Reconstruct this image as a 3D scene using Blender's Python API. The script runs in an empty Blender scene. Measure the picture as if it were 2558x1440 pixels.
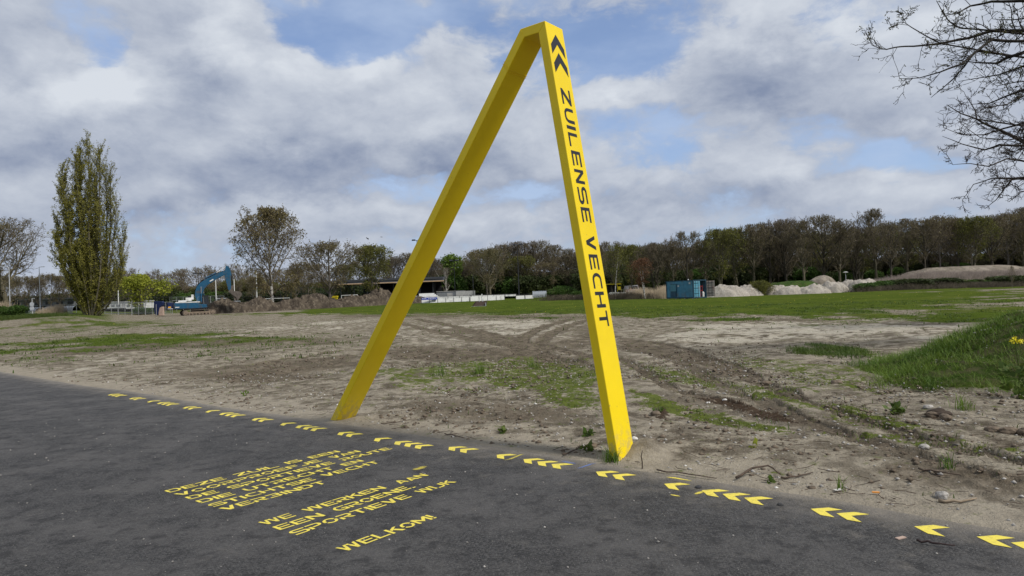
import bpy, bmesh, math, random
import numpy as np
from mathutils import Vector, Matrix, Euler

# ------------------------------------------------------------------ camera
SC = bpy.context.scene
COL = SC.collection
FPX, PITCH, ROLL, CAMH = 1706.8, 0.0093, 0.0352, 1.6      # focal length in px of a 2558 px wide picture
IW, IH = 2558.0, 1440.0
FW = np.array([0, math.cos(PITCH), math.sin(PITCH)])
_u0 = np.array([0, -math.sin(PITCH), math.cos(PITCH)])
RT = math.cos(ROLL) * np.array([1., 0, 0]) - math.sin(ROLL) * _u0
UP = math.cos(ROLL) * _u0 + math.sin(ROLL) * np.array([1., 0, 0])
CP = np.array([0, 0, CAMH])
cd = bpy.data.cameras.new('camera'); cam = bpy.data.objects.new('camera', cd); COL.objects.link(cam)
cd.sensor_width = 36.0; cd.lens = FPX / IW * 36.0
cd.clip_start = 0.05; cd.clip_end = 6000
m = Matrix.Identity(4)
for i in range(3):
    m[i][0] = RT[i]; m[i][1] = UP[i]; m[i][2] = -FW[i]; m[i][3] = CP[i]
cam.matrix_world = m
SC.camera = cam

# ------------------------------------------------------------------ light
SUN_EL, SUN_AZ = 47.0, 122.0       # azimuth clockwise from +Y (the way the camera looks)
sd = bpy.data.lights.new('sun', 'SUN'); so = bpy.data.objects.new('sun', sd); COL.objects.link(so)
sd.energy = 2.3; sd.angle = math.radians(9); sd.color = (1.0, 0.955, 0.89)
_e, _a = math.radians(SUN_EL), math.radians(SUN_AZ)
SUND = Vector((math.cos(_e) * math.sin(_a), math.cos(_e) * math.cos(_a), math.sin(_e)))
so.rotation_euler = (-SUND).to_track_quat('-Z', 'Y').to_euler()
SC.view_settings.view_transform = 'Standard'; SC.view_settings.look = 'None'
SC.view_settings.exposure = 0.60; SC.view_settings.gamma = 1.0; SC.view_settings.use_curve_mapping = False

def ray(px, py):
    d = (px - IW / 2) / FPX * RT - (py - IH / 2) / FPX * UP + FW
    return d
def W3(px, py, Y):                  # measured point of the photograph at a known distance
    d = ray(px, py); return CP + d * (Y / d[1])
def GX(px, Y, z=0.0):               # x of a ground point seen in column px at depth Y
    py = 720.0
    for _ in range(4):
        d = ray(px, py); s = Y / d[1]; P = CP + d * s
        py -= (z - P[2]) / s * FPX / 1.0
    return P[0]
def BG(px, py, z=0.0):              # measured ground point
    d = ray(px, py); k = (z - CAMH) / d[2]
    P = CP + d * k; return P[0], P[1]
def sst(x, a, b):
    t = np.clip((x - a) / (b - a), 0, 1); return t * t * (3 - 2 * t)
def HOR(px): return 735.8 - 0.0352 * (px - 1279)

# ------------------------------------------------------------------ sky (world)
world = bpy.data.worlds.new('World'); SC.world = world; world.use_nodes = True
class NT:
    def __init__(s, tree): s.t = tree; s.n = tree.nodes; s.l = tree.links
    def add(s, ty, **kw):
        nd = s.n.new(ty)
        for k, v in kw.items(): setattr(nd, k, v)
        return nd
    def put(s, sock, v):
        if isinstance(v, bpy.types.NodeSocket): s.l.new(v, sock)
        elif isinstance(v, bpy.types.Node): s.l.new(v.outputs[0], sock)
        else: sock.default_value = v
    def math(s, op, a, b=0.0, c=None, clamp=False):
        nd = s.add('ShaderNodeMath', operation=op, use_clamp=clamp)
        s.put(nd.inputs[0], a); s.put(nd.inputs[1], b)
        if c is not None: s.put(nd.inputs[2], c)
        return nd.outputs[0]
    def vmath(s, op, a, b=None, sc=None):
        nd = s.add('ShaderNodeVectorMath', operation=op)
        s.put(nd.inputs[0], a)
        if b is not None: s.put(nd.inputs[1], b)
        if sc is not None: s.put(nd.inputs['Scale'], sc)
        return nd.outputs['Value'] if op in ('LENGTH', 'DOT_PRODUCT') else nd.outputs[0]
    def noise(s, vec, scale, detail=3, rough=0.5, dist=0.0, dim='3D', out=0):
        nd = s.add('ShaderNodeTexNoise'); nd.noise_dimensions = dim
        if vec is not None: s.put(nd.inputs['Vector'], vec)
        nd.inputs['Scale'].default_value = scale; nd.inputs['Detail'].default_value = detail
        nd.inputs['Roughness'].default_value = rough; nd.inputs['Distortion'].default_value = dist
        return nd.outputs[out]
    def ramp(s, v, a, b, c=0.0, d=1.0, smooth=True):
        nd = s.add('ShaderNodeMapRange'); nd.interpolation_type = 'SMOOTHSTEP' if smooth else 'LINEAR'
        s.put(nd.inputs[0], v)
        for i, x in enumerate((a, b, c, d)): s.put(nd.inputs[1 + i], x)
        return nd.outputs[0]
    def mix(s, f, a, b, mode='MIX'):
        nd = s.add('ShaderNodeMix', data_type='RGBA', blend_type=mode)
        s.put(nd.inputs[0], f)
        for sock, v in ((nd.inputs[6], a), (nd.inputs[7], b)):
            if isinstance(v, tuple) and len(v) == 3: v = v + (1.0,)
            s.put(sock, v)
        return nd.outputs[2]
    def mapping(s, vec, loc=(0, 0, 0), rot=(0, 0, 0), scale=(1, 1, 1), ty='POINT'):
        nd = s.add('ShaderNodeMapping'); nd.vector_type = ty
        s.put(nd.inputs[0], vec); nd.inputs[1].default_value = loc; nd.inputs[2].default_value = rot; nd.inputs[3].default_value = scale
        return nd.outputs[0]

def build_sky():
    t = NT(world.node_tree); t.n.clear()
    out = t.add('ShaderNodeOutputWorld'); bg = t.add('ShaderNodeBackground'); t.l.new(bg.outputs[0], out.inputs[0])
    bg.inputs[1].default_value = 0.095
    sky = t.add('ShaderNodeTexSky'); sky.sky_type = 'NISHITA'; sky.sun_disc = False
    sky.sun_elevation = math.radians(SUN_EL); sky.sun_rotation = math.radians(SUN_AZ)
    sky.air_density = 1.0; sky.dust_density = 0.6; sky.ozone_density = 2.0
    tc = t.add('ShaderNodeTexCoord'); D = tc.outputs['Generated']
    # blobs: px, py, half width, half height (px of the photo), weight
    cover = [(790, 40, 330, 120, -1.15), (950, 110, 220, 110, -.55), (560, 10, 90, 70, .5), (255, 165, 130, 80, -1.0), (210, 60, 110, 60, -.35), (20, 60, 170, 120, .5),
             (1330, 60, 300, 160, -.30), (1600, 130, 260, 170, -.85), (1560, 320, 220, 60, -.55), (1530, 262, 170, 55, .95), (1150, 160, 170, 120, .45), (960, 420, 100, 170, -.5),
             (1230, 470, 330, 55, -.5), (1190, 360, 260, 120, .7), (1700, 380, 260, 110, -.45), (2120, 330, 330, 60, -.4), (2260, 370, 180, 40, -.5), (1920, 170, 300, 190, .8), (2200, 270, 240, 60, .45),
             (1880, 430, 300, 90, .45), (2000, 405, 110, 60, -.4), (400, 330, 600, 230, .9), (520, 130, 240, 190, .8), (90, 210, 260, 120, .7), (760, 220, 200, 190, .6), (860, 620, 400, 60, -.2),
             (1150, 545, 500, 60, .25), (2350, 150, 300, 250, .35), (900, 530, 130, 40, .4), (1050, 20, 260, 60, -.5), (450, 600, 250, 40, -.15)]
    bright = [(160, 230, 300, 70, .75), (270, 180, 140, 60, .3), (580, 90, 90, 130, .8), (650, 250, 110, 110, .35), (420, 250, 190, 60, .2), (470, 100, 130, 160, -.2), (480, 220, 190, 70, -.5), (60, 40, 170, 110, -.1), (100, 400, 330, 70, -.65), (760, 430, 270, 90, -.95),
              (640, 360, 200, 70, .3), (820, 300, 160, 120, -.1), (1170, 250, 220, 90, .35), (1120, 390, 250, 70, -.85), (1520, 255, 130, 40, .6), (1560, 300, 130, 30, -.3), (2150, 50, 420, 130, .85), (1830, 60, 100, 120, .2),
              (1880, 200, 260, 90, -.75), (1830, 270, 170, 60, -.5), (2270, 280, 260, 60, -.25), (1930, 430, 140, 40, .3), (1500, 520, 500, 70, -.45), (2330, 380, 140, 60, .35),
              (250, 620, 500, 80, -.25), (520, 560, 130, 50, .1), (930, 530, 220, 50, -.3), (1800, 480, 400, 60, -.25), (2100, 470, 300, 50, -.2), (450, 490, 240, 50, -.5), (700, 520, 300, 30, .25), (1060, 440, 100, 60, .25)]
    # the broad layout of cover and brightness, worked out here per direction (no file is read)
    w_, h_ = 1536, 768
    uu = (np.arange(w_) + .5) / w_; vv = (np.arange(h_) + .5) / h_
    ph = (.5 - uu) * 2 * np.pi; th = (vv - .5) * np.pi
    dx = np.cos(th)[:, None] * np.cos(ph)[None]; dy = np.cos(th)[:, None] * np.sin(ph)[None]; dz = np.sin(th)[:, None] * np.ones(w_)[None]
    DD = np.stack([dx, dy, dz], -1)
    def field(lst, base):
        acc = np.full((h_, w_), base)
        for px, py, sx, sy, w in lst:
            d = ray(px, py); d = d / np.linalg.norm(d); r = RT - d * (RT @ d); r /= np.linalg.norm(r); u = np.cross(r, d)
            k = 1 / FPX / (1 + ((px - IW / 2) ** 2 + (py - IH / 2) ** 2) / FPX ** 2) ** .5
            q = np.sqrt((DD @ r / (sx * k * 1.25)) ** 2 + (DD @ u / (sy * k * 1.25)) ** 2)
            acc += w * (1 - sst(q, 0, 1)) * (DD @ d > 0)
        return acc
    img = bpy.data.images.new('cloud_layout', w_, h_, float_buffer=True, is_data=True)
    px_ = np.ones((h_, w_, 4), dtype=np.float32)
    px_[..., 0] = field(cover, 0.42) * .25 + .5; px_[..., 1] = field(bright, 0.40) * .25 + .5; px_[..., 2] = 0
    img.pixels.foreach_set(px_.ravel()); img.pack()
    def layout(vec):
        e = t.add('ShaderNodeTexEnvironment'); e.image = img; t.put(e.inputs[0], vec)
        sp = t.add('ShaderNodeSeparateColor'); t.put(sp.inputs[0], e.outputs[0])
        return [t.math('MULTIPLY_ADD', sp.outputs[i], 4.0, -2.0) for i in (0, 1)]
    def call(v):
        flat = t.vmath('MULTIPLY', v, (1, 1, 1.75))
        w1 = t.vmath('SUBTRACT', t.noise(flat, 5.0, 4, .55, out=1), (.5, .5, .5))
        cov = layout(t.vmath('ADD', v, t.vmath('SCALE', w1, sc=0.17)))[0]
        wf = t.vmath('ADD', flat, t.vmath('SCALE', w1, sc=0.10))
        n1 = t.noise(wf, 6.0, 9, .58); n2 = t.noise(wf, 17.0, 8, .62)
        c = t.math('MULTIPLY_ADD', n1, 2.7, t.math('ADD', cov, -1.35 - .4))
        c = t.math('MULTIPLY_ADD', n2, 1.5, t.math('SUBTRACT', c, .35))
        return c, t.math('MULTIPLY_ADD', n2, .35, n1)
    A = call(D); B = call(t.vmath('ADD', D, (0.006, 0, 0.030)))
    alpha = t.ramp(A[0], -.30, .42)
    thick = t.ramp(A[0], 0.1, 1.9)
    lit = t.math('SUBTRACT', A[0], B[0])                 # denser here than just above: a sunlit top edge
    bw = t.noise(t.vmath('MULTIPLY', D, (1, 1, 1.5)), 7.0, 7, .62, out=1)
    Dw = t.vmath('ADD', D, t.vmath('SCALE', t.vmath('SUBTRACT', bw, (.5, .5, .5)), sc=.16))
    br = layout(Dw)[1]
    br = t.math('ADD', br, t.math('MULTIPLY', lit, .60))
    br = t.math('SUBTRACT', br, t.math('MULTIPLY', thick, .18))
    br = t.math('ADD', br, t.math('MULTIPLY', t.math('SUBTRACT', A[1], .675), 1.5))
    br = t.ramp(br, -.95, 1.45, 0, 1, smooth=False)
    dark = (1.62, 1.98, 2.85); lite = (4.75, 5.05, 5.5)
    cc = t.mix(br, dark, lite)
    blue = t.mix(1.0, sky.outputs[0], (0.68, 0.76, .92), 'MULTIPLY')
    s2 = t.add('ShaderNodeSeparateXYZ'); t.put(s2.inputs[0], D)
    veil = t.noise(t.vmath('MULTIPLY', D, (1, 1, 2.4)), 4.0, 5, .55)
    veilf = t.ramp(veil, .30, .68, .26, .80)
    low = t.ramp(s2.outputs[2], .42, .02, 0.0, .62)
    blue = t.mix(t.math('MAXIMUM', veilf, low), blue, (3.3, 4.05, 5.4))
    full = t.mix(alpha, blue, cc)
    hz = t.ramp(s2.outputs[2], .10, .0, 0, .45)
    full = t.mix(hz, full, (3.0, 3.5, 4.5))
    # below the horizon the world is only dull ground light
    full = t.mix(t.ramp(s2.outputs[2], -.02, -.06), full, (1.0, .95, .85))
    # clouds behind the camera, toward the sun, are bright
    t.put(bg.inputs[0], full)
    world.cycles.sampling_method = 'MANUAL'; world.cycles.sample_map_resolution = 512
build_sky()

# ------------------------------------------------------------------ object helpers
def tag(o, label=None, cat=None, group=None, kind=None):
    if label: o['label'] = label
    if cat: o['category'] = cat
    if group: o['group'] = group
    if kind: o['kind'] = kind
    return o
def empty(name, label, cat, loc=(0, 0, 0), rz=0.0, group=None, kind=None):
    o = bpy.data.objects.new(name, None); COL.objects.link(o); o.location = loc; o.rotation_euler = (0, 0, rz)
    o.empty_display_size = .2
    return tag(o, label, cat, group, kind)
def mesh_np(name, V, F, mat, parent=None, k=None, attrs=None, smooth=False, mats=None, midx=None):
    """V (n,3); F (m,k) equal-sized faces, or list of index lists"""
    me = bpy.data.meshes.new(name)
    V = np.asarray(V, dtype=np.float32)
    if isinstance(F, np.ndarray):
        m_, k_ = F.shape
        me.vertices.add(len(V)); me.vertices.foreach_set('co', V.ravel())
        me.loops.add(m_ * k_); me.loops.foreach_set('vertex_index', F.astype(np.int32).ravel())
        me.polygons.add(m_); me.polygons.foreach_set('loop_start', np.arange(0, m_ * k_, k_, dtype=np.int32))
        try: me.polygons.foreach_set('loop_total', np.full(m_, k_, dtype=np.int32))
        except Exception: pass
        me.update(calc_edges=True)
    else:
        me.from_pydata([tuple(map(float, v)) for v in V], [], F); me.update()
    if attrs:
        for an, av in attrs.items():
            av = np.asarray(av, dtype=np.float32)
            if av.ndim == 1:
                at = me.attributes.new(an, 'FLOAT', 'POINT'); at.data.foreach_set('value', av)
            else:
                at = me.attributes.new(an, 'FLOAT_VECTOR', 'POINT'); at.data.foreach_set('vector', av.ravel())
    for mm in (mats or [mat]): me.materials.append(mm)
    if midx is not None: me.polygons.foreach_set('material_index', np.asarray(midx, dtype=np.int32))
    if smooth: me.polygons.foreach_set('use_smooth', np.ones(len(me.polygons), dtype=bool))
    o = bpy.data.objects.new(name, me); COL.objects.link(o)
    if parent is not None: o.parent = parent
    return o
class MB:
    """collects boxes, tubes, prisms; build() links them as ONE mesh object"""
    def __init__(s): s.v = []; s.f = []
    def _add(s, vs, fs):
        b = len(s.v); s.v += [tuple(map(float, v)) for v in vs]; s.f += [[b + i for i in f] for f in fs]; return s
    def box(s, c, d, rz=0.0, M=None):
        x, y, z = d[0] / 2, d[1] / 2, d[2] / 2
        vs = [(-x, -y, -z), (x, -y, -z), (x, y, -z), (-x, y, -z), (-x, -y, z), (x, -y, z), (x, y, z), (-x, y, z)]
        if rz: ca, sa = math.cos(rz), math.sin(rz); vs = [(a * ca - b * sa, a * sa + b * ca, e) for a, b, e in vs]
        if M is not None: vs = [tuple(M @ Vector(v)) for v in vs]
        vs = [(a + c[0], b + c[1], e + c[2]) for a, b, e in vs]
        return s._add(vs, [(0, 3, 2, 1), (4, 5, 6, 7), (0, 1, 5, 4), (1, 2, 6, 5), (2, 3, 7, 6), (3, 0, 4, 7)])
    def prism(s, poly, axis, a, b):
        """poly 2D extruded along axis ('y': poly in x,z; 'z': poly in x,y; 'x': poly in y,z)"""
        n = len(poly)
        def P(p, t): return {'y': (p[0], t, p[1]), 'z': (p[0], p[1], t), 'x': (t, p[0], p[1])}[axis]
        vs = [P(p, a) for p in poly] + [P(p, b) for p in poly]
        fs = [list(range(n)), list(range(2 * n - 1, n - 1, -1))] + [[i, i + n, (i + 1) % n + n, (i + 1) % n] for i in range(n)]
        return s._add(vs, fs)
    def tube(s, pts, r, n=8, cap=True):
        pts = [Vector(p) for p in pts]; rs = r if isinstance(r, (list, tuple)) else [r] * len(pts)
        vs = []; up = None
        for i, p in enumerate(pts):
            t = (pts[min(i + 1, len(pts) - 1)] - pts[max(i - 1, 0)]).normalized()
            if up is None: up = Vector((0, 0, 1)) if abs(t.z) < .9 else Vector((1, 0, 0))
            a = t.cross(up).normalized(); b = a.cross(t).normalized(); up = b if abs(t.dot(b)) < .99 else up
            for k in range(n):
                an = 2 * math.pi * k / n; vs.append(p + (a * math.cos(an) + b * math.sin(an)) * rs[i])
        fs = [[i * n + k, i * n + (k + 1) % n, (i + 1) * n + (k + 1) % n, (i + 1) * n + k] for i in range(len(pts) - 1) for k in range(n)]
        if cap: fs += [list(range(n))[::-1], [(len(pts) - 1) * n + k for k in range(n)]]
        return s._add(vs, fs)
    def quad(s, a, b, c, d): return s._add([a, b, c, d], [(0, 1, 2, 3)])
    def face(s, pts): return s._add(pts, [list(range(len(pts)))])
    def build(s, name, mat, parent=None, bevel=0.0, smooth=False):
        o = mesh_np(name, np.array(s.v), s.f, mat, parent, smooth=smooth)
        bm = bmesh.new(); bm.from_mesh(o.data); bmesh.ops.recalc_face_normals(bm, faces=bm.faces); bm.to_mesh(o.data); bm.free()
        if bevel:
            md = o.modifiers.new('bevel', 'BEVEL'); md.width = bevel; md.segments = 2; md.limit_method = 'ANGLE'
        return o
def link_copy(o, parent=None):
    c = o.copy(); COL.objects.link(c); c.parent = parent
    for ch in list(o.children):
        link_copy(ch, c)
    return c

# ------------------------------------------------------------------ noise in numpy
def _h(xi, yi, s):
    h = (xi.astype(np.int64) * 374761393 + yi.astype(np.int64) * 668265263 + s * 1442695041) & 0xffffffff
    h = ((h ^ (h >> 13)) * 1274126177) & 0xffffffff
    h = ((h ^ (h >> 16)) * 2246822519) & 0xffffffff
    return ((h ^ (h >> 15)) & 0xffffff) / float(0xffffff)
def vn(x, y, s=0):
    x = np.asarray(x, float); y = np.asarray(y, float)
    xi = np.floor(x); yi = np.floor(y); fx = x - xi; fy = y - yi
    fx = fx * fx * (3 - 2 * fx); fy = fy * fy * (3 - 2 * fy)
    return (_h(xi, yi, s) * (1 - fx) + _h(xi + 1, yi, s) * fx) * (1 - fy) + (_h(xi, yi + 1, s) * (1 - fx) + _h(xi + 1, yi + 1, s) * fx) * fy
def fbm(x, y, f, o=4, s=0, g=.5):
    a, t, n = 1.0, 0.0, 0.0
    for i in range(o):
        t = t + a * vn(x * f + 13.7 * i, y * f - 7.1 * i, s + i); n += a; a *= g; f *= 2.03
    return t / n

# ------------------------------------------------------------------ material helpers
def new_mat(name):
    mt = bpy.data.materials.new(name); mt.use_nodes = True; t = NT(mt.node_tree)
    return mt, t, t.n['Principled BSDF']
def simple(name, c, rough=.7, metal=0.0, var=.12, vs=3.0, bump=0.0, bs=40.0, spec=.3, dirt=None, ds=1.5):
    mt, t, b = new_mat(name)
    g = t.add('ShaderNodeTexCoord').outputs['Object']
    n = t.noise(g, vs, 5, .6)
    col = t.mix(t.ramp(n, .3, .7), tuple(x * (1 - var) for x in c), tuple(min(1, x * (1 + var)) for x in c))
    if dirt:
        d = t.noise(g, ds, 6, .65); col = t.mix(t.ramp(d, .48, .68, 0, .75), col, dirt)
    t.put(b.inputs['Base Color'], col)
    b.inputs['Roughness'].default_value = rough; b.inputs['Metallic'].default_value = metal
    b.inputs['Specular IOR Level'].default_value = spec
    if bump:
        bp = t.add('ShaderNodeBump'); bp.inputs['Strength'].default_value = bump; bp.inputs['Distance'].default_value = .02
        t.put(bp.inputs['Height'], t.noise(g, bs, 4, .6)); t.l.new(bp.outputs[0], b.inputs['Normal'])
    return mt
# ------------------------------------------------------------------ terrain
EDGE = np.array([(-42, 41.5), (-22.0, 25.1), (-13.99, 18.59), (-9.088, 14.433), (-7.55, 13.295), (-5.675, 11.695), (-4.549, 10.702), (-2.952, 9.45), (-2.478, 9.061), (-1.669, 8.437),
                 (-.945, 7.842), (-.316, 7.302), (.233, 6.876), (.43, 6.70), (.768, 6.392), (1.069, 6.104), (1.376, 5.855), (1.722, 5.558), (2.045, 5.314), (2.341, 5.07),
                 (2.748, 4.66), (2.985, 4.431), (3.186, 4.28), (5.2, 2.45), (12, -3.6), (40, -27)])
def seg_dist(x, y, P):
    """signed distance to the polyline P; positive on its left side"""
    best = np.full(np.shape(x), 1e9); sg = np.ones(np.shape(x))
    for a, b in zip(P[:-1], P[1:]):
        d = b - a; L = d @ d
        t = np.clip(((x - a[0]) * d[0] + (y - a[1]) * d[1]) / L, 0, 1)
        ex = x - a[0] - t * d[0]; ey = y - a[1] - t * d[1]
        q = ex * ex + ey * ey; cr = d[0] * (y - a[1]) - d[1] * (x - a[0])
        k = q < best; best = np.where(k, q, best); sg = np.where(k, np.sign(cr), sg)
    return np.sqrt(best) * sg
def road_d(x, y): return seg_dist(x, y, EDGE)        # >0: the field side, <0: on the asphalt
def poly_sd(x, y, P):
    """signed distance to polygon, negative inside"""
    best = np.full(np.shape(x), 1e18); ins = np.zeros(np.shape(x), bool)
    n = len(P)
    for i in range(n):
        a = P[i]; b = P[(i + 1) % n]; dx, dy = b[0] - a[0], b[1] - a[1]; L = dx * dx + dy * dy + 1e-12
        t = np.clip(((x - a[0]) * dx + (y - a[1]) * dy) / L, 0, 1)
        best = np.minimum(best, (x - a[0] - t * dx) ** 2 + (y - a[1] - t * dy) ** 2)
        c = ((a[1] > y) != (b[1] > y)) & (x < (b[0] - a[0]) * (y - a[1]) / (b[1] - a[1] + 1e-12) + a[0])
        ins ^= c
    d = np.sqrt(best); return np.where(ins, -d, d)

def mound_h(x, y):
    q = np.sqrt(((x - 10.9) / 5.3) ** 2 + ((y - 11.1) / 3.5) ** 2)
    rim = 1 - q + (fbm(x, y, .7, 3, 5) - .5) * .28
    h = 1.25 * sst(rim, 0.0, 1.0) ** .8 * (1 + .25 * (fbm(x, y, 1.1, 4, 9) - .5))
    return h, rim
BERM = [(545, 112), (1070, 150)]
def terrain(x, y):
    x = np.asarray(x, float); y = np.asarray(y, float)
    z = sst(y, 105, 160) * .55
    z = z + mound_h(x, y)[0]
    # raised bank that carries the cycle road at the far left
    lft = sst(-x / np.maximum(y, 1), .545, .66) * sst(y, 52, 75); z = z + lft * .9 * (1 - sst(y, 150, 220)) 
    z = z + (fbm(x, y, .05, 3, 31) - .5) * .16 * sst(y, 22, 45)
    # scrub bank on the right
    g = y * .0 + x / np.maximum(y, 1)
    z = z + 2.0 * sst(g, .46, .62) * sst(y, 98, 132)
    return z

# polygons measured on the ground: kind, strength, edge softness (m at 10 m), outline in photo px
PATCH = [
 ('S', .9, 1.0, [(1050, 818), (1180, 800), (1420, 798), (1480, 815), (1400, 845), (1290, 852), (1180, 838)]),
 ('S', .8, 1.0, [(930, 835), (1050, 812), (1190, 850), (1240, 862), (1130, 864), (1000, 848)]),
 ('S', .9, .8, [(1640, 838), (1730, 812), (2000, 806), (2300, 812), (2558, 815), (2558, 838), (2300, 850), (2080, 850), (1850, 858), (1720, 868)]),
 ('S', .8, 1.0, [(620, 812), (820, 800), (980, 797), (960, 812), (880, 832), (700, 845), (600, 832)]),
 ('S', .75, .7, [(1560, 875), (1640, 893), (1720, 912), (1690, 930), (1620, 915), (1550, 895)]),
 ('S', .8, .6, [(170, 905), (250, 895), (330, 905), (360, 922), (240, 925), (180, 916)]),
 ('S', .8, .5, [(1640, 950), (1780, 955), (1830, 972), (1740, 975), (1650, 965)]),
 ('S', .6, .8, [(560, 805), (700, 797), (840, 800), (700, 812)]),
 ('S', .9, .5, [(2130, 797), (2250, 792), (2330, 797), (2280, 806), (2140, 806)]),
 ('D', .95, .5, [(1130, 812), (1200, 828), (1300, 850), (1390, 868), (1420, 890), (1330, 886), (1200, 862), (1100, 826)]),
 ('D', .9, .5, [(1490, 805), (1440, 815), (1370, 850), (1340, 880), (1470, 880), (1500, 830)]),
 ('D', .95, .35, [(1545, 846), (1640, 862), (1740, 885), (1830, 915), (1870, 945), (1790, 940), (1680, 905), (1560, 878)]),
 ('D', .8, .6, [(950, 862), (1100, 868), (1400, 890), (1500, 900), (1540, 930), (1300, 925), (1100, 908), (900, 890)]),
 ('D', .7, .5, [(0, 886), (300, 862), (600, 842), (900, 850), (880, 866), (620, 868), (300, 888), (100, 900)]),
 ('D', .7, .5, [(480, 930), (900, 880), (960, 905), (930, 950), (700, 960), (560, 950)]),
 ('D', .55, .3, [(1640, 1000), (1800, 1000), (1960, 1030), (2100, 1060), (2250, 1100), (2400, 1120), (2380, 1140), (2150, 1110), (2000, 1080), (1820, 1040), (1650, 1030)]),
 ('D', .6, .4, [(1000, 1010), (1200, 1000), (1480, 1030), (1500, 1080), (1300, 1060), (1050, 1050)]),
 ('D', .6, .3, [(2250, 1140), (2558, 1200), (2558, 1280), (2300, 1230), (2150, 1180)]),
 ('D', .85, .4, [(850, 787), (1150, 789), (1480, 793), (1480, 799), (1100, 797), (850, 796)]),
 ('D', .8, .4, [(1560, 797), (1900, 800), (2100, 803), (2000, 808), (1700, 806)]),
 ('D', .8, .5, [(250, 786), (560, 790), (700, 788), (600, 783), (300, 781)]),
 ('K', .8, .08, [(1735, 1002), (1780, 1003), (1850, 1022), (1960, 1052), (2010, 1072), (1960, 1066), (1850, 1038), (1770, 1016)]),
 ('K', .8, .08, [(1632, 1040), (1660, 1036), (1672, 1052), (1650, 1062), (1630, 1055)]),
 ('K', .7, .06, [(2320, 1040), (2370, 1048), (2360, 1062), (2330, 1058)]),
 ('M', .95, .25, [(1870, 985), (1960, 990), (2070, 1010), (2170, 1030), (2280, 1060), (2350, 1085), (2300, 1095), (2180, 1075), (2070, 1045), (1960, 1025), (1880, 1005)]),
 ('M', .9, .25, [(1590, 985), (1700, 1025), (1820, 1045), (1950, 1070), (2010, 1095), (1900, 1085), (1780, 1065), (1690, 1055), (1600, 1030)]),
 ('M', .75, .35, [(1180, 935), (1480, 915), (1510, 960), (1520, 1030), (1380, 1015), (1260, 985), (1150, 965)]),
 ('M', .8, .3, [(1290, 990), (1400, 985), (1510, 1000), (1520, 1040), (1400, 1025)]),
 ('M', .7, .35, [(1570, 905), (1700, 935), (1900, 960), (2100, 985), (2000, 1000), (1800, 975), (1600, 960)]),
 ('M', .55, .35, [(1850, 890), (2150, 930), (2250, 1000), (2100, 990), (1950, 950), (1800, 915)]),
 ('M', .5, .4, [(930, 945), (1150, 960), (1200, 1000), (1000, 985)]),
 ('M', .6, .25, [(2000, 1090), (2250, 1120), (2558, 1170), (2558, 1130), (2350, 1095)]),
 ('G', .6, 1.2, [(0, 800), (200, 800), (420, 796), (600, 800), (560, 812), (300, 816), (0, 830)]), ('G', .5, .9, [(330, 870), (640, 862), (800, 850), (900, 840), (820, 880), (600, 895), (420, 890)]), ('M', .6, .5, [(930, 930), (1230, 905), (1480, 905), (1500, 940), (1200, 960), (1000, 975)]),
 ('G', .9, .9, [(0, 862), (200, 840), (430, 830), (640, 838), (700, 850), (560, 862), (330, 870), (140, 884), (0, 886)]),
 ('G', .85, .8, [(60, 822), (220, 808), (420, 800), (480, 808), (330, 824), (180, 836), (40, 838)]),
 ('G', .55, .8, [(420, 835), (700, 846), (860, 860), (700, 872), (520, 868)]),
 ('G', .8, .4, [(0, 900), (90, 893), (170, 905), (110, 912), (0, 908)]),
 ('G', .7, .8, [(540, 852), (700, 870), (640, 880), (520, 866)]),
 ('G', 1.3, .7, [(560, 786), (700, 787), (900, 786), (1250, 787), (1560, 792), (1900, 797), (2130, 798), (2260, 785), (2420, 768), (2558, 752), (2558, 726), (2100, 736), (1700, 752), (1400, 752), (1000, 772), (700, 782)]),
 ('G', 1.3, .5, [(2240, 800), (2330, 788), (2440, 774), (2558, 763), (2558, 808), (2400, 809), (2290, 806)]),
 ('G', .9, .3, [(1995, 878), (2040, 866), (2100, 870), (2150, 880), (2150, 898), (2080, 900), (2000, 892)]),
]
TRACKS = [
 (.16, .9, [(1478, 800), (1430, 812), (1372, 838), (1345, 866), (1352, 890), (1440, 912)]), (.16, .9, [(1420, 800), (1370, 815), (1318, 838), (1292, 862), (1296, 884), (1370, 905)]),
 (.15, .85, [(1040, 800), (1130, 816), (1230, 838), (1330, 862), (1420, 884), (1540, 905)]), (.15, .8, [(1010, 812), (1100, 832), (1190, 850), (1280, 872), (1390, 900), (1500, 925)]),
 (.13, .78, [(1548, 852), (1640, 862), (1730, 882), (1800, 905), (1860, 935), (1930, 975), (2050, 1025), (2200, 1075), (2400, 1130), (2600, 1180)]), (.13, .62, [(1550, 880), (1620, 890), (1690, 906), (1750, 932), (1800, 965), (1880, 1005), (1980, 1050), (2120, 1100), (2320, 1160), (2600, 1240)]),
 (.12, .7, [(1560, 905), (1610, 930), (1680, 985), (1760, 1005), (1850, 1030)]), (.14, .7, [(560, 935), (700, 905), (850, 880), (1000, 868), (1200, 880)]), (.14, .7, [(600, 960), (740, 930), (900, 905), (1060, 895), (1230, 905)]),
 (.14, .6, [(0, 905), (200, 885), (420, 868), (640, 858), (860, 856)])]
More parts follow.
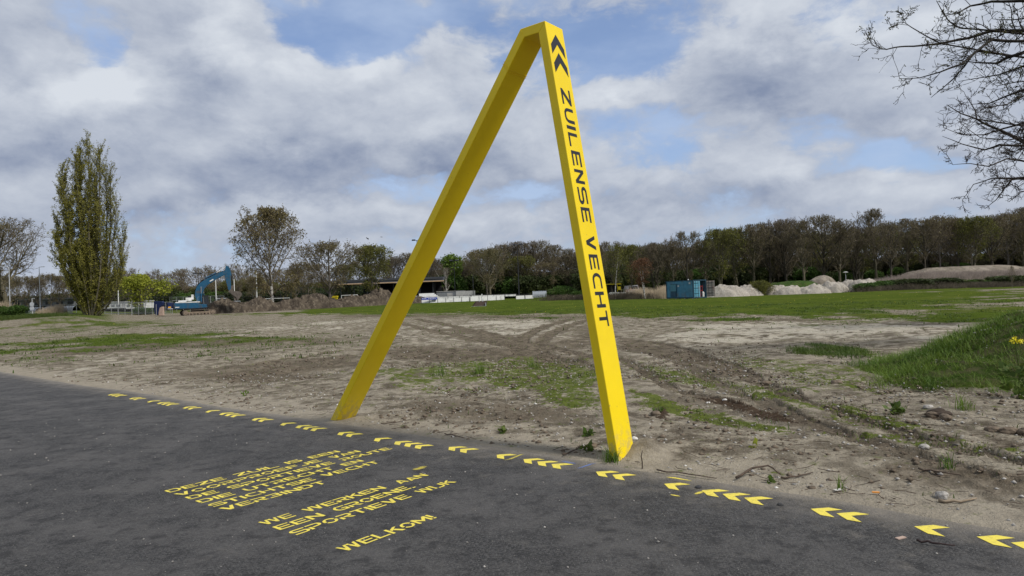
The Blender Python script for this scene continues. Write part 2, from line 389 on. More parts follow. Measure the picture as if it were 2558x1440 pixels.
def track_field(x, y):
    f = np.zeros(np.shape(x)); r = np.hypot(x, y)
    for w, st, P in TRACKS:
        Q = np.array([BG(*p) for p in P]); k = (x > Q[:, 0].min() - 2) & (x < Q[:, 0].max() + 2) & (y > Q[:, 1].min() - 2) & (y < Q[:, 1].max() + 2)
        if not k.any(): continue
        xx = x[k] + (fbm(x[k], y[k], 1.5, 2, 81) - .5) * .12; d = np.abs(seg_dist(xx, y[k], Q)); ww = w * (1 + r[k] / 30)
        v = st * (1 - sst(d, ww * .75, ww * 1.15)) * (.75 + .5 * fbm(x[k], y[k], 1.1, 2, 85)); f[k] = np.maximum(f[k], v)
    return f
def ground_fields(x, y):
    """grass, moss, sand, dark per ground point"""
    z0 = np.zeros(np.shape(x)); F = dict(G=z0.copy(), M=z0.copy(), S=z0.copy(), D=z0.copy(), K=z0.copy())
    r = np.hypot(x, y)
    wx = (fbm(x, y, .55, 4, 71) - .5) ; wy = (fbm(x, y, .55, 4, 77) - .5)
    for kind, st, soft, P in PATCH:
        Q = np.array([BG(a, max(b, HOR(a) + 5.5)) for a, b in P])
        c = Q.mean(0); rc = np.hypot(*c); sc = rc / 10.0
        ext = np.abs(Q - c).max() + 6 * sc
        k = (np.abs(x - c[0]) < ext) & (np.abs(y - c[1]) < ext)
        if not k.any(): continue
        s = soft * sc ** 1.3
        sd_ = poly_sd(x[k] + wx[k] * s * 2.2, y[k] + wy[k] * s * 2.2, Q)
        v = st * (1 - sst(sd_, -s * .8, s * .8)); F[kind][k] = np.maximum(F[kind][k], v)
    # everything beyond the lawn's far side is rough grass
    F['G'] = np.maximum(F['G'], 1.2 * sst(y, 82, 94) * sst(x / np.maximum(y, 1), -.36, -.26))
    F['G'] = np.maximum(F['G'], .75 * sst(y, 120, 135))
    lf = sst(-x / np.maximum(y, 1), .53, .62) * sst(y, 55, 80); F['G'] = np.maximum(F['G'], .8 * lf)
    F['G'] = np.maximum(F['G'], 1.0 * sst(-y + 0, -3, 5) * 0 + 1.2 * sst(mound_h(x, y)[1], -.02, .08))
    return F

def build_ground():
    # polar sheet round the camera foot: fine in front, coarse elsewhere, out to the horizon
    r = [1.2]
    while r[-1] < 3000: r.append(r[-1] + max(.028, min(r[-1] ** 2 / 2300.0, r[-1] * .12)))
    r = np.array(r)
    az = np.concatenate([np.linspace(-180, -56, 50, endpoint=False), np.linspace(-56, 56, 760), np.linspace(56, 180, 50, endpoint=False)[1:]])
    az = np.radians(az); na = len(az); nr = len(r)
    R, A = np.meshgrid(r, az, indexing='ij'); x = (R * np.sin(A)).ravel(); y = (R * np.cos(A)).ravel()
    z = terrain(x, y)
    F = ground_fields(x, y)
    rd = road_d(x, y); rr = R.ravel(); TF = track_field(x, y); F['D'] = np.maximum(F['D'], TF * 1.15); F['S'] *= (1 - TF); F['M'] *= (1 - .8 * TF)
    near = 1 - sst(rr, 22, 60)
    rough = .35 + .9 * F['D'] + .5 * F['M'] - .35 * np.minimum(F['S'], 1)
    lump = (fbm(x, y, 2.2, 3, 3) - .5) * .07 + (fbm(x, y, 7.0, 4, 4, .62) - .5) * .055
    clod = np.maximum(vn(x * 9, y * 9, 12) - .74, 0) * .16 * (vn(x * 1.1, y * 1.1, 15) > .42) + np.maximum(vn(x * 17, y * 17, 22) - .70, 0) * .07
    ridge = sst(rd, .25, 1.3)
    mid = (fbm(x, y, .9, 3, 41) - .5) * .16 * (1 - sst(rr, 40, 90))
    z = z + (lump * rough + clod * rough) * near * ridge + mid * sst(rd, 1.0, 3.0) + .05 * sst(rd, .1, 1.2)
    # churned ridges left by tracks
    z = z + F['K'] * .05 * (vn(x * 6, y * 6, 8)) - F['D'] * .02 * near
    z = z - .045 * TF * (1 - sst(rr, 15, 40)) + .035 * sst(TF, .05, .3) * (1 - sst(TF, .3, .6)) * (1 - sst(rr, 15, 40)) + .02 * TF * (np.sin((x * .8 + y * .6) * 38) > .2) * (1 - sst(rr, 10, 22))
    # small heap of sand against the right foot of the frame
    z = z + .13 * np.exp(-(((x - 1.24) / .20) ** 2 + ((y - 6.66) / .22) ** 2)) * (1 + .5 * (fbm(x, y, 9, 3, 2) - .5)) * sst(rd, .05, .2)
    # under the asphalt the ground drops away; loose sand laps the edge
    lap = (fbm(x, y, 3.0, 4, 55) - .5)
    zr = -.03 + .034 * sst(rd + lap * .10, -.10, .06)
    z = np.where(rd < .25, zr + (z - zr) * sst(rd, .0, .25), z)
    z = np.where(rd < -.4, -.05, z)
    V = np.stack([x, y, z], -1)
    i = np.arange(nr - 1)[:, None]; j = np.arange(na)[None]
    a = i * na + j; b = i * na + (j + 1) % na
    Fc = np.stack([a, b, b + na, a + na], -1).reshape(-1, 4)
    Fc = Fc[:, ::-1]
    # inner disc
    V = np.vstack([V, [[0, 0, -.05]]]); c = len(V) - 1
    F3 = np.stack([np.full(na, c), (np.arange(na) + 1) % na, np.arange(na), np.arange(na)], -1)
    for k in F: F[k] = np.append(F[k], 0)
    rd = np.append(rd, -1)
    mound = sst(np.append(mound_h(x, y)[1], 0), -.03, .12)
    mt, t, bs = new_mat('field_ground')
    g = t.add('ShaderNodeNewGeometry').outputs['Position']
    at = {}
    for nm in ('grass', 'moss', 'sand', 'dark', 'black', 'edge', 'mound'):
        q = t.add('ShaderNodeAttribute'); q.attribute_name = nm; at[nm] = q.outputs['Fac']
    nb = t.noise(g, .55, 6, .62); nm_ = t.noise(g, 3.0, 8, .66); nf = t.noise(g, 16.0, 6, .7); nv = t.noise(g, 60.0, 3, .6)
    tuft = t.noise(t.mapping(g, (3, 7, 0)), 5.5, 5, .68)
    dist = t.ramp(t.vmath('LENGTH', g), 12, 40)
    nfar0 = t.noise(t.mapping(g, (5, 5, 0), scale=(1, .5, 1)), 1.9, 7, .78)
    soil = t.mix(t.ramp(nm_, .40, .60), (.110, .092, .068), (.325, .286, .220))
    soil = t.mix(t.ramp(nf, .50, .66, 0, .75), soil, (.070, .058, .042))
    soil = t.mix(t.ramp(nb, .40, .62, 0, .35), soil, (.27, .238, .185))
    soil = t.mix(t.ramp(nv, .56, .72, 0, .5), soil, (.40, .365, .30))
    soil = t.mix(t.math('MULTIPLY', t.ramp(nfar0, .50, .66, 0, .8), dist), soil, (.10, .080, .055))
    sand = t.mix(t.ramp(nf, .38, .68), (.37, .335, .265), (.50, .46, .38))
    sand = t.mix(t.ramp(nm_, .56, .68, 0, .6), sand, (.25, .20, .14))
    sand = t.mix(t.math('MULTIPLY', t.ramp(nfar0, .52, .66, 0, .75), dist), sand, (.22, .18, .125))
    dark = t.mix(t.ramp(nm_, .34, .66), (.072, .059, .043), (.180, .150, .112))
    dark = t.mix(t.ramp(nf, .5, .7, 0, .6), dark, (.24, .205, .155))
    kk = t.mix(nf, (.035, .024, .016), (.09, .064, .045))
    moss = t.mix(t.ramp(nf, .3, .7), (.048, .068, .013), (.120, .150, .026))
    nw = t.noise(t.mapping(g, (9, 2, 0)), .16, 5, .62); nfar = t.noise(t.mapping(g, scale=(.8, .22, 1)), 1.6, 6, .75)
    gg = t.mix(t.ramp(nf, .3, .72), (.040, .064, .010), (.096, .132, .020))
    gg = t.mix(t.math('MULTIPLY', t.ramp(nfar, .42, .66), t.math('MULTIPLY_ADD', dist, .5, .25)), gg, (.030, .043, .010))
    gg = t.mix(t.ramp(nw, .42, .66, 0, .55), gg, (.100, .116, .024))
    gg = t.mix(t.ramp(nm_, .58, .75, 0, .5), gg, (.115, .11, .03))
    # the patchy rim: attribute plus noise decides
    def mask(a, n, k=1.6, lo=.46, hi=.62):
        return t.ramp(t.math('ADD', t.math('MULTIPLY', a, .62), t.math('MULTIPLY', t.math('SUBTRACT', n, .5), k)), lo - .05, hi - .05)
    nd = t.math('ADD', t.math('MULTIPLY', nm_, .55), t.math('MULTIPLY', nb, .45))
    col = soil
    col = t.mix(t.math('MULTIPLY', mask(at['sand'], nd, 2.6, .40, .60), .92), col, sand)
    col = t.mix(mask(at['dark'], nd, 1.7, .33, .48), col, dark)
    col = t.mix(t.ramp(t.math('ADD', at['edge'], t.math('MULTIPLY', t.math('SUBTRACT', nm_, .5), 1.6)), .3, .8, 0, .7), col, (.345, .305, .24))
    base_t = t.math('MULTIPLY', t.ramp(tuft, .58, .66), t.math('MULTIPLY_ADD', dist, .45, .35))
    col = t.mix(base_t, col, t.mix(.5, moss, gg))
    tm = t.math('ADD', t.math('MULTIPLY', tuft, .6), t.math('MULTIPLY', nf, .4))
    col = t.mix(t.math('MULTIPLY', mask(at['moss'], tm, 3.0, .33, .48), .92), col, moss)
    col = t.mix(mask(at['grass'], t.math('ADD', t.math('MULTIPLY', tuft, .45), t.math('MULTIPLY', nd, .55)), 1.9, .34, .52), col, gg)
    col = t.mix(mask(at['black'], nf, 1.4, .3, .5), col, kk)
    col = t.mix(at['mound'], col, t.mix(t.ramp(nm_, .4, .6), (.034, .058, .012), (.075, .075, .035)))
    t.put(bs.inputs['Base Color'], col)
    bs.inputs['Roughness'].default_value = .95; bs.inputs['Specular IOR Level'].default_value = .0
    bp = t.add('ShaderNodeBump'); bp.inputs['Strength'].default_value = 1.0; bp.inputs['Distance'].default_value = .09
    hb = t.math('ADD', t.math('MULTIPLY', nm_, .55), t.math('ADD', t.math('MULTIPLY', nf, .42), t.math('MULTIPLY', nv, .14)))
    t.put(bp.inputs['Height'], hb); t.l.new(bp.outputs[0], bs.inputs['Normal'])
    edge = np.clip(1 - np.abs(rd - .1) / 1.3, 0, 1) * (rd > -.3)
    o = mesh_np('ground', V, np.vstack([Fc, F3[:, [0, 1, 2, 3]]]) if False else Fc, mt, smooth=True,
                attrs=dict(grass=F['G'], moss=F['M'], sand=F['S'], dark=F['D'], black=F['K'], edge=edge, mound=mound))
    tag(o, kind='structure')
    return o
build_ground()

# asphalt sheet
def build_road():
    mt, t, b = new_mat('asphalt')
    g = t.add('ShaderNodeNewGeometry').outputs['Position']
    q = t.add('ShaderNodeAttribute'); q.attribute_name = 'dust'; du = q.outputs['Fac']
    n1 = t.noise(g, 1.3, 6, .62); n2 = t.noise(g, 22, 5, .7); n3 = t.noise(g, 95, 3, .7); n4 = t.noise(t.mapping(g, scale=(1, 1, 1), rot=(0, 0, -.7)), 4.0, 6, .7)
    n5 = t.noise(g, 48, 4, .8)
    c = t.mix(t.ramp(n3, .40, .62), (.021, .020, .020), (.128, .124, .119))
    c = t.mix(t.ramp(n5, .45, .57, 0, .82), c, (.014, .0135, .013))
    c = t.mix(t.ramp(n2, .46, .64, 0, .6), c, (.105, .101, .096))
    c = t.mix(t.ramp(n1, .40, .66, 0, .62), c, (.112, .106, .100))
    n6 = t.noise(t.mapping(g, (3, 1, 0)), 5.5, 6, .72); c = t.mix(t.ramp(n6, .50, .64, 0, .7), c, (.020, .019, .019)); c = t.mix(t.ramp(n6, .45, .32, 0, .5), c, (.115, .11, .104))
    c = t.mix(t.ramp(n4, .55, .72, 0, .35), c, (.15, .138, .122))
    sp = t.add('ShaderNodeTexVoronoi'); sp.inputs['Scale'].default_value = 34; t.put(sp.inputs['Vector'], g)
    spk = t.math('MULTIPLY', t.ramp(sp.outputs['Distance'], .11, .05), t.ramp(sp.outputs['Color'], .55, .62))
    c = t.mix(t.math('MULTIPLY', spk, .65), c, (.42, .40, .38))
    dm = t.ramp(t.math('ADD', du, t.math('MULTIPLY', t.math('SUBTRACT', n4, .5), 1.1)), .25, 1.0, 0, .8)
    c = t.mix(dm, c, (.255, .225, .18))
    t.put(b.inputs['Base Color'], c); b.inputs['Roughness'].default_value = .82; b.inputs['Specular IOR Level'].default_value = .35
    bp = t.add('ShaderNodeBump'); bp.inputs['Strength'].default_value = .95; bp.inputs['Distance'].default_value = .02
    t.put(bp.inputs['Height'], t.math('ADD', n5, t.math('MULTIPLY', n2, .9))); t.l.new(bp.outputs[0], b.inputs['Normal'])
    # resample the edge with a slightly ragged line
    P = [EDGE[0]]
    for a, c_ in zip(EDGE[:-1], EDGE[1:]):
        L = np.hypot(*(c_ - a)); n = max(1, int(L / .12))
        for k in range(1, n + 1): P.append(a + (c_ - a) * k / n)
    P = np.array(P); T = np.gradient(P, axis=0); T /= np.linalg.norm(T, axis=1)[:, None]; N = np.stack([T[:, 1], -T[:, 0]], -1)   # toward the asphalt
    for _ in range(30): N[1:-1] = (N[:-2] + N[1:-1] * 2 + N[2:]) / 4; 
    N /= np.linalg.norm(N, axis=1)[:, None]
    s = np.arange(len(P)) * .12
    jag = (fbm(s, s * 0, 2.0, 4, 90) - .5) * .07
    offs = [0, .06, .18, .4, .8, 1.4, 2.4, 4.5, 9.0]; du_ = [1.0, .85, .6, .42, .25, .1, 0, 0, 0]
    V = []; D = []
    for k, o_ in enumerate(offs):
        q = P + N * (o_ + (jag[:, None] if k == 0 else 0)); V.append(np.column_stack([q, np.full(len(P), 0.0 if k else -.008)])); D += [du_[k]] * len(P)
    V = np.vstack(V); n = len(P)
    i = np.arange(len(offs) - 1)[:, None]; j = np.arange(n - 1)[None]
    F = np.stack([i * n + j, (i + 1) * n + j, (i + 1) * n + j + 1, i * n + j + 1], -1).reshape(-1, 4)
    o = mesh_np('asphalt_path', V, F, mt, attrs=dict(dust=np.array(D))); tag(o, kind='structure')
build_road()

def cycle_path():
    mt = simple('cycle_asphalt', (.075, .073, .070), .9, var=.12)
    up = [(-60, 795, 96), (0, 791, 100), (60, 788, 105), (120, 785, 111), (190, 782, 120)]; lo = [(-60, 806, 90), (0, 799, 94), (60, 793, 100), (120, 788.5, 106), (190, 784, 115)]
    U = [W3(*p) for p in up]; L = [W3(*p) for p in lo]; V = []
    for a, b in zip(U, L):
        z = max(float(terrain(a[0], a[1])), float(terrain(b[0], b[1]))) + .06; V += [(a[0], a[1], z), (b[0], b[1], z), (b[0], b[1] - .3, z - .5)]
    F = []
    for i in range(len(U) - 1): a = i * 3; F += [[a, a + 1, a + 4, a + 3], [a + 1, a + 2, a + 5, a + 4]]
    tag(mesh_np('cycle_path', np.array(V), F, mt), kind='structure')
cycle_path()
# ------------------------------------------------------------------ lettering made of strokes
def arc(cx, cy, rx, ry, a0, a1, n=7):
    return [(cx + rx * math.cos(math.radians(a0 + (a1 - a0) * i / n)), cy + ry * math.sin(math.radians(a0 + (a1 - a0) * i / n))) for i in range(n + 1)]
def stroke(pts, th, closed=False):
    """thick line as convex quads with mitred joints; th=(horizontal bar thickness, upright thickness)"""
    out = []; n = len(pts); L = []; R = []
    for i in range(n):
        if closed: a, b = pts[i - 1], pts[(i + 1) % n]
        else: a, b = pts[max(i - 1, 0)], pts[min(i + 1, n - 1)]
        p = pts[i]
        def nrm(u, v):
            d = (v[0] - u[0], v[1] - u[1]); l = math.hypot(*d) or 1; return (-d[1] / l, d[0] / l)
        n1 = nrm(a, p) if a is not p else nrm(p, b); n2 = nrm(p, b) if b is not p else n1
        m_ = (n1[0] + n2[0], n1[1] + n2[1]); l = math.hypot(*m_) or 1; m_ = (m_[0] / l, m_[1] / l)
        c = max(.5, m_[0] * n1[0] + m_[1] * n1[1])
        hx, hy = th[1] / 2 / c, th[0] / 2 / c
        L.append((p[0] + m_[0] * hx, p[1] + m_[1] * hy)); R.append((p[0] - m_[0] * hx, p[1] - m_[1] * hy))
    for i in range(n if closed else n - 1):
        j = (i + 1) % n; out.append([R[i], R[j], L[j], L[i]])
    return out
def glyph(ch, th=(.16, .2), st=False):
    """polygons of a wide capital in a box of height 1; st = with stencil gaps"""
    h, v = th; m_ = h / 2; vm = v / 2; w = 1.05; P = []
    S = lambda pts, c=False: P.extend(stroke(pts, th, c))
    def bar(x0, x1, y): P.append([(x0, y - m_), (x1, y - m_), (x1, y + m_), (x0, y + m_)])
    def up(x, y0=0, y1=1): P.append([(x - vm, y0), (x + vm, y0), (x + vm, y1), (x - vm, y1)])
    g = .07 if st else 0.0
    if ch == 'E': up(vm); bar(v, w, m_); bar(v, w * .92, .5); bar(v, w, 1 - m_)
    elif ch == 'F': up(vm); bar(v, w * .92, .5); bar(v, w, 1 - m_)
    elif ch == 'H': up(vm); up(w - vm); bar(v, w - v, .5)
    elif ch == 'I': w = v; up(vm)
    elif ch == 'L': w = 1.0; up(vm); bar(v, w, m_)
    elif ch == 'T': bar(0, w, 1 - m_); up(w / 2, 0, 1 - h)
    elif ch == 'N': up(vm); up(w - vm); P.append([(v, 1), (v, .66), (w - v, 0), (w - v, .34)])
    elif ch == 'Z': bar(0, w, 1 - m_); bar(0, w, m_); P.append([(w, 1 - h), (w - .36, 1 - h), (0, h), (.36, h)])
    elif ch == 'V': P.append([(0, 1), (w / 2 - .14, 0), (w / 2, 0), (w / 2, .36), (.26, 1)]); P.append([(w, 1), (w - .26, 1), (w / 2, .36), (w / 2, 0), (w / 2 + .14, 0)])
    elif ch == 'W':
        w = 1.45; q = w / 4
        for x0, sgn in ((0, 1), (2 * q, -1), (2 * q, 1), (w, -1)):
            e = sgn; P.append([(x0, 1), (x0 + e * (q - .10), 0), (x0 + e * (q + .0), 0), (x0 + e * (q + .0), .42), (x0 + e * .2, 1)])
    elif ch == 'M': w = 1.3; up(vm); up(w - vm); P.append([(v, 1), (v, .62), (w / 2, .12), (w / 2, .48)]); P.append([(w - v, 1), (w / 2, .48), (w / 2, .12), (w - v, .62)])
    elif ch == 'A':
        P.append([(0, 0), (.24, 0), (w / 2, .64), (w / 2, 1), (w / 2 - .13, 1)]); P.append([(w, 0), (w / 2 + .13, 1), (w / 2 + g, 1), (w / 2 + g, .64), (w - .24, 0)])
        P.append([(.32, .16), (w - .32, .16), (w - .40, .30), (.40, .30)])
    elif ch == 'K': up(vm); P.append([(v + g, .42), (v + g, .68), (w - .30, 1), (w, 1)]); P.append([(.44, .56), (.70, .66), (w + .05, 0), (w - .25, 0)])
    elif ch == 'O':
        r = arc(w / 2, .5, w / 2 - vm, .5 - m_, 0, 360, 20)
        if st: S(arc(w / 2, .5, w / 2 - vm, .5 - m_, 25, 195, 9)); S(arc(w / 2, .5, w / 2 - vm, .5 - m_, 212, 368, 9))
        else: S(r[:-1], True)
    elif ch == 'C': S([(w, 1 - m_)] + arc(.45, .5, .45 - vm, .5 - m_, 90, 270, 9) + [(w, m_)])
    elif ch == 'G': S([(w, 1 - m_)] + arc(.45, .5, .45 - vm, .5 - m_, 90, 270, 9) + [(w - vm, m_), (w - vm, .45), (.55, .45)])
    elif ch == 'D': up(vm, 0 if not st else .3); S([(v + g, 1 - m_)] + arc(w - .45, .5, .45 - vm, .5 - m_, 90, -90, 9) + [(v + g if not st else .0, m_)])
    elif ch == 'U': S([(vm, 1)] + arc(.42, .42, .42 - vm, .42 - m_, 180, 270, 5) + arc(w - .42, .42, .42 - vm, .42 - m_, 270, 360, 5) + [(w - vm, 1)])
    elif ch == 'J': w = .9; S([(w - vm, 1)] + arc(w - .42, .42, .42 - vm, .42 - m_, 0, -90, 5) + [(0, m_)])
    elif ch == 'S':
        r = .25; S([(w, 1 - m_)] + arc(r + .02, .75 - m_ / 2, r - .02, .25 - m_ / 2, 90, 270, 7) + arc(w - r - .02, .25 + m_ / 2, r - .02, .25 - m_ / 2, 90, -90, 7) + [(0, m_)])
    elif ch in 'PR':
        up(vm, 0, 1 if not st else .5); S([(v if not st else 0, 1 - m_)] + arc(w - .30, .69, .30 - vm, .31 - m_, 90, -90, 6) + [(v + g, .46 - m_ * .9)])
        if ch == 'R': P.append([(w * .42, .30), (w * .42 + .30, .30), (w, 0), (w - .30, 0)])
    elif ch == 'B':
        S([(0, 1 - m_)] + arc(w - .27, .745, .25 - vm, .245 - m_ / 2, 90, -90, 6) + [(.35, .5)])
        S([(w - .32, .48 - m_), ] + arc(w - .27, .26, .25 - vm, .25 - m_, 70, -90, 6) + [(0, m_)])
        if not st: up(vm, h, 1 - h)
    elif ch == '!': w = v; up(vm, .30, 1); up(vm, 0, .17)
    elif ch == ',': w = v * 1.3; P.append([(0, -.02), (w, .0), (w, .16), (0, .16)])
    return w, P
def word_polys(txt, gap=.16, **k):
    x = 0; out = []
    for ch in txt:
        w, P = glyph(ch, **k); out.append([[(px + x, py) for px, py in q] for q in P]); x += w + gap
    return x - gap, out

# ------------------------------------------------------------------ road paint
TX = dict(ox=-3.0789, oy=5.7909, a=.8713, cap=.108, ls=.1846, g1=.4001, g2=.3602)
def paint_mat(name, c, wear=.2, alpha=None):
    mt, t, b = new_mat(name); g = t.add('ShaderNodeNewGeometry').outputs['Position']
    n = t.noise(g, 30, 6, .7); n2 = t.noise(g, 140, 3, .7); n0 = t.noise(g, 3.0, 4, .6)
    col = t.mix(t.ramp(n2, .3, .7), tuple(x * .86 for x in c), c)
    th = t.math('ADD', t.math('MULTIPLY', n, .55), t.math('ADD', t.math('MULTIPLY', n2, .3), t.math('MULTIPLY', n0, .25)))
    col = t.mix(t.ramp(th, .66 - wear * .3, .72, 0, .85), col, (.10, .095, .07))
    t.put(b.inputs['Base Color'], col); b.inputs['Roughness'].default_value = .7; b.inputs['Specular IOR Level'].default_value = .3
    bp = t.add('ShaderNodeBump'); bp.inputs['Strength'].default_value = .4; bp.inputs['Distance'].default_value = .006
    t.put(bp.inputs['Height'], n2); t.l.new(bp.outputs[0], b.inputs['Normal'])
    return mt
PAINT = paint_mat('yellow_road_paint', (.80, .66, .095), .35)
def tpos(s, t_, z):
    a = TX['a']; return (TX['ox'] + s * math.cos(a) - t_ * math.sin(a), TX['oy'] + s * math.sin(a) + t_ * math.cos(a), z)
LINES = [[('DEZE', .120, .636), ('ZUIL', .742, 1.166), ('IS', 1.273, 1.429), ('EEN', 1.537, 1.885)], [('VOORPROEFJE', .121, 1.533), ('VAN', 1.661, 2.008)],
 [('DE', .131, .380), ('SPORTIEVE', .492, 1.554), ('ROUTE', 1.664, 2.275)], [('DIE', .133, .427), ('UTRECHT', .533, 1.426), ('EN', 1.539, 1.763)],
 [('STICHTSE', .143, 1.084), ('VECHT', 1.192, 1.820)], [('VERBINDT', .145, 1.084)], [('WE', .147, .398), ('WERKEN', .502, 1.263), ('AAN', 1.413, 1.741)],
 [('EEN', .151, .529), ('GROENE,', .642, 1.422)], [('SPORTIEVE', .161, 1.217), ('WIJK', 1.324, 1.720)], [('WELKOM!', .168, .966)]]
rnd = random.Random(4)
for li, words in enumerate(LINES):
    t0 = -li * TX['ls'] - (TX['g1'] if li >= 6 else 0) - (TX['g2'] if li >= 9 else 0)
    txt = ' '.join(w for w, _, _ in words)
    root = empty('painted_text_line', 'yellow stencilled line reading %s on the asphalt' % txt, 'painted text', tpos(words[0][1], t0, 0.0), 0, 'lines of yellow text stencilled on the path')
    org = Vector(root.location)
    for w, s0, s1 in words:
        L, gl = word_polys(w, gap=.13, th=(.150, .225), st=True)
        k = (s1 - s0) / L; mb = MB(); layer = 0
        for G_ in gl:
            dy = rnd.uniform(-.004, .004); tl_ = rnd.uniform(-.02, .02)
            for i, q in enumerate(G_):
                z = .0022 + .00012 * (i % 4)
                mb.face([Vector(tpos(s0 + x * k, t0 + y * TX['cap'] + dy + (x * k) * 0 + tl_ * .04 * y, z)) - org for x, y in q])
        mb.build('painted_word', PAINT, root)

CHEV = [(2.466, 7.913, 3), (2.468, 6.939, 2), (2.468, 6.194, 1), (2.476, 5.824, 3), (2.478, 4.89, 2), (2.485, 4.155, 1), (2.482, 3.73, 3), (2.49, 2.83, 2), (2.497, 2.127, 1),
        (2.50, 1.775, 3), (2.514, .905, 2), (2.523, .228, 1), (2.527, -.118, 3), (2.65, -.841, 2), (2.658, -1.51, 1), (2.656, -1.858, 3), (2.64, -2.698, 2), (2.621, -3.375, 1), (2.616, -3.704, 3), (2.609, -4.529, 2), (2.604, -5.173, 1), (2.608, -5.51, 3)]
GN = ['first', 'second', 'third', 'fourth', 'fifth', 'sixth', 'seventh', 'eighth']
cnt = {1: 0, 2: 0, 3: 0}
for ci, (s, t_, n) in enumerate(CHEV):
    g_no = GN[cnt[n]]; cnt[n] += 1
    for k in range(n):
        tt = t_ - k * .172; ss = s - .004 * k
        w = .098
        mbv = [(0, 0), (w, -.093), (w, -.185), (0, -.096), (-w, -.185), (-w, -.093)]
        vs = [tpos(ss + a, tt + b, .0025) for a, b in mbv]
        org = Vector(tpos(ss, tt, .0025))
        mb = MB(); V_ = [Vector(v) - org for v in vs]
        mb.face([V_[0], V_[3], V_[2], V_[1]]); mb.face([V_[0], V_[5], V_[4], V_[3]])
        o = mb.build('painted_chevron', PAINT); o.location = org
        if n == 1: lb = 'single yellow chevron on the asphalt, %s single one from the left' % g_no
        elif n == 2: lb = '%s yellow chevron of the %s pair from the left along the path edge' % (('left', 'right')[k], g_no)
        else: lb = '%s yellow chevron of the %s trio from the left along the path edge' % (('left', 'middle', 'right')[k], g_no)
        tag(o, lb, 'painted chevron', 'yellow chevrons stencilled along the edge of the path')

# overspray and marker paint, thin irregular sheets
def smudge(name, pts_px, width, col, lab, dens=.5, streak=None):
    mt, t, b = new_mat(name + '_paint')
    q = t.add('ShaderNodeAttribute'); q.attribute_name = 'cover'
    g = t.add('ShaderNodeNewGeometry').outputs['Position']
    n = t.noise(g, 90, 4, .75); n2 = t.noise(g, 14, 4, .6)
    a = t.ramp(t.math('ADD', q.outputs['Fac'], t.math('MULTIPLY', t.math('SUBTRACT', t.math('MULTIPLY_ADD', n, .7, t.math('MULTIPLY', n2, .4)), .55), 1.5)), .35, .95, 0, dens)
    b.inputs['Base Color'].default_value = col + (1,); b.inputs['Roughness'].default_value = .8
    t.put(b.inputs['Alpha'], a)
    P = [np.array(BG(*p)) for p in pts_px]; N = 14; pts = []
    for i in range(N + 1):
        f = i / N * (len(P) - 1); k = min(int(f), len(P) - 2); pts.append(P[k] + (P[k + 1] - P[k]) * (f - k))
    pts = np.array(pts); T = np.gradient(pts, axis=0); T /= np.linalg.norm(T, axis=1)[:, None]; Nn = np.stack([-T[:, 1], T[:, 0]], -1)
    V = []; C = []; M_ = 8
    for i in range(N + 1):
        e = math.sin(math.pi * i / N) ** .6
        for j in range(M_ + 1):
            u = j / M_ * 2 - 1; V.append((*(pts[i] + Nn[i] * u * width), .0032)); C.append(max(0, 1 - abs(u) ** 1.3) * e)
    F = np.array([[i * (M_ + 1) + j, (i + 1) * (M_ + 1) + j, (i + 1) * (M_ + 1) + j + 1, i * (M_ + 1) + j + 1] for i in range(N) for j in range(M_)])
    o = mesh_np(name, np.array(V), F, mt, attrs=dict(cover=np.array(C))); tag(o, lab, 'paint smudge')
smudge('paint_smear', [(1028, 1176), (1045, 1172), (1072, 1163)], .07, (.75, .62, .08), 'faint yellow overspray smear on dark asphalt above the word AAN', .55)
smudge('paint_smear', [(1660, 1192), (1690, 1196), (1735, 1204)], .035, (.80, .66, .09), 'yellow sprayed streak at the path edge above a single chevron', .9)
smudge('paint_smear', [(1672, 1236), (1686, 1239), (1702, 1242)], .025, (.80, .66, .09), 'short yellow sprayed dash on the asphalt below a single chevron', .8)
smudge('paint_smear', [(1733, 1237), (1748, 1232), (1762, 1226)], .035, (.80, .66, .09), 'small yellow spray patch beside the tip of a trio of chevrons', .8)
smudge('paint_smear', [(1250, 1152), (1275, 1148), (1298, 1138), (1312, 1134)], .03, (.75, .62, .09), 'curved faint yellow overspray inside a single chevron', .6)
smudge('marker_line', [(1434, 1174), (1455, 1168), (1475, 1161), (1496, 1156)], .02, (.13, .24, .62), 'blue sprayed line on the asphalt near the right foot of the frame', .75)
smudge('marker_patch', [(1400, 1151), (1418, 1156), (1445, 1161)], .05, (.16, .24, .52), 'pale blue sprayed patch on the asphalt left of the blue line', .45)

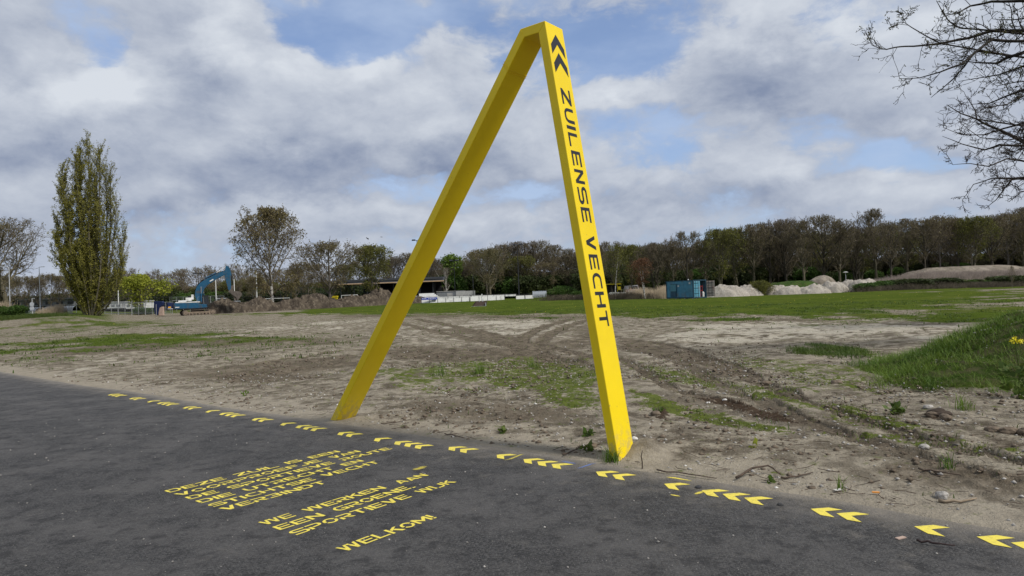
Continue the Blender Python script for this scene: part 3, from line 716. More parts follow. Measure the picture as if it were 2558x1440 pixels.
# ------------------------------------------------------------------ the yellow frame
MO = np.array([.943, 6.41, 0]); MPH = 2.464
MU = np.array([math.cos(MPH), math.sin(MPH), 0]); MN = np.array([-math.sin(MPH), math.cos(MPH), 0]); MBD = -.312
sTr, sTl, sLb, zT, wR, wL, sir, sil, zi = .668, .98, 4.42, 4.334, .094, .134, .753, .934, 4.235
def MP(s, z, d=0.0): return Vector(MO + MU * s + MN * d + np.array([0, 0, z]))
def yellow_paint():
    mt, t, b = new_mat('yellow_powder_coat')
    g = t.add('ShaderNodeTexCoord').outputs['Object']
    n = t.noise(g, 1.2, 4, .6); f = t.noise(g, 260, 2, .6)
    c = t.mix(t.ramp(n, .3, .7), (.77, .56, .003), (.84, .625, .005))
    st = t.noise(t.mapping(g, scale=(9, 9, .5)), 3.0, 5, .65)
    c = t.mix(t.ramp(st, .60, .78, 0, .22), c, (.50, .36, .03))
    sp = t.noise(g, 22, 3, .5); c = t.mix(t.ramp(sp, .73, .77, 0, .6), c, (.30, .22, .08))
    s3 = t.add('ShaderNodeNewGeometry'); s4 = t.add('ShaderNodeSeparateXYZ'); t.put(s4.inputs[0], s3.outputs['Position'])
    low = t.math('MULTIPLY', t.ramp(s4.outputs[2], .42, .04), t.ramp(t.noise(g, 12, 5, .7), .42, .62, 0, .55))
    c = t.mix(low, c, (.36, .29, .17))
    t.put(b.inputs['Base Color'], c); b.inputs['Roughness'].default_value = .42; b.inputs['Specular IOR Level'].default_value = .35
    bp = t.add('ShaderNodeBump'); bp.inputs['Strength'].default_value = .10; bp.inputs['Distance'].default_value = .002
    t.put(bp.inputs['Height'], f); t.l.new(bp.outputs[0], b.inputs['Normal'])
    return mt
YEL = yellow_paint()
DARKP = simple('dark_backing', (.018, .020, .026), .55, var=.2)
def build_frame():
    root = empty('arch_sculpture', 'tall bent yellow metal frame with black cut-out lettering standing at the path edge', 'sculpture', tuple(MP(1.6, 0, MBD / 2)))
    org = Vector(root.location)
    k = lambda a, b, z: b + (a - b) * z     # extend legs into the ground
    ext = lambda sb, st, zt, z: sb + (st - sb) * (z / zt)
    zb = -.35
    prof = [(ext(0, sTr, zT, zb), zb), (sTr, zT), (sTl, zT), (ext(sLb, sTl, zT, zb), zb), (ext(sLb - wL, sil, zi, zb), zb), (sil, zi), (sir, zi), (ext(wR, sir, zi, zb), zb)]
    # as three mitred beams (quads) so every face is clean
    A = [Vector(MP(s, z, 0)) - org for s, z in prof]; B = [Vector(MP(s, z, MBD)) - org for s, z in prof]
    F = [[0, 1, 6, 7], [1, 2, 5, 6], [2, 3, 4, 5]]
    F2 = [[a + 8 for a in f][::-1] for f in F]
    side = [[i, i + 8, (i + 1) % 8 + 8, (i + 1) % 8] for i in range(8)]
    fr = mesh_np('beam', np.array([tuple(v) for v in A + B]), F + F2 + side, YEL, root)
    bm = bmesh.new(); bm.from_mesh(fr.data); bmesh.ops.recalc_face_normals(bm, faces=bm.faces)
    bm.edges.ensure_lookup_table()
    keep = []
    for e in bm.edges:
        if len(e.link_faces) == 2 and e.link_faces[0].normal.angle(e.link_faces[1].normal) > .2: keep.append(e)
    bmesh.ops.bevel(bm, geom=keep, offset=.007, segments=3, affect='EDGES', profile=.5)
    bm.to_mesh(fr.data); bm.free()
    # lettering cut into the outer face of the right leg
    T0 = np.array(MP(sTr, zT, 0)); T1 = np.array(MP(0, 0, 0)); ex = (T1 - T0) / np.linalg.norm(T1 - T0); ey = -MN   # ey: toward the far side = top of the letters
    ez = np.cross(ex, ey); ez /= np.linalg.norm(ez)
    if ez @ (-MU) < 0: ez = -ez
    Wd = abs(MBD)
    def FP(a, f, d): return Vector(T0 + ex * a + ey * f * Wd + ez * d) - org
    f0, f1 = .245, .765
    LET = [('Z', .69, .857), ('U', .893, 1.05), ('I', 1.078, 1.115), ('L', 1.152, 1.298), ('E', 1.34, 1.497), ('N', 1.532, 1.677), ('S', 1.717, 1.88), ('E', 1.921, 2.073),
           ('V', 2.207, 2.352), ('E', 2.397, 2.55), ('C', 2.583, 2.738), ('H', 2.77, 2.928), ('T', 2.96, 3.114)]
    def inlay(name, polys):
        mb = MB()
        for i, q in enumerate(polys): mb.face([FP(a, f, -.0075 + .009 + .0003 * (i % 5)) for a, f in q])
        return mb.build(name, DARKP, root)
    for ch, a0, a1 in LET:
        w, P = glyph(ch, (.17, .225)); inlay('letter', [[(a0 + x / w * (a1 - a0), f0 + y * (f1 - f0)) for x, y in q] for q in P])
    for a0 in (.105, .303):
        inlay('chevron_mark', [[(a0, .5), (a0 + .11, .5), (a0 + .235, .13), (a0 + .132, .13)], [(a0, .5), (a0 + .132, .87), (a0 + .235, .87), (a0 + .11, .5)]])
    # weld line round the upper left leg and the mitre seams
    def along(q): return (sTl + (sLb - sTl) * q, zT * (1 - q)), (sil + (sLb - wL - sil) * q, zi * (1 - q))
    mb = MB()
    for q in (.066, .0705):
        (a, b), (c, d) = along(q); e = .003
        o1, o2 = (a + e, b + e * .4), (c - e, d - e * .4)
        pts = [MP(*o1, e) - org, MP(*o2, e) - org, MP(*o2, MBD - e) - org, MP(*o1, MBD - e) - org, MP(*o1, e) - org]
        mb.tube(pts, .0028, 5)
    mb.build('weld_seam', YEL, root)
    for (s0, z0), (s1, z1) in (((sTr, zT), (sir, zi)), ((sTl, zT), (sil, zi))):
        mb = MB(); mb.tube([MP(s0, z0 - .008, .0002) - org, MP(s1, z1 + .002, .0002) - org], .0022, 5); mb.build('mitre_seam', YEL, root)
build_frame()
# ------------------------------------------------------------------ trees
def tubes_np(P0, P1, R0, R1, k=3):
    P0 = np.asarray(P0, float); P1 = np.asarray(P1, float); R0 = np.asarray(R0, float); R1 = np.asarray(R1, float)
    d = P1 - P0; d /= np.linalg.norm(d, axis=1)[:, None] + 1e-9
    ref = np.where(np.abs(d[:, 2:3]) < .9, np.array([[0, 0, 1.]]), np.array([[1., 0, 0]]))
    a = np.cross(d, ref); a /= np.linalg.norm(a, axis=1)[:, None]; b = np.cross(d, a)
    n = len(P0); V = np.empty((n, 2, k, 3))
    for j in range(k):
        an = 2 * math.pi * j / k; o = a * math.cos(an) + b * math.sin(an)
        V[:, 0, j] = P0 + o * R0[:, None]; V[:, 1, j] = P1 + o * R1[:, None]
    base = (np.arange(n) * 2 * k)[:, None]
    F = np.concatenate([np.stack([base[:, 0] + j, base[:, 0] + (j + 1) % k, base[:, 0] + k + (j + 1) % k, base[:, 0] + k + j], -1) for j in range(k)])
    return V.reshape(-1, 3), F
def merge(parts):
    V = []; F = []; b = 0
    for v, f in parts: V.append(v); F.append(f + b); b += len(v)
    return np.vstack(V), np.vstack(F)
def leaf_np(rng, P, size, flat=.0, down=0.0, elong=1.6):
    """small kite-shaped leaves scattered at points P"""
    n = len(P); a = rng.normal(size=(n, 3)); a[:, 2] -= down; a /= np.linalg.norm(a, axis=1)[:, None]
    b = rng.normal(size=(n, 3)); b -= a * (a * b).sum(1)[:, None]; b /= np.linalg.norm(b, axis=1)[:, None]
    s = size * rng.uniform(.6, 1.35, n)[:, None]
    c = np.cross(a, b) * s * .12
    V = np.stack([P, P + a * s * elong * .5 + b * s * .5 + c, P + a * s * elong, P + a * s * elong * .5 - b * s * .5 + c], 1).reshape(-1, 3)
    return V, np.arange(n * 4).reshape(n, 4)

class Tree:
    """branching skeleton; levels of (count, length ratio, angle, wobble, up-pull, segments)"""
    def __init__(s, seed, H, env, trunk_r, levels, bare=.2, lean=0.03, trunk_wob=.03, trunks=1, twig_r=.012, spread=.0, top=1.0, rr=.55):
        s.rng = np.random.default_rng(seed); s.H = H; s.env = env; s.lv = levels; s.P0 = [[] for _ in range(6)]; s.P1 = [[] for _ in range(6)]; s.R0 = [[] for _ in range(6)]; s.R1 = [[] for _ in range(6)]
        s.tips = []; s.twig_r = twig_r; s.bare = bare; s.rr = rr
        for k in range(trunks):
            d = np.array([s.rng.normal() * (lean + spread), s.rng.normal() * (lean + spread), 1.0]); d /= np.linalg.norm(d)
            n = 10; p = np.array([0, 0, -.4]) + (np.array([s.rng.normal(), s.rng.normal(), 0]) * trunk_r * .6 if trunks > 1 else 0); L = H * top * s.rng.uniform(.85, 1.0) if k else H * top
            pts = [p]; 
            for i in range(n):
                d = d + s.rng.normal(size=3) * trunk_wob; d[2] += .08; d /= np.linalg.norm(d); p = p + d * (L + .4) / n; pts.append(p)
            rad = [trunk_r * ((1 - i / n) ** .8 * .93 + .02) * (1.25 if i == 0 else 1) for i in range(n + 1)]
            for i in range(n): s.seg(0, pts[i], pts[i + 1], rad[i], rad[i + 1])
            s.kids(pts, rad, 0, bare, L)
    def seg(s, l, a, b, r0, r1): s.P0[l].append(a); s.P1[l].append(b); s.R0[l].append(r0); s.R1[l].append(r1)
    def kids(s, pts, rad, lvl, start, L):
        if lvl >= len(s.lv): s.tips.append(pts[-1]); return
        cnt, ratio, ang, wob, upw, ns = s.lv[lvl]
        n = len(pts) - 1; az = s.rng.uniform(0, 6.28)
        for c in range(cnt):
            f = start + (1 - start) * ((c + s.rng.uniform(.1, .9)) / cnt); 
            if lvl == 0: f = min(f, .985)
            i = min(int(f * n), n - 1); u = f * n - i
            p = pts[i] + (pts[i + 1] - pts[i]) * u; d0 = pts[i + 1] - pts[i]; d0 = d0 / np.linalg.norm(d0); r = rad[i] + (rad[i + 1] - rad[i]) * u
            az += 2.4 + s.rng.normal() * .3
            ref = np.array([0, 0, 1.]) if abs(d0[2]) < .9 else np.array([1., 0, 0])
            a = np.cross(d0, ref); a /= np.linalg.norm(a); b = np.cross(d0, a); o = a * math.cos(az) + b * math.sin(az)
            th = math.radians(ang * s.rng.uniform(.75, 1.25)) * (1 - (.35 * f if lvl == 0 else 0))
            d = d0 * math.cos(th) + o * math.sin(th)
            if lvl == 0:
                z = max(0, min(1, p[2] / s.H)); Lc = s.env(z) / max(.35, math.sin(th)) * s.rng.uniform(.8, 1.08) * ratio
            else: Lc = L * ratio * s.rng.uniform(.7, 1.2) * (1 - .45 * f)
            hz_ = s.H - p[2]
            if d[2] > .05: Lc = min(Lc, max(.25, hz_ / max(d[2] + upw * 1.5, .3)))
            rxy = math.hypot(p[0] + d[0] * Lc, p[1] + d[1] * Lc); ev = s.env(max(0, min(1, (p[2] + d[2] * Lc * .8) / s.H))) * 1.06
            if lvl > 0 and rxy > ev and rxy > math.hypot(p[0], p[1]): Lc *= max(.35, 1 - (rxy - ev) / (Lc + .01))
            if Lc < .12: continue
            rc = max(s.twig_r, min(r * s.rr * (1.25 - .4 * f), r * .85)) if lvl < len(s.lv) - 1 else s.twig_r
            rc = max(rc, s.twig_r * (1 + .5 * (len(s.lv) - 1 - lvl)))
            q = [p]; rl = []
            for k in range(ns):
                d = d + s.rng.normal(size=3) * wob; d[2] += upw; d /= np.linalg.norm(d); q.append(q[-1] + d * Lc / ns)
            rl = [rc * (1 - .72 * k / ns) for k in range(ns + 1)]
            for k in range(ns): s.seg(lvl + 1, q[k], q[k + 1], rl[k], rl[k + 1])
            s.kids(q, rl, lvl + 1, .22, Lc)
    def wood(s, lo, hi, k=(8, 6, 4, 3, 3, 3)):
        parts = [tubes_np(s.P0[l], s.P1[l], s.R0[l], s.R1[l], k[l]) for l in range(lo, hi) if len(s.P0[l])]
        # equal face size (quads) everywhere
        return merge(parts)

def bark(name, c, var=.25, sc=2.5, spots=None):
    mt, t, b = new_mat(name); g = t.add('ShaderNodeTexCoord').outputs['Object']
    n = t.noise(t.mapping(g, scale=(1, 1, .35)), sc * 3, 5, .65)
    col = t.mix(t.ramp(n, .3, .7), tuple(x * (1 - var) for x in c), tuple(x * (1 + var) for x in c))
    if spots: col = t.mix(t.ramp(t.noise(t.mapping(g, scale=(1, 1, 2.2)), 1.6, 3, .6), .52, .6), col, spots)
    t.put(b.inputs['Base Color'], col); b.inputs['Roughness'].default_value = .9; b.inputs['Specular IOR Level'].default_value = .15
    return mt
def leafmat(name, c1, c2, sc=.5):
    mt, t, b = new_mat(name); g = t.add('ShaderNodeTexCoord').outputs['Object']
    n = t.noise(g, sc, 3, .6); n2 = t.noise(g, 5, 2, .5)
    c = t.mix(t.ramp(t.math('MULTIPLY_ADD', n2, .4, t.math('MULTIPLY', n, .6)), .36, .62), c1, c2)
    t.put(b.inputs['Base Color'], c); b.inputs['Roughness'].default_value = .65; b.inputs['Specular IOR Level'].default_value = .2
    tr = t.add('ShaderNodeBsdfTranslucent'); t.put(tr.inputs[0], c); mx = t.add('ShaderNodeMixShader'); mx.inputs[0].default_value = .35
    t.l.new(b.outputs[0], mx.inputs[1]); t.l.new(tr.outputs[0], mx.inputs[2]); t.l.new(mx.outputs[0], t.n['Material Output'].inputs[0])
    return mt
B_DK = bark('bark_dark', (.066, .058, .045)); B_MD = bark('bark_brown', (.125, .110, .075)); B_GR = bark('bark_grey_brown', (.15, .13, .108)); B_TW = bark('twigs_brown', (.130, .108, .076), .2)
B_TWR = bark('twigs_reddish', (.10, .068, .050), .2); B_TWG = bark('twigs_olive', (.10, .095, .05), .2)
B_BI = bark('bark_birch', (.46, .44, .40), .18, 2.5, (.05, .045, .04)); B_TWP = bark('twigs_pale', (.17, .135, .11), .2)
L_OL = leafmat('buds_olive', (.095, .10, .022), (.17, .17, .035)); L_PO = leafmat('leaves_poplar', (.165, .160, .030), (.285, .265, .055), .35); L_YG = leafmat('leaves_yellow_green', (.17, .20, .02), (.34, .36, .045), .8)
L_BR = leafmat('buds_brown', (.125, .104, .050), (.18, .155, .066)); L_GN = leafmat('leaves_green', (.035, .075, .014), (.085, .15, .028), .7); L_DG = leafmat('leaves_dark', (.030, .044, .014), (.062, .078, .024), .5)
L_RD = leafmat('buds_rust', (.12, .06, .035), (.19, .10, .05)); L_FG = leafmat('leaves_fresh', (.08, .14, .02), (.17, .25, .04), .8); L_BRD = leafmat('catkins_birch', (.14, .115, .05), (.21, .175, .07))

def ell(w, lo=.15, pk=.5, p=1.7):
    """crown half width by height fraction"""
    def f(z):
        if z < lo: return w * .35
        u = (z - lo) / (1 - lo); q = (u - pk) / (pk if u < pk else 1 - pk)
        return 1.25 * w * max(.08, (1 - abs(q) ** p)) ** .55
    return f
def make_tree(name, label, cat, T, wood_mat, twig_mat, leaf=None, lv_split=2, group=None, mesh_name=None):
    root = empty(name, label, cat, group=group)
    n = len(T.lv) + 1
    v, f = T.wood(0, lv_split); mesh_np('trunk', v, f, wood_mat, root, smooth=True)
    v, f = T.wood(lv_split, n); m = [twig_mat]; mi = np.zeros(len(f), int)
    if leaf:
        lm, per, size, jit, down = leaf; rng = T.rng; tp = np.array(T.tips)
        tp = np.repeat(tp, max(1, int(per)), axis=0) if per >= 1 else tp[rng.random(len(tp)) < per]
        tp = tp + rng.normal(size=tp.shape) * jit
        lv_, lf = leaf_np(rng, tp, size, down=down); f2 = lf + len(v); v = np.vstack([v, lv_]); mi = np.concatenate([mi, np.ones(len(f2), int)]); f = np.vstack([f, f2]); m.append(lm)
    mesh_np('crown', v, f, None, root, mats=m, midx=mi)
    root['h_'] = float(np.percentile(v[:, 2], 99.5))
    return root
# prototypes (each first placed copy is the prototype itself)
LV = [(17, 1.0, 54, .10, .06, 5), (9, .52, 42, .14, .05, 4), (8, .5, 40, .18, .05, 3), (5, .55, 38, .2, .03, 2)]
PROTO = {}
def proto(key, fn): PROTO[key] = dict(fn=fn, root=None)
proto('round', lambda: make_tree('bare_tree', 'x', 'tree', Tree(11, 15, ell(6.9, .18, .52, 2.6), .42, LV, .20, twig_r=.023, top=.86), B_DK, B_TW, (L_BR, .5, .16, .12, 0)))
proto('round2', lambda: make_tree('bare_tree', 'x', 'tree', Tree(27, 15, ell(6.4, .22, .55, 2.6), .36, LV, .24, twig_r=.025, trunks=2, spread=.10, top=.86), B_DK, B_TW, None))
proto('tall', lambda: make_tree('bare_tree', 'x', 'tree', Tree(35, 17, ell(4.2, .25, .5), .34, [(20, 1.0, 40, .09, .07, 5), (8, .52, 38, .14, .05, 4), (8, .5, 38, .18, .05, 3), (5, .5, 38, .2, .03, 2)], .28, twig_r=.024, top=.88), B_MD, B_TW, (L_BR, .5, .14, .1, 0)))
proto('olive', lambda: make_tree('budding_tree', 'x', 'tree', Tree(41, 14, ell(5.6, .2, .55, 2.4), .28, [(16, 1.0, 44, .10, .07, 5), (8, .5, 38, .14, .06, 4), (7, .48, 38, .18, .05, 3), (4, .5, 38, .2, .03, 2)], .2, twig_r=.018, trunks=2, spread=.08), B_MD, B_TWG, (L_OL, 1, .20, .2, 0)))
proto('brown', lambda: make_tree('budding_tree', 'x', 'tree', Tree(52, 13, ell(5.8, .2, .5, 2.4), .28, LV, .2, twig_r=.018, top=.86), B_GR, B_TWP, (L_BR, 1, .18, .2, .2)))
proto('slim', lambda: make_tree('slim_bare_tree', 'x', 'tree', Tree(63, 14, ell(2.1, .15, .4), .16, [(22, 1.0, 32, .08, .09, 4), (7, .5, 32, .14, .06, 3), (6, .5, 35, .18, .05, 2)], .15, twig_r=.020), B_GR, B_TWP, (L_BR, 2, .15, .12, 0)))
proto('shrub', lambda: make_tree('green_shrub', 'x', 'shrub', Tree(74, 4, ell(2.6, .02, .4), .06, [(22, 1.0, 48, .12, .05, 4), (7, .5, 42, .18, .04, 3), (6, .5, 42, .2, .03, 2)], .03, twig_r=.014, trunks=4, spread=.45), B_MD, B_TWG, (L_GN, 3, .24, .28, 0), lv_split=1))
proto('dshrub', lambda: make_tree('dark_shrub', 'x', 'shrub', Tree(75, 5, ell(3.2, .02, .45), .06, [(24, 1.0, 48, .12, .05, 4), (7, .5, 42, .18, .04, 3), (6, .5, 42, .2, .03, 2)], .03, twig_r=.016, trunks=4, spread=.45), B_DK, B_TW, (L_DG, 4, .34, .35, 0), lv_split=1))
proto('thicket', lambda: make_tree('thicket_tree', 'x', 'tree', Tree(91, 10, ell(4.8, .02, .45), .12, [(26, 1.0, 46, .12, .06, 5), (9, .5, 42, .16, .05, 4), (7, .5, 42, .2, .03, 3)], .03, twig_r=.026, trunks=5, spread=.22), B_DK, B_TW, (leafmat('buds_thicket_shaded', (.050, .046, .028), (.085, .078, .036), .3), 3, .26, .35, 0), lv_split=1))  # bud colour darkened to paint in the darkness behind the front trees
def place(key, px, Y, top_px=None, H=None, wscale=None, label=None, group=None, rz=None, cat='tree', name=None, z=None, rng=random.Random(99)):
    """a tree whose foot is in column px at depth Y and whose top reaches photo row top_px"""
    pr = PROTO[key]
    if pr['root'] is None: r = pr['fn'](); pr['root'] = r; pr['H'] = r['h_']
    else: r = link_copy(pr['root'])
    X = GX(px, Y, 1.0); zt = float(terrain(X, Y)) if z is None else z
    if H is None: H = W3(px, top_px, Y)[2] - zt
    s = H / pr['H']; ws = wscale or 1.0
    r.location = (X, Y, zt - .05); r.scale = (s * ws, s * ws, s); r.rotation_euler = (0, 0, rng.uniform(0, 6.28) if rz is None else rz)
    if name: r.name = name
    r['label'] = label; r['category'] = cat
    if group: r['group'] = group
    elif 'group' in r.keys(): del r['group']
    return r

WL = 'bare brown woodland tree in the dense wood behind the sand heaps'
WG = 'trees of the wood on the right behind the field'
ORD = 'first second third fourth fifth sixth seventh eighth ninth tenth eleventh twelfth thirteenth fourteenth fifteenth sixteenth seventeenth eighteenth nineteenth twentieth'.split() + ['twenty-' + q for q in 'first second third fourth fifth sixth seventh eighth ninth'.split()]
LOOK = {'tall': 'tall narrow bare tree', 'round': 'round crowned bare tree', 'round2': 'forked spreading bare tree', 'olive': 'olive budding tree', 'brown': 'brown budding tree'}
rw = random.Random(7)
# front row of the right wood: px, top row, kind, width
ROW = [(1500, 612, 'tall', 1.0), (1528, 604, 'round', .8), (1575, 612, 'olive', .9), (1640, 606, 'round2', .8), (1683, 602, 'tall', .9), (1718, 579, 'round', .72), (1762, 600, 'tall', 1.1), (1800, 573, 'olive', .9), (1842, 570, 'olive', .85),
       (1885, 560, 'tall', 1.2), (1925, 556, 'round', .85), (1968, 547, 'round2', .8), (2010, 552, 'tall', 1.1), (2058, 538, 'round', .85), (2098, 552, 'tall', 1.1), (2140, 566, 'round2', .75), (2190, 522, 'tall', 1.0), (2228, 555, 'round', .75),
       (2268, 546, 'tall', 1.1), (2312, 548, 'round', .8), (2350, 540, 'brown', .85), (2392, 546, 'round2', .8), (2432, 541, 'olive', .95), (2478, 538, 'round', .85), (2520, 534, 'brown', .9), (2560, 518, 'tall', 1.1), (2610, 520, 'round', .9), (2670, 515, 'round2', .9)]
for i, (px, tp, k, w) in enumerate(ROW):
    place(k, px, 138 + rw.uniform(-7, 7), tp, wscale=w, label='%s, %s from the left in the front row of the right wood' % (LOOK[k], ORD[i]), group=WG, rng=rw)
for i in range(38):
    px = 1470 + i * 32 + rw.uniform(-8, 8); tp = np.interp(px, [1480, 1700, 1850, 2000, 2200, 2600], [668, 664, 656, 648, 644, 634]) + rw.uniform(-10, 12)
    place('thicket', px, 166 + rw.uniform(-6, 10), tp, wscale=rw.uniform(1.0, 1.4), label='dense brown thicket tree filling the right wood between the trunks', group='thicket trees inside the right wood', rng=rw)
for i in range(30):
    px = 1490 + i * 41 + rw.uniform(-10, 10); tp = np.interp(px, [1480, 1700, 1850, 2000, 2200, 2600], [628, 612, 588, 572, 570, 555]) + rw.uniform(-8, 14)
    place(rw.choice(['round', 'round2', 'tall', 'olive', 'brown']), px, 158 + rw.uniform(-8, 10), tp, wscale=rw.uniform(.8, 1.1), label=WL, group=WG, rng=rw)
for i in range(34):
    px = 1470 + i * 37 + rw.uniform(-10, 10); tp = np.interp(px, [1480, 1700, 1850, 2000, 2200, 2600], [640, 625, 605, 590, 585, 572]) + rw.uniform(-6, 14)
    place(rw.choice(['round', 'round2', 'tall', 'brown']), px, 186 + rw.uniform(-8, 12), tp, wscale=rw.uniform(1.0, 1.3), label=WL, group=WG, rng=rw)
UL = 'dark green undergrowth shrub at the foot of the right wood'; UG = 'undergrowth shrubs below the right wood'
for i in range(44):
    px = 1460 + i * 27 + rw.uniform(-8, 8); tp = rw.uniform(672, 694) - (px - 1500) * .018
    place('dshrub' if rw.random() < .72 else 'shrub', px, 146 + rw.uniform(-4, 22), tp, wscale=rw.uniform(.8, 1.1), label=UL, group=UG, cat='shrub', name='woodland_shrub', rng=rw)

# trees seen through the frame, behind the football ground
ML = 'bare or budding tree in the row behind the white boards'; MG = 'trees behind the white boards in the middle distance'
MID = [(1085, 645, 'round2', .8, 175), (1190, 632, 'round', .8, 180), (1218, 622, 'brown', 1.0, 166), (1262, 612, 'tall', 1.0, 184), (1290, 604, 'round2', .9, 180), (1345, 602, 'round', .85, 182), (1388, 612, 'tall', 1.1, 184), (1420, 622, 'round', .8, 178), (1455, 628, 'round2', .9, 180),
       (1160, 652, 'brown', .8, 186), (1240, 640, 'olive', 1.0, 192), (1310, 640, 'olive', 1.0, 176), (1365, 655, 'brown', .9, 172), (1120, 655, 'brown', .8, 196), (1180, 655, 'olive', .9, 200), (1330, 630, 'brown', 1.1, 205), (1400, 640, 'brown', 1.1, 200), (1270, 645, 'round', 1.1, 205), (1440, 640, 'olive', 1.1, 196)]
for i, (px, tp, k, w, Y) in enumerate(sorted(MID)): place(k, px, Y, tp, wscale=w * 1.1, label='%s, %s from the left behind the white boards' % (LOOK[k], ORD[i]), group=MG, rng=rw)
for i in range(12): place('thicket', 1085 + i * 33, 192 + rw.uniform(-5, 5), rw.uniform(672, 690), wscale=1.2, label='dense brown thicket tree behind the white boards', group='thicket trees behind the white boards', rng=rw)
for i in range(26): place('thicket', 250 + i * 32, 196 + rw.uniform(-5, 5), rw.uniform(722, 730) - .02 * i * 32, wscale=1.5, label='low brown thicket tree in the far belt on the left', group='thicket trees in the far belt on the left', rng=rw)
for i in range(22):
    px = 1090 + i * 18; place('shrub' if rw.random() < .35 else 'dshrub', px, 168 + rw.uniform(0, 18), rw.uniform(686, 706), wscale=rw.uniform(.9, 1.3), label='green undergrowth shrub behind the white boards', group='undergrowth behind the white boards', cat='shrub', name='background_shrub', rng=rw)
# long thin far row on the left
LL = 'slender bare tree in the far row behind the excavator'; LG = 'slender trees in the far row on the left'
for i in range(46):
    px = 262 + i * 12.5 + rw.uniform(-4, 4); tp = 680 + rw.uniform(-9, 9) - 14 * math.exp(-((px - 560) / 60) ** 2)
    place('slim', px, 205 + rw.uniform(-10, 14), tp, wscale=rw.uniform(1.0, 1.5), label=LL, group=LG, rng=rw)
for i in range(34):
    px = 258 + i * 20 + rw.uniform(-6, 6); tp = 706 + rw.uniform(-12, 12)
    place(rw.choice(['olive', 'olive', 'brown', 'slim']), px, 186 + rw.uniform(-8, 8), tp, wscale=rw.uniform(1.0, 1.4), label='low budding tree in the thicket behind the soil heap', group='low trees of the thicket behind the soil heap', rng=rw)
for i in range(30):
    px = 262 + i * 24 + rw.uniform(-6, 6)
    place('shrub' if rw.random() < .25 else 'dshrub', px, 176 + rw.uniform(-4, 8), rw.uniform(730, 742) - (px - 260) * .02, wscale=rw.uniform(1, 1.5), label='green shrub in the hedge behind the sports pitch', group='hedge shrubs behind the sports pitch', cat='shrub', name='hedge_shrub', rng=rw)
# trees right of the birch
for i, (px, tp, k, w, Y) in enumerate([(770, 655, 'brown', 1.1, 158), (870, 660, 'olive', 1.0, 165), (985, 640, 'round2', .9, 175), (1025, 632, 'round', .85, 176), (900, 655, 'round', 1, 178), (960, 655, 'brown', 1.1, 180), (1055, 640, 'brown', .9, 178), (640, 690, 'brown', 1., 160), (740, 670, 'brown', 1., 170)]):
    place(k, px, Y, tp, wscale=w, label='%s behind the soil heaps, %s' % (LOOK[k], ['right of the white birch', 'between the two bushy budding trees', 'left of the left frame leg', 'partly behind the left frame leg', 'just left of the olive budding tree', 'above the stand roof', 'right of the left frame leg', 'left of the white birch', 'behind the white birch'][i]), group='budding trees around the covered stand', rng=rw)
# left edge
for i, (px, tp, k, w, Y) in enumerate([(70, 690, 'brown', .9, 150), (100, 696, 'round2', .8, 152), (128, 684, 'brown', .8, 158), (150, 690, 'round', .7, 160), (40, 700, 'brown', .9, 165), (10, 690, 'round', .8, 170), (175, 706, 'brown', .8, 170), (330, 690, 'brown', .9, 160), (300, 700, 'olive', .8, 165), (365, 700, 'brown', .8, 172), (-40, 660, 'round', .9, 160)]):
    place(k, px, Y, tp, wscale=w, label='small %s %s' % (LOOK[k], ['above the road signs', 'behind the straight pale lamp', 'right of the straight pale lamp', 'just left of the poplar', 'right of the curved street lamp', 'behind the curved street lamp', 'behind the poplar trunk', 'right of the poplar', 'between the poplar and the yellow green tree', 'right of the yellow green tree', 'cut off by the left edge of the picture'][i]), group='small bare trees at the left edge', rng=rw)
for i in range(14):
    px = -30 + i * 28 + rw.uniform(-6, 6)
    place('dshrub', px, 172 + rw.uniform(-4, 8), rw.uniform(735, 745), wscale=rw.uniform(1, 1.5), label='dark shrub behind the shelters at the left edge', group='dark shrubs at the left edge', cat='shrub', name='hedge_shrub', rng=rw)

# single characteristic trees ----------------------------------------------------
def unique(name, label, cat, T, px, Y, tp, H0, wood, twig, leaf, ws=1.0, rz=0.0, split=2, grp=None):
    r = make_tree(name, label, cat, T, wood, twig, leaf, split, grp)
    X = GX(px, Y, 1.0); zt = float(terrain(X, Y)); H = W3(px, tp, Y)[2] - zt; s = H / r['h_']; del r['h_']
    r.location = (X, Y, zt - .05); r.scale = (s * ws, s * ws, s); r.rotation_euler = (0, 0, rz); return r
unique('bare_tree', 'large spreading bare tree at the left edge behind the street lamp', 'tree', Tree(101, 15, ell(8.6, .10, .5, 2.4), .42, [(15, 1.0, 60, .12, .07, 6), (9, .5, 42, .15, .05, 5), (8, .5, 40, .18, .04, 3), (5, .5, 36, .2, .03, 2)], .10, twig_r=.020, trunks=2, spread=.12), 22, 128, 546, 15, B_MD, B_TW, (L_BR, 1, .12, .1, 0), 1.0)
unique('birch_tree', 'tall weeping birch with white trunk behind the soil heap', 'tree', Tree(105, 16, ell(5.9, .08, .45, 2.0), .30, [(24, 1.0, 46, .08, .06, 6), (9, .5, 45, .15, .02, 5), (7, .55, 45, .18, -.12, 4), (7, .8, 35, .12, -.30, 3)], .14, twig_r=.018, trunks=1, trunk_wob=.02, lean=.01, rr=.5, top=.92), 682, 128, 519, 16, B_BI, B_TW, (L_BRD, 1, .17, .16, 1.0), .92, 2.6, split=1)
unique('round_tree', 'bright yellow green leafy tree left of the excavator', 'tree', Tree(111, 7, ell(4.6, .15, .5), .2, [(16, 1.0, 52, .1, .05, 5), (8, .5, 42, .15, .04, 4), (7, .5, 40, .2, .02, 2)], .2, twig_r=.02), 352, 134, 687, 7, B_MD, B_TWG, (L_YG, 7, .22, .32, .2), 1.2)
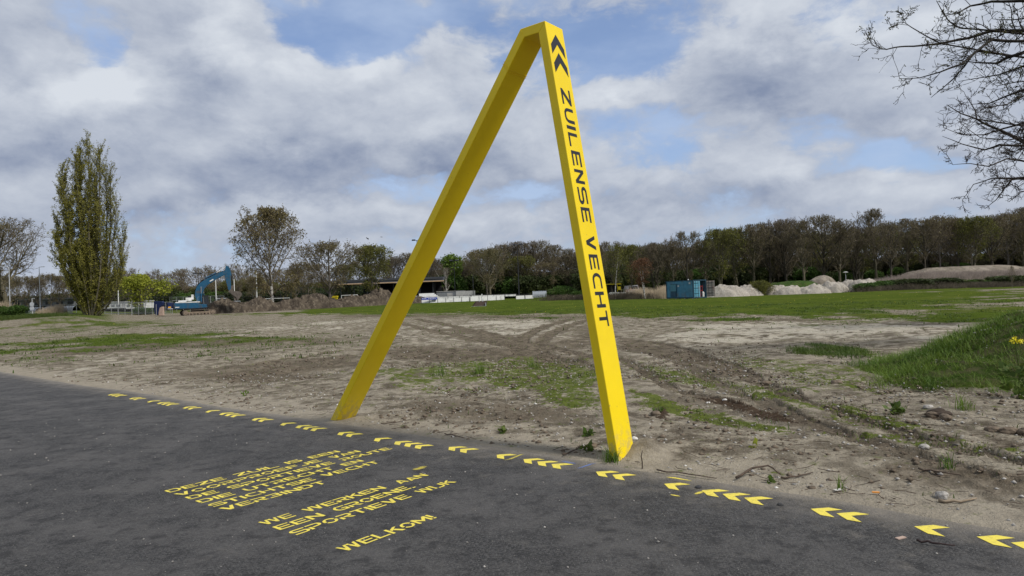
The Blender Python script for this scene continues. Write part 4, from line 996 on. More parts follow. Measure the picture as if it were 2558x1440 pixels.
unique('leafy_tree', 'fresh green leafy tree rising behind the end of the stand roof', 'tree', Tree(115, 13, ell(3.4, .4, .5), .2, [(16, 1.0, 50, .1, .05, 5), (8, .5, 42, .15, .04, 4), (7, .5, 40, .2, .02, 2)], .4, twig_r=.02), 1134, 168, 637, 13, B_MD, B_TWG, (L_FG, 4, .34, .3, 0), .95)
unique('pale_tree', 'small pale forked bare tree beside the end of the stand roof', 'tree', Tree(118, 9, ell(3.2, .3, .6), .22, [(9, 1.0, 38, .1, .06, 5), (6, .5, 38, .15, .04, 4), (5, .5, 38, .18, .03, 2)], .2, twig_r=.02, trunks=2, spread=.15), 1117, 160, 668, 9, B_BI, B_TWP, None, .9)
unique('birch_tree', 'slim birch with white trunk just right of the yellow frame', 'tree', Tree(121, 13, ell(3.1, .15, .35), .15, [(22, 1.0, 42, .1, .04, 5), (7, .5, 42, .16, .0, 4), (6, .6, 40, .18, -.08, 2)], .22, twig_r=.016, rr=.4), 1537, 118, 612, 13, B_BI, B_TWG, (L_OL, 3, .16, .18, .6), 1.0, split=1)
unique('birch_tree', 'forked birch with reddish twigs left of the blue container', 'tree', Tree(127, 8.5, ell(3.4, .35, .5), .15, [(14, 1.0, 46, .1, .04, 5), (7, .5, 42, .16, .0, 4), (6, .6, 40, .18, -.06, 2)], .35, twig_r=.016, rr=.45, trunks=2, spread=.08), 1612, 112, 644, 8.5, B_BI, B_TWR, (L_RD, 3, .15, .2, .5), .9, split=1)
unique('budding_tree', 'broad brown budding tree centred between the two legs of the frame', 'tree', Tree(133, 13, ell(7.2, .12, .5, 2.4), .36, [(17, 1.0, 55, .1, .09, 6), (8, .5, 40, .14, .06, 4), (7, .5, 38, .18, .05, 3), (4, .5, 38, .2, .03, 2)], .16, twig_r=.018), 1226, 158, 621, 13, B_MD, B_TWG, (L_BR, 2, .14, .15, 0), .95)
unique('round_shrub', 'round olive green bush growing in front of the pale sand heaps', 'shrub', Tree(137, 2.6, ell(2.1, .0, .3), .05, [(26, 1.0, 50, .1, .04, 4), (8, .5, 42, .15, .04, 3), (6, .5, 40, .2, .02, 2)], .02, twig_r=.014, trunks=5, spread=.5), 1901, 110, 702, 2.6, B_MD, B_TWG, (L_OL, 5, .10, .14, 0), 1.0, split=1)
unique('green_bush', 'dense green bush at the right end of the white boards', 'shrub', Tree(139, 3, ell(3.0, .0, .3), .05, [(26, 1.0, 50, .1, .04, 4), (8, .5, 42, .15, .04, 3), (6, .5, 40, .2, .02, 2)], .02, twig_r=.016, trunks=5, spread=.5), 1405, 140, 716, 3, B_MD, B_TWG, (L_GN, 5, .16, .2, 0), 1.2, split=1)

unique('budding_tree', 'bushy brown budding tree with pale trunk left of the stand roof', 'tree', Tree(142, 12, ell(6.0, .16, .5, 2.4), .34, [(20, 1.0, 56, .1, .05, 6), (9, .52, 42, .14, .05, 4), (8, .5, 40, .18, .03, 3), (4, .5, 38, .2, .02, 2)], .18, twig_r=.022, top=.9), 826, 134, 604, 12, B_GR, B_TW, (L_BR, 1, .17, .22, .1), 1.0)
unique('budding_tree', 'dense olive budding tree in front of the dark stand roof', 'tree', Tree(147, 12, ell(4.8, .18, .5, 2.4), .30, [(22, 1.0, 46, .1, .07, 6), (9, .52, 40, .14, .06, 4), (8, .5, 38, .18, .05, 3), (4, .5, 38, .2, .02, 2)], .18, twig_r=.022, top=.92), 932, 142, 614, 12, B_GR, B_TWG, (L_OL, 2, .17, .22, 0), 1.0)

def poplar():
    root = empty('poplar_tree', 'tall columnar poplar with sparse yellow green leaves at the left', 'tree')
    rng = np.random.default_rng(5); H = 30.0
    P0 = [[], [], []]; P1 = [[], [], []]; R0 = [[], [], []]; R1 = [[], [], []]; LP = []; 
    def seg(l, a, b, r0, r1): P0[l].append(a); P1[l].append(b); R0[l].append(r0); R1[l].append(r1)
    # leaders: end x, end y, height, leafiness; they leave the foot quickly and then rise
    LE = [(.4, 0, 29.6, 1.1), (-1.5, .8, 27.5, 1.3), (2.4, -.6, 27.8, .6), (-4.3, .3, 22.6, 1.2), (3.8, .6, 24.8, .45), (.9, 1.5, 28, .8), (-3.0, -1.2, 24.5, 1.35), (4.9, 0, 19.5, .45), (-.4, -1.6, 26.5, 1.2), (5.6, .8, 14.5, .5), (-2.4, 1.6, 25.5, 1.0), (2.6, 1.4, 24, .6),
          (-4.6, -.9, 16, 1.35), (-4.2, 1.2, 11.5, 1.3), (1.6, -1.9, 23, .8), (6.2, -.5, 9.5, .55), (-3.6, -1.9, 13, 1.4), (3.4, -1.9, 18, .6), (-1.8, -2.3, 19, 1.3), (0, 2.6, 21, .9), (4.6, 1.8, 12, .5), (5.2, -1.2, 7, .7), (-2.8, 0, 8.5, 1.3), (2.2, -.3, 8, .9), (.2, -2.2, 12, 1.2)]
    for xe, ye, h, dens in LE:
        n = 16; pts = []; ph = rng.uniform(0, 6.28)
        for i in range(n + 1):
            t_ = i / n; e = 1 - (1 - t_) ** 2.1; w_ = .18 * math.sin(t_ * 5 + ph)
            pts.append(np.array([xe * .10 + xe * .9 * e + w_, ye * .10 + ye * .9 * e + w_ * .5, -.3 + (h + .3) * t_]))
        rad = [.24 * (h / 30) ** .8 * (1 - i / n) ** .9 + .018 for i in range(n + 1)]
        for i in range(n): seg(0, pts[i], pts[i + 1], rad[i], rad[i + 1])
        nb = int(78 * h / 30) + 6
        for b in range(nb):
            f = .05 + .93 * (b + rng.random()) / nb; i = min(int(f * n), n - 1); p = pts[i] + (pts[i + 1] - pts[i]) * (f * n - i)
            az = rng.uniform(0, 6.28); th = math.radians(rng.uniform(14, 40)); L = (1.25 + 2.5 * math.sin(math.pi * min(1, f * .85 + .1)) ** .8) * rng.uniform(.6, 1.15)
            d = np.array([math.sin(th) * math.cos(az), math.sin(th) * math.sin(az), math.cos(th)]); q = p; r = .026
            for k in range(3):
                d = d + rng.normal(size=3) * .06; d[2] += .10; d /= np.linalg.norm(d); q2 = q + d * L / 3; seg(1, q, q2, r, r * .75); r *= .75
                for w in range(3):
                    a2 = d + rng.normal(size=3) * .42; a2[2] += .35; a2 /= np.linalg.norm(a2); l2 = rng.uniform(.4, .95); s_ = q + (q2 - q) * rng.random(); e = s_ + a2 * l2; seg(2, s_, e, .015, .010)
                    for m_ in range(rng.poisson(8.5 * dens * (1.3 - .5 * q[2] / H))): LP.append(s_ + (e - s_) * rng.random() + rng.normal(size=3) * .10)
                q = q2
    v0, f0 = tubes_np(P0[0], P1[0], R0[0], R1[0], 7)
    mesh_np('trunk', v0, f0, B_MD, root, smooth=True)
    v, f = merge([tubes_np(P0[1], P1[1], R0[1], R1[1], 3), tubes_np(P0[2], P1[2], R0[2], R1[2], 3)])
    lv_, lf = leaf_np(rng, np.array(LP), .135, elong=1.4); mi = np.concatenate([np.zeros(len(f), int), np.ones(len(lf), int)])
    mesh_np('crown', np.vstack([v, lv_]), np.vstack([f, lf + len(v)]), None, root, mats=[B_TWG, L_PO], midx=mi)
    px, Y = 226, 108; X = GX(px, Y, 1.0); zt = W3(px, 793, Y)[2]; H_ = W3(px + 10, 330, Y)[2] - zt
    root.location = (X, Y, zt - .1); s = H_ / 30.4; root.scale = (s * .98, s * .98, s)
    print('poplar', zt, H_, len(LP), 'terrain', float(terrain(X, Y)))
poplar()
# ------------------------------------------------------------------ things on the field
M_BLUE = simple('excavator_blue', (.012, .082, .160), .5, var=.15, dirt=(.07, .065, .055)); M_BLUE2 = simple('dark_blue', (.008, .018, .07), .6); M_WHITE = simple('white_paint', (.70, .70, .68), .5, var=.06, dirt=(.38, .37, .34))
M_BLACK = simple('black_rubber', (.015, .015, .017), .7); M_TRACK = simple('muddy_steel', (.11, .088, .068), .8, var=.35, vs=6); M_MUD = simple('dry_mud', (.20, .155, .115), .95, var=.2)
M_GALV = simple('galvanised_steel', (.42, .43, .44), .45, .6, var=.1); M_LPOLE = simple('pole_grey', (.50, .51, .52), .5, .2); M_DGRN = simple('dark_green_steel', (.020, .035, .030), .6); M_DKST = simple('dark_steel', (.03, .032, .036), .6)
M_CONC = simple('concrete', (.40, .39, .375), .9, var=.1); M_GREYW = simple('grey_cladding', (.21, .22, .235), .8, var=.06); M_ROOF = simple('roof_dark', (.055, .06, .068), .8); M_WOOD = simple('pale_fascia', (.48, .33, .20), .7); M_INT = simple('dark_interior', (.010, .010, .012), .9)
M_YEL = simple('yellow_panel', (.72, .56, .02), .6); M_ROY = simple('royal_blue_banner', (.018, .045, .30), .6); M_RED = simple('red_paint', (.35, .04, .035), .6); M_ORG = simple('orange_plate', (.75, .38, .03), .5); M_PINK = simple('pinkish_wood', (.42, .31, .25), .9)
def glass(name, c, alpha=.4):
    mt, t, b = new_mat(name); b.inputs['Base Color'].default_value = c + (1,); b.inputs['Roughness'].default_value = .15; b.inputs['Alpha'].default_value = alpha; return mt
M_GLS = glass('clear_plastic', (.55, .60, .64), .45); M_WIN = simple('window_dark', (.02, .025, .03), .15, spec=.6)

def excavator():
    root = empty('excavator', 'blue tracked excavator with raised boom and muddy bucket beside the soil heap', 'excavator')
    px, Y = 487, 112; X = GX(px, Y); z0 = W3(px, 788, Y)[2]
    TH = math.radians(20); ct, st = math.cos(TH), math.sin(TH)
    root.location = (X, Y, z0); root.rotation_euler = (0, 0, TH)
    k = 15.24
    def L(cx, cy, y=0.0):          # crop pixel (9.6x, origin 380,650) on the plane y of the machine -> local
        qx = (380 + cx / 9.6 - px) / k; qz = (788 - (650 + cy / 9.6)) / k
        return ((qx + y * st) / ct, y, qz - qx * .0352)
    def poly(name, pts, y0, y1, mat, par=root, bevel=.02):
        mb = MB(); mb.prism([(L(a, b, (y0 + y1) / 2)[0], L(a, b, (y0 + y1) / 2)[2]) for a, b in pts], 'y', y0, y1); return mb.build(name, mat, par, bevel)
    # undercarriage turned against the house
    uc = empty('undercarriage', None, None); uc.parent = root; uc.rotation_euler = (0, 0, math.radians(14)); uc.location = (.45, .1, 0)
    uc.name = 'undercarriage'
    Lt, Ht = 5.0, .92
    for y in (-1.25, 1.25):
        prof = [(-Lt / 2 + Ht / 2 + Ht / 2 * math.cos(a), Ht / 2 + Ht / 2 * math.sin(a)) for a in np.linspace(math.pi / 2, 3 * math.pi / 2, 9)] + [(Lt / 2 - Ht / 2 + Ht / 2 * math.cos(a), Ht / 2 + Ht / 2 * math.sin(a)) for a in np.linspace(-math.pi / 2, math.pi / 2, 9)]
        inn = [(x * .955, (z - Ht / 2) * .80 + Ht / 2) for x, z in prof]
        mb = MB(); n = len(prof)
        for i in range(n):
            j = (i + 1) % n
            for yy in (y - .3, y + .3): mb._add([(prof[i][0], yy, prof[i][1]), (prof[j][0], yy, prof[j][1]), (inn[j][0], yy, inn[j][1]), (inn[i][0], yy, inn[i][1])], [(0, 1, 2, 3)])
            mb._add([(prof[i][0], y - .3, prof[i][1]), (prof[j][0], y - .3, prof[j][1]), (prof[j][0], y + .3, prof[j][1]), (prof[i][0], y + .3, prof[i][1])], [(0, 1, 2, 3)])
            mb._add([(inn[i][0], y - .3, inn[i][1]), (inn[j][0], y - .3, inn[j][1]), (inn[j][0], y + .3, inn[j][1]), (inn[i][0], y + .3, inn[i][1])], [(0, 1, 2, 3)])
        for i in range(34):       # grouser plates
            u = i / 34 * 2 * (Lt - Ht + math.pi * Ht / 2); a = Lt - Ht; b = math.pi * Ht / 2
            if u < a: p = (-a / 2 + u, Ht + .01, 0)
            elif u < a + b: q = (u - a) / b * math.pi; p = (a / 2 + math.sin(q) * Ht / 2, Ht / 2 + math.cos(q) * (Ht / 2 + .01), -q)
            elif u < 2 * a + b: p = (a / 2 - (u - a - b), -.005, 0)
            else: q = (u - 2 * a - b) / b * math.pi; p = (-a / 2 - math.sin(q) * Ht / 2, Ht / 2 - math.cos(q) * (Ht / 2 + .01), -q)
            mb.box((p[0], y, p[1]), (.05, .62, .05))
        tr = mb.build('track', M_TRACK, root); tr.matrix_parent_inverse.identity(); tr.rotation_euler = (0, 0, math.radians(14)); tr.location = (.45, .1, 0)
        for x in (-Lt / 2 + Ht / 2, Lt / 2 - Ht / 2):
            mb = MB(); mb.tube([(x, y - .32, Ht / 2), (x, y + .32, Ht / 2)], .33, 14); mb.tube([(x, y - .35, Ht / 2), (x, y + .35, Ht / 2)], .14, 10); mb.build('sprocket', M_MUD, tr)
        mb = MB()
        for r in range(7): mb.tube([(-1.5 + r * .5, y - .28, .22), (-1.5 + r * .5, y + .28, .22)], .14, 10)
        mb.box((0, y, .48), (3.7, .34, .26)); mb.build('track_frame', M_MUD, tr)
    bpy.data.objects.remove(uc)
    mb = MB(); mb.box((.4, .1, .62), (1.9, 1.9, .55)); mb.tube([(.2, .1, .8), (.2, .1, 1.12)], .72, 20); mb.build('slewing_ring', M_BLACK, root)
    W2 = 1.35
    # house: side panel, counterweight, hood, white deck
    side = [(655, 1030), (1150, 1030), (1160, 1060), (1300, 1060), (1310, 1135), (1150, 1150), (700, 1168), (655, 1160)]
    poly('engine_house', side, -W2, W2 * .35, M_BLUE, bevel=.04)
    poly('platform', [(700, 1150), (1310, 1125), (1290, 1160), (720, 1185)], -W2 * .98, W2, M_DKST)
    cwp = [(505, 1030), (650, 1028), (652, 1165), (590, 1172), (525, 1150), (500, 1110)]
    mbx = MB(); x0 = L(655, 1030, -W2)[0]; mbx.prism([(x0 - .82, -W2 * .80), (x0 - .62, -W2), (x0 - .01, -W2), (x0 - .01, W2), (x0 - .62, W2), (x0 - .82, W2 * .80)], 'z', L(580, 1168, -W2)[2], L(580, 1022, -W2)[2]); mbx.build('counterweight', M_BLUE2, root, .06)
    cw = MB(); cw.box((x0 - .35, -W2 - .006, L(620, 1128, -W2)[2]), (.42, .012, .22)); cw.build('warning_plate', M_ORG, root)
    cw = MB(); cw.box((x0 - .25, -W2 - .02, L(610, 1163, -W2)[2]), (.75, .05, .07)); cw.build('tail_light_bar', M_WHITE, root)
    mb = MB(); mb.box((L(900, 1008, 0)[0], -.45, L(900, 1014, 0)[2]), (3.55, 1.75, .16)); mb.build('hood_cover', M_WHITE, root, .03)
    mb = MB(); mb.box((L(790, 980, 0)[0], -.3, L(790, 986, 0)[2]), (1.2, 1.1, .20)); mb.build('hood_box', M_WHITE, root, .03)
    mb = MB(); mb.box((L(915, 940, 0)[0], -.3, L(915, 942, 0)[2]), (.85, .9, .52)); mb.build('tool_box', M_WHITE, root, .03)
    mb = MB(); mb.box((L(925, 885, 0)[0], -.2, L(925, 888, 0)[2]), (.42, .5, .36)); mb.tube([(L(690, 960, 0)[0], .4, L(690, 1000, 0)[2]), (L(690, 940, 0)[0], .4, L(690, 930, 0)[2])], .10, 10); mb.build('exhaust', M_BLACK, root)
    mb = MB(); mb.box((L(990, 870, 0)[0], -.1, L(990, 890, 0)[2]), (.35, .6, .8)); mb.build('filter_box', M_WHITE, root, .04)
    mb = MB(); mb.tube([L(520, 1000, .9), L(520, 975, .9), L(660, 968, .9), L(660, 1000, .9)], .025, 6); mb.tube([L(1180, 1030, -W2), L(1180, 885, -W2), L(1290, 890, -W2), L(1300, 1050, -W2)], .025, 6); mb.build('guard_rail', M_GALV, root)
    # cab on the far side
    cb = MB(); cx0, cx1 = L(1140, 900, .7)[0], L(1275, 900, .7)[0]; zb, zt = L(1200, 1070, .7)[2], L(1200, 850, .7)[2]
    for cx in (cx0, cx1):
        for y in (.25, 1.25): cb.tube([(cx, y, zb), (cx - (.12 if cx == cx1 else 0), y, zt)], .05, 6)
    cb.box(((cx0 + cx1) / 2 - .05, .75, zt), (cx1 - cx0 + .1, 1.15, .09)); cb.box(((cx0 + cx1) / 2, .75, zb + .2), (cx1 - cx0 + .06, 1.1, .5)); cab = cb.build('cab', M_DKST, root)
    g = MB(); g.box(((cx0 + cx1) / 2 - .04, .75, (zb + zt) / 2 + .15), (cx1 - cx0 - .06, .98, zt - zb - .5)); g.build('cab_window', M_WIN, cab)
    # boom
    up = [(1085, 980), (1040, 860), (1050, 760), (1085, 640), (1150, 555), (1250, 475), (1380, 400), (1520, 320), (1640, 262), (1700, 250)]
    dn = [(1725, 300), (1690, 345), (1600, 390), (1450, 490), (1330, 580), (1240, 690), (1200, 790), (1180, 900), (1165, 985)]
    bo = poly('boom', up + dn, -.28, .28, M_BLUE, bevel=.02)
    mb = MB(); mb.tube([L(1035, 850, -.1), L(1065, 720, -.1), L(1095, 610, -.1), L(1200, 490, -.1), L(1400, 375, -.1), L(1660, 250, -.1)], .055, 6); mb.tube([L(1020, 860, .15), L(1050, 700, .15), L(1110, 590, .15), L(1240, 460, .15), L(1450, 345, .15)], .06, 6); mb.build('hose', M_BLACK, bo)
    mb = MB(); mb.box(L(1410, 487, -.30), (.62, .02, .17), M=Matrix.Rotation(-math.radians(28), 3, 'Y')); mb.build('boom_badge', M_WHITE, bo)
    mb = MB(); mb.box((L(760, 1130, -W2)[0], -W2 - .01, L(760, 1130, -W2)[2]), (.60, .014, .13)); mb.build('side_badge', M_WHITE, root)
    for y in (-.45, .45):
        mb = MB(); mb.tube([L(1195, 1010, y), L(1195, 800, y)], .09, 10); mb.build('lift_cylinder', M_BLUE, root)
        mb = MB(); mb.tube([L(1195, 800, y), L(1197, 640, y)], .05, 8); mb.build('cylinder_rod', M_GALV, root)
    mb = MB(); mb.tube([L(1250, 440, 0), L(1500, 300, 0)], .10, 10); mb.build('stick_cylinder', M_BLUE, root)
    mb = MB(); mb.tube([L(1500, 300, 0), L(1705, 148, 0)], .055, 8); mb.build('cylinder_rod', M_WHITE, root)
    stk = [(1700, 140), (1730, 125), (1765, 150), (1795, 220), (1815, 330), (1800, 470), (1800, 600), (1795, 700), (1760, 740), (1735, 700), (1700, 520), (1668, 360), (1672, 270), (1690, 200)]
    sk = poly('stick', stk, -.22, .22, M_BLUE, bevel=.02)
    mb = MB(); mb.tube([L(1812, 330, 0), L(1830, 560, 0)], .085, 10); mb.build('bucket_cylinder', M_BLACK, root)
    poly('bucket_linkage', [(1800, 620), (1850, 600), (1862, 630), (1835, 690), (1840, 740), (1780, 740)], -.18, .18, M_TRACK)
    bk = [(1735, 760), (1790, 700), (1850, 745), (1960, 750), (2020, 790), (2025, 850), (1985, 900), (1945, 965), (1920, 975), (1905, 900), (1850, 860), (1790, 800)]
    poly('bucket', bk, -.65, .65, simple('bucket_steel', (.10, .085, .072), .85, var=.35, vs=3), bevel=.03)
    poly('bucket_load', [(1790, 800), (1850, 860), (1905, 905), (1915, 965), (1870, 985), (1855, 900), (1800, 830)], -.5, .5, M_TRACK)
excavator()

def container():
    root = empty('shipping_container', 'blue shipping container with one grey door leaf swung open on the lawn', 'container')
    Y = 97.0; px = 1733; X = GX(px, Y); z0 = W3(px, 747.5, Y)[2]; a = math.radians(180 - 50)
    # origin: near corner; local +x runs back along the long side, local +y along the door end
    root.location = (X, Y, z0); A = math.radians(116); root.rotation_euler = (0, 0, A)
    Ln, Wd, Hh = 6.06, 2.44, 2.6; zb = .12
    C_B = simple('container_blue', (.060, .20, .30), .6, var=.2, vs=1.5, dirt=(.13, .16, .17), ds=.9); C_L = simple('container_door_blue', (.10, .30, .40), .55, var=.12, dirt=(.2, .2, .18)); C_D = simple('container_frame_blue', (.018, .055, .085), .6); C_G = simple('door_grey', (.235, .215, .195), .7, var=.1, dirt=(.2, .10, .08))
    # frame
    mb = MB()
    for x in (0.08, Ln - .08):
        for y in (-.08, -Wd + .08): mb.box((x, y, zb + Hh / 2), (.16, .16, Hh))
    for y in (-.08, -Wd + .08):
        mb.box((Ln / 2, y, zb + .08), (Ln - .32, .14, .16)); mb.box((Ln / 2, y, zb + Hh - .06), (Ln - .32, .12, .12))
    for x in (.08, Ln - .08): mb.box((x, -Wd / 2, zb + .07), (.14, Wd - .32, .14)); mb.box((x, -Wd / 2, zb + Hh - .07), (.14, Wd - .32, .14))
    mb.build('frame', C_D, root)
    def corr(name, p0, p1, nrm, mat, par=root):
        p0 = Vector(p0); p1 = Vector(p1); d = p1 - p0; n = int(d.length / .14) * 2; vs = []; fs = []
        prof = []
        for i in range(n + 1):
            t_ = i / n; off = (0, .0, .036, .036)[i % 4]; prof.append(p0 + d * t_ + Vector(nrm) * off)
        for p in prof: vs += [(p.x, p.y, zb + .15), (p.x, p.y, zb + Hh - .11)]
        for i in range(len(prof) - 1): fs.append([2 * i, 2 * i + 2, 2 * i + 3, 2 * i + 1])
        m_ = MB(); m_._add(vs, fs); return m_.build(name, mat, par)
    # long side facing the camera is y=0
    corr('side_wall', (.16, -.03, 0), (Ln - .16, -.03, 0), (0, -1, 0), C_B)
    corr('side_wall', (.16, -Wd + .03, 0), (Ln - .16, -Wd + .03, 0), (0, 1, 0), C_B); corr('end_wall', (Ln - .03, -.16, 0), (Ln - .03, -Wd + .16, 0), (-1, 0, 0), C_B)
    mb = MB(); mb.box((Ln / 2, -Wd / 2, zb + Hh - .04), (Ln - .2, Wd - .2, .04)); mb.build('roof', C_D, root)
    mb = MB(); mb.box((Ln / 2, -Wd / 2, zb + .12), (Ln - .3, Wd - .2, .05)); mb.build('floor', M_WOOD, root)
    # side hatches
    hx = 4.35
    mb = MB(); mb.box((hx, .012, zb + 1.55), (1.25, .03, 1.05)); mb.build('hatch_panel', simple('hatch_blue', (.075, .21, .27), .6), root, .01)
    mb = MB(); mb.box((hx, .012, zb + .62), (1.25, .03, .74)); mb.build('lower_hatch', simple('hatch_dark', (.028, .075, .12), .6), root, .01)
    mb = MB(); mb.box((hx, .03, zb + 2.10), (1.35, .05, .05)); mb.box((hx, .03, zb + 1.01), (1.3, .05, .06)); mb.box((hx - .66, .03, zb + 1.2), (.05, .05, 1.9)); mb.build('hatch_trim', C_D, root)
    for x, z in ((.75, 2.15), (3.2, 1.8)):
        mb = MB(); mb.box((x, .015, zb + z), (.34, .012, .22)); mb.build('sticker', M_LPOLE, root)
    mb = MB(); mb.tube([(2.2, -1, zb + Hh - .02), (2.2, -1, zb + Hh + .16)], .09, 8); mb.build('roof_vent', M_WHITE, root)
    # door end is x=0: left leaf (near y=0) closed, right leaf swung open
    def leaf(name, mat, barmat, par):
        m_ = MB(); w = 1.13
        m_.box((0, -w / 2, 1.17), (.04, w, 2.26)); o = m_.build(name, mat, par)
        r = MB()
        for z in (.25, .62, .99, 1.36, 1.73, 2.10): r.box((-.032, -w / 2, z), (.03, w - .14, .13))
        r.build('door_rib', mat, o)
        b = MB()
        for y in (-.32, -.78): b.tube([(-.065, y, .04), (-.065, y, 2.30)], .022, 6)
        for z in (.55, 1.30, 2.02): b.box((-.06, -.50, z), (.03, .80, .06))
        b.build('lock_bar', barmat, o)
        return o
    l1 = leaf('door_leaf', C_L, C_D, root); l1.location = (.03, -.10, zb + .12)
    l2 = leaf('door_leaf', C_G, M_DKST, root); l2.location = (-.02, -Wd + .04, zb + .12); l2.rotation_euler = (0, 0, math.radians(-40)); l2['label'] = 'grey open door leaf seen from its inside'
    mb = MB(); mb.box((-.35, -Wd + .04 + -.45, zb - .02), (.5, .9, .14)); 
    # contents
    mb = MB(); mb.box((.45, -1.45, zb + .95), (.5, .05, 1.7)); 
    for z in (.5, 1.05, 1.65): mb.box((.5, -1.62, zb + z), (.5, .5, .05))
    for x in (.26, .74):
        for y in (-1.38, -1.86): mb.box((x, y, zb + .95), (.05, .05, 1.7))
    mb.build('storage_rack', M_RED, root)
    mb = MB(); mb.tube([(.12, -1.85, zb + .15), (.12, -1.85, zb + .80)], .17, 12); mb.tube([(.12, -1.85, zb + .80), (.12, -1.85, zb + .88)], [.17, .08], 12); o = mb.build('white_barrel', M_WHITE); o.matrix_world = Matrix.Translation((0, 0, 0)); 
    o.location = root.location; o.rotation_euler = (0, 0, A); tag(o, 'white barrel standing in the open doorway of the blue container', 'barrel')
    for x in (.3, 2, 4, 5.7):
        for y in (-.15, -Wd + .15):
            mb = MB(); mb.box((x, y, zb / 2 - .03), (.2, .2, zb + .04)); mb.build('support_block', M_CONC, root)
container()

# ------------------------------------------------------------------ heaps (height fields with their own outline)
def heap_mat(name, c1, c2, c3, sc=1.2):
    mt, t, b = new_mat(name); g = t.add('ShaderNodeNewGeometry').outputs['Position']
    n = t.noise(g, sc, 7, .68); n2 = t.noise(g, sc * 6, 5, .7); st = t.noise(t.mapping(g, scale=(1, 1, .3)), sc * 3, 5, .65)
    c = t.mix(t.ramp(n, .38, .62), c1, c2); c = t.mix(t.ramp(st, .5, .66, 0, .7), c, c3); c = t.mix(t.ramp(n2, .5, .7, 0, .4), c, tuple(x * .5 for x in c1))
    t.put(b.inputs['Base Color'], c); b.inputs['Roughness'].default_value = .95; b.inputs['Specular IOR Level'].default_value = .1
    bp = t.add('ShaderNodeBump'); bp.inputs['Strength'].default_value = .8; bp.inputs['Distance'].default_value = .25; t.put(bp.inputs['Height'], t.math('ADD', n2, n)); t.l.new(bp.outputs[0], b.inputs['Normal'])
    return mt
def heap(name, label, cat, cx, cy, rx, ry, h, mat, seed, rz=0, peaks=1.0, group=None, n=34, rough=.25, sharp=1.0):
    u = np.linspace(-1.15, 1.15, n); A, B = np.meshgrid(u, u, indexing='ij'); ca, sa = math.cos(rz), math.sin(rz)
    x = A * rx; y = B * ry; wx = x * ca - y * sa + cx; wy = x * sa + y * ca + cy
    q = np.sqrt(A ** 2 + B ** 2) + (fbm(wx, wy, .5, 3, seed) - .5) * .3
    z = h * np.clip(1 - q ** (1.5 * sharp), 0, 1) ** (.85) * (1 + rough * 1.6 * (fbm(wx, wy, .9, 4, seed + 3) - .5)) + (fbm(wx, wy, 2.2, 4, seed + 5) - .5) * rough * .7 * (q < 1)
    z = np.where(q < 1.0, z, -.3 * np.minimum(1, (q - 1) * 8)); z = z + terrain(wx, wy)
    V = np.stack([wx.ravel() - cx, wy.ravel() - cy, z.ravel()], -1)
    i = np.arange(n - 1)[:, None]; j = np.arange(n - 1)[None]; a = i * n + j
    F = np.stack([a, a + n, a + n + 1, a + 1], -1).reshape(-1, 4)
    o = mesh_np(name, V, F, mat, smooth=True); o.location = (cx, cy, 0); tag(o, label, cat, group); return o
H_SOIL = heap_mat('spoil_soil', (.050, .040, .031), (.105, .084, .062), (.21, .175, .13), .7)
H_SAND = heap_mat('pale_sand', (.36, .325, .275), (.46, .42, .36), (.29, .25, .20), 1.0); H_TAN = heap_mat('tan_sand', (.20, .17, .135), (.30, .26, .21), (.12, .11, .075), .45)
H_GRASS = heap_mat('grassed_soil', (.030, .062, .012), (.055, .095, .018), (.09, .08, .035), .7)
# spoil ridge: a chain of dug heaps running off behind the excavator
SL = [(560, 786, 118, 36, 'dark brown soil heap just right of the excavator tracks'), (606, 786, 119, 33, 'brown soil heap under the raised excavator bucket'), (650, 784, 121, 34, 'soil heap with pale sandy face left of the white birch'), (694, 781, 123, 33, 'dark crumbly soil heap in front of the white birch'), (738, 779, 125, 33, 'soil heap just right of the white birch'),
      (782, 776, 127, 35, 'tall pale brown soil heap left of the brown budding tree'), (826, 773, 130, 31, 'dark soil heap below the brown budding tree'), (870, 770, 133, 30, 'reddish soil heap in front of the small goal'), (914, 767, 136, 33, 'dark lumpy soil heap in front of the stand'), (958, 764, 139, 34, 'soil heap partly behind the left leg of the yellow frame'), (1000, 762, 143, 28, 'soil heap hidden mostly by the left leg of the yellow frame'), (1032, 761, 146, 20, 'low soil heap just right of the left leg of the frame')]
for i, (px, pb, Y, hp, lb) in enumerate(SL):
    k = FPX / Y; X = GX(px, Y); heap('soil_heap', lb, 'soil heap', X, Y, 46 / k, 3.2, hp / k * .88 * (1.0, .82, 1.0, .78, .92, 1.1, .8, .95, .85, 1.1, .9, 1)[i], H_SOIL, 200 + i * 7, rz=-.15, group='soil heaps in the ridge behind the excavator', rough=.62, sharp=2.1, n=60)
SH = [(1812, 108, 62, 30, H_SAND, 'pale sand heap directly right of the open container door'), (1866, 110, 40, 26, H_SAND, 'pale sand heap left of the round green bush'), (1938, 112, 40, 26, H_SAND, 'pale sand heap just right of the round green bush'), (1978, 110, 48, 23, H_SAND, 'low wide pale sand heap in front of the grassy mound'),
      (2030, 109, 48, 25, H_SAND, 'rounded pale sand heap below the end of the grassy mound'), (2078, 111, 42, 28, H_SAND, 'pale sand heap third from the right of the row'), (2116, 113, 40, 27, H_SAND, 'small pale sand heap second from the right of the row'), (2156, 110, 44, 29, H_SAND, 'pointed pale sand heap at the right end of the row')]
for i, (px, Y, hw, hp, m_, lb) in enumerate(SH):
    k = FPX / Y; heap('sand_heap', lb, 'sand heap', GX(px, Y), Y, hw / k, 2.6, hp / k * .92, m_, 300 + i * 5, group='pale sand heaps in a row', rough=.55, sharp=1.7, n=50)
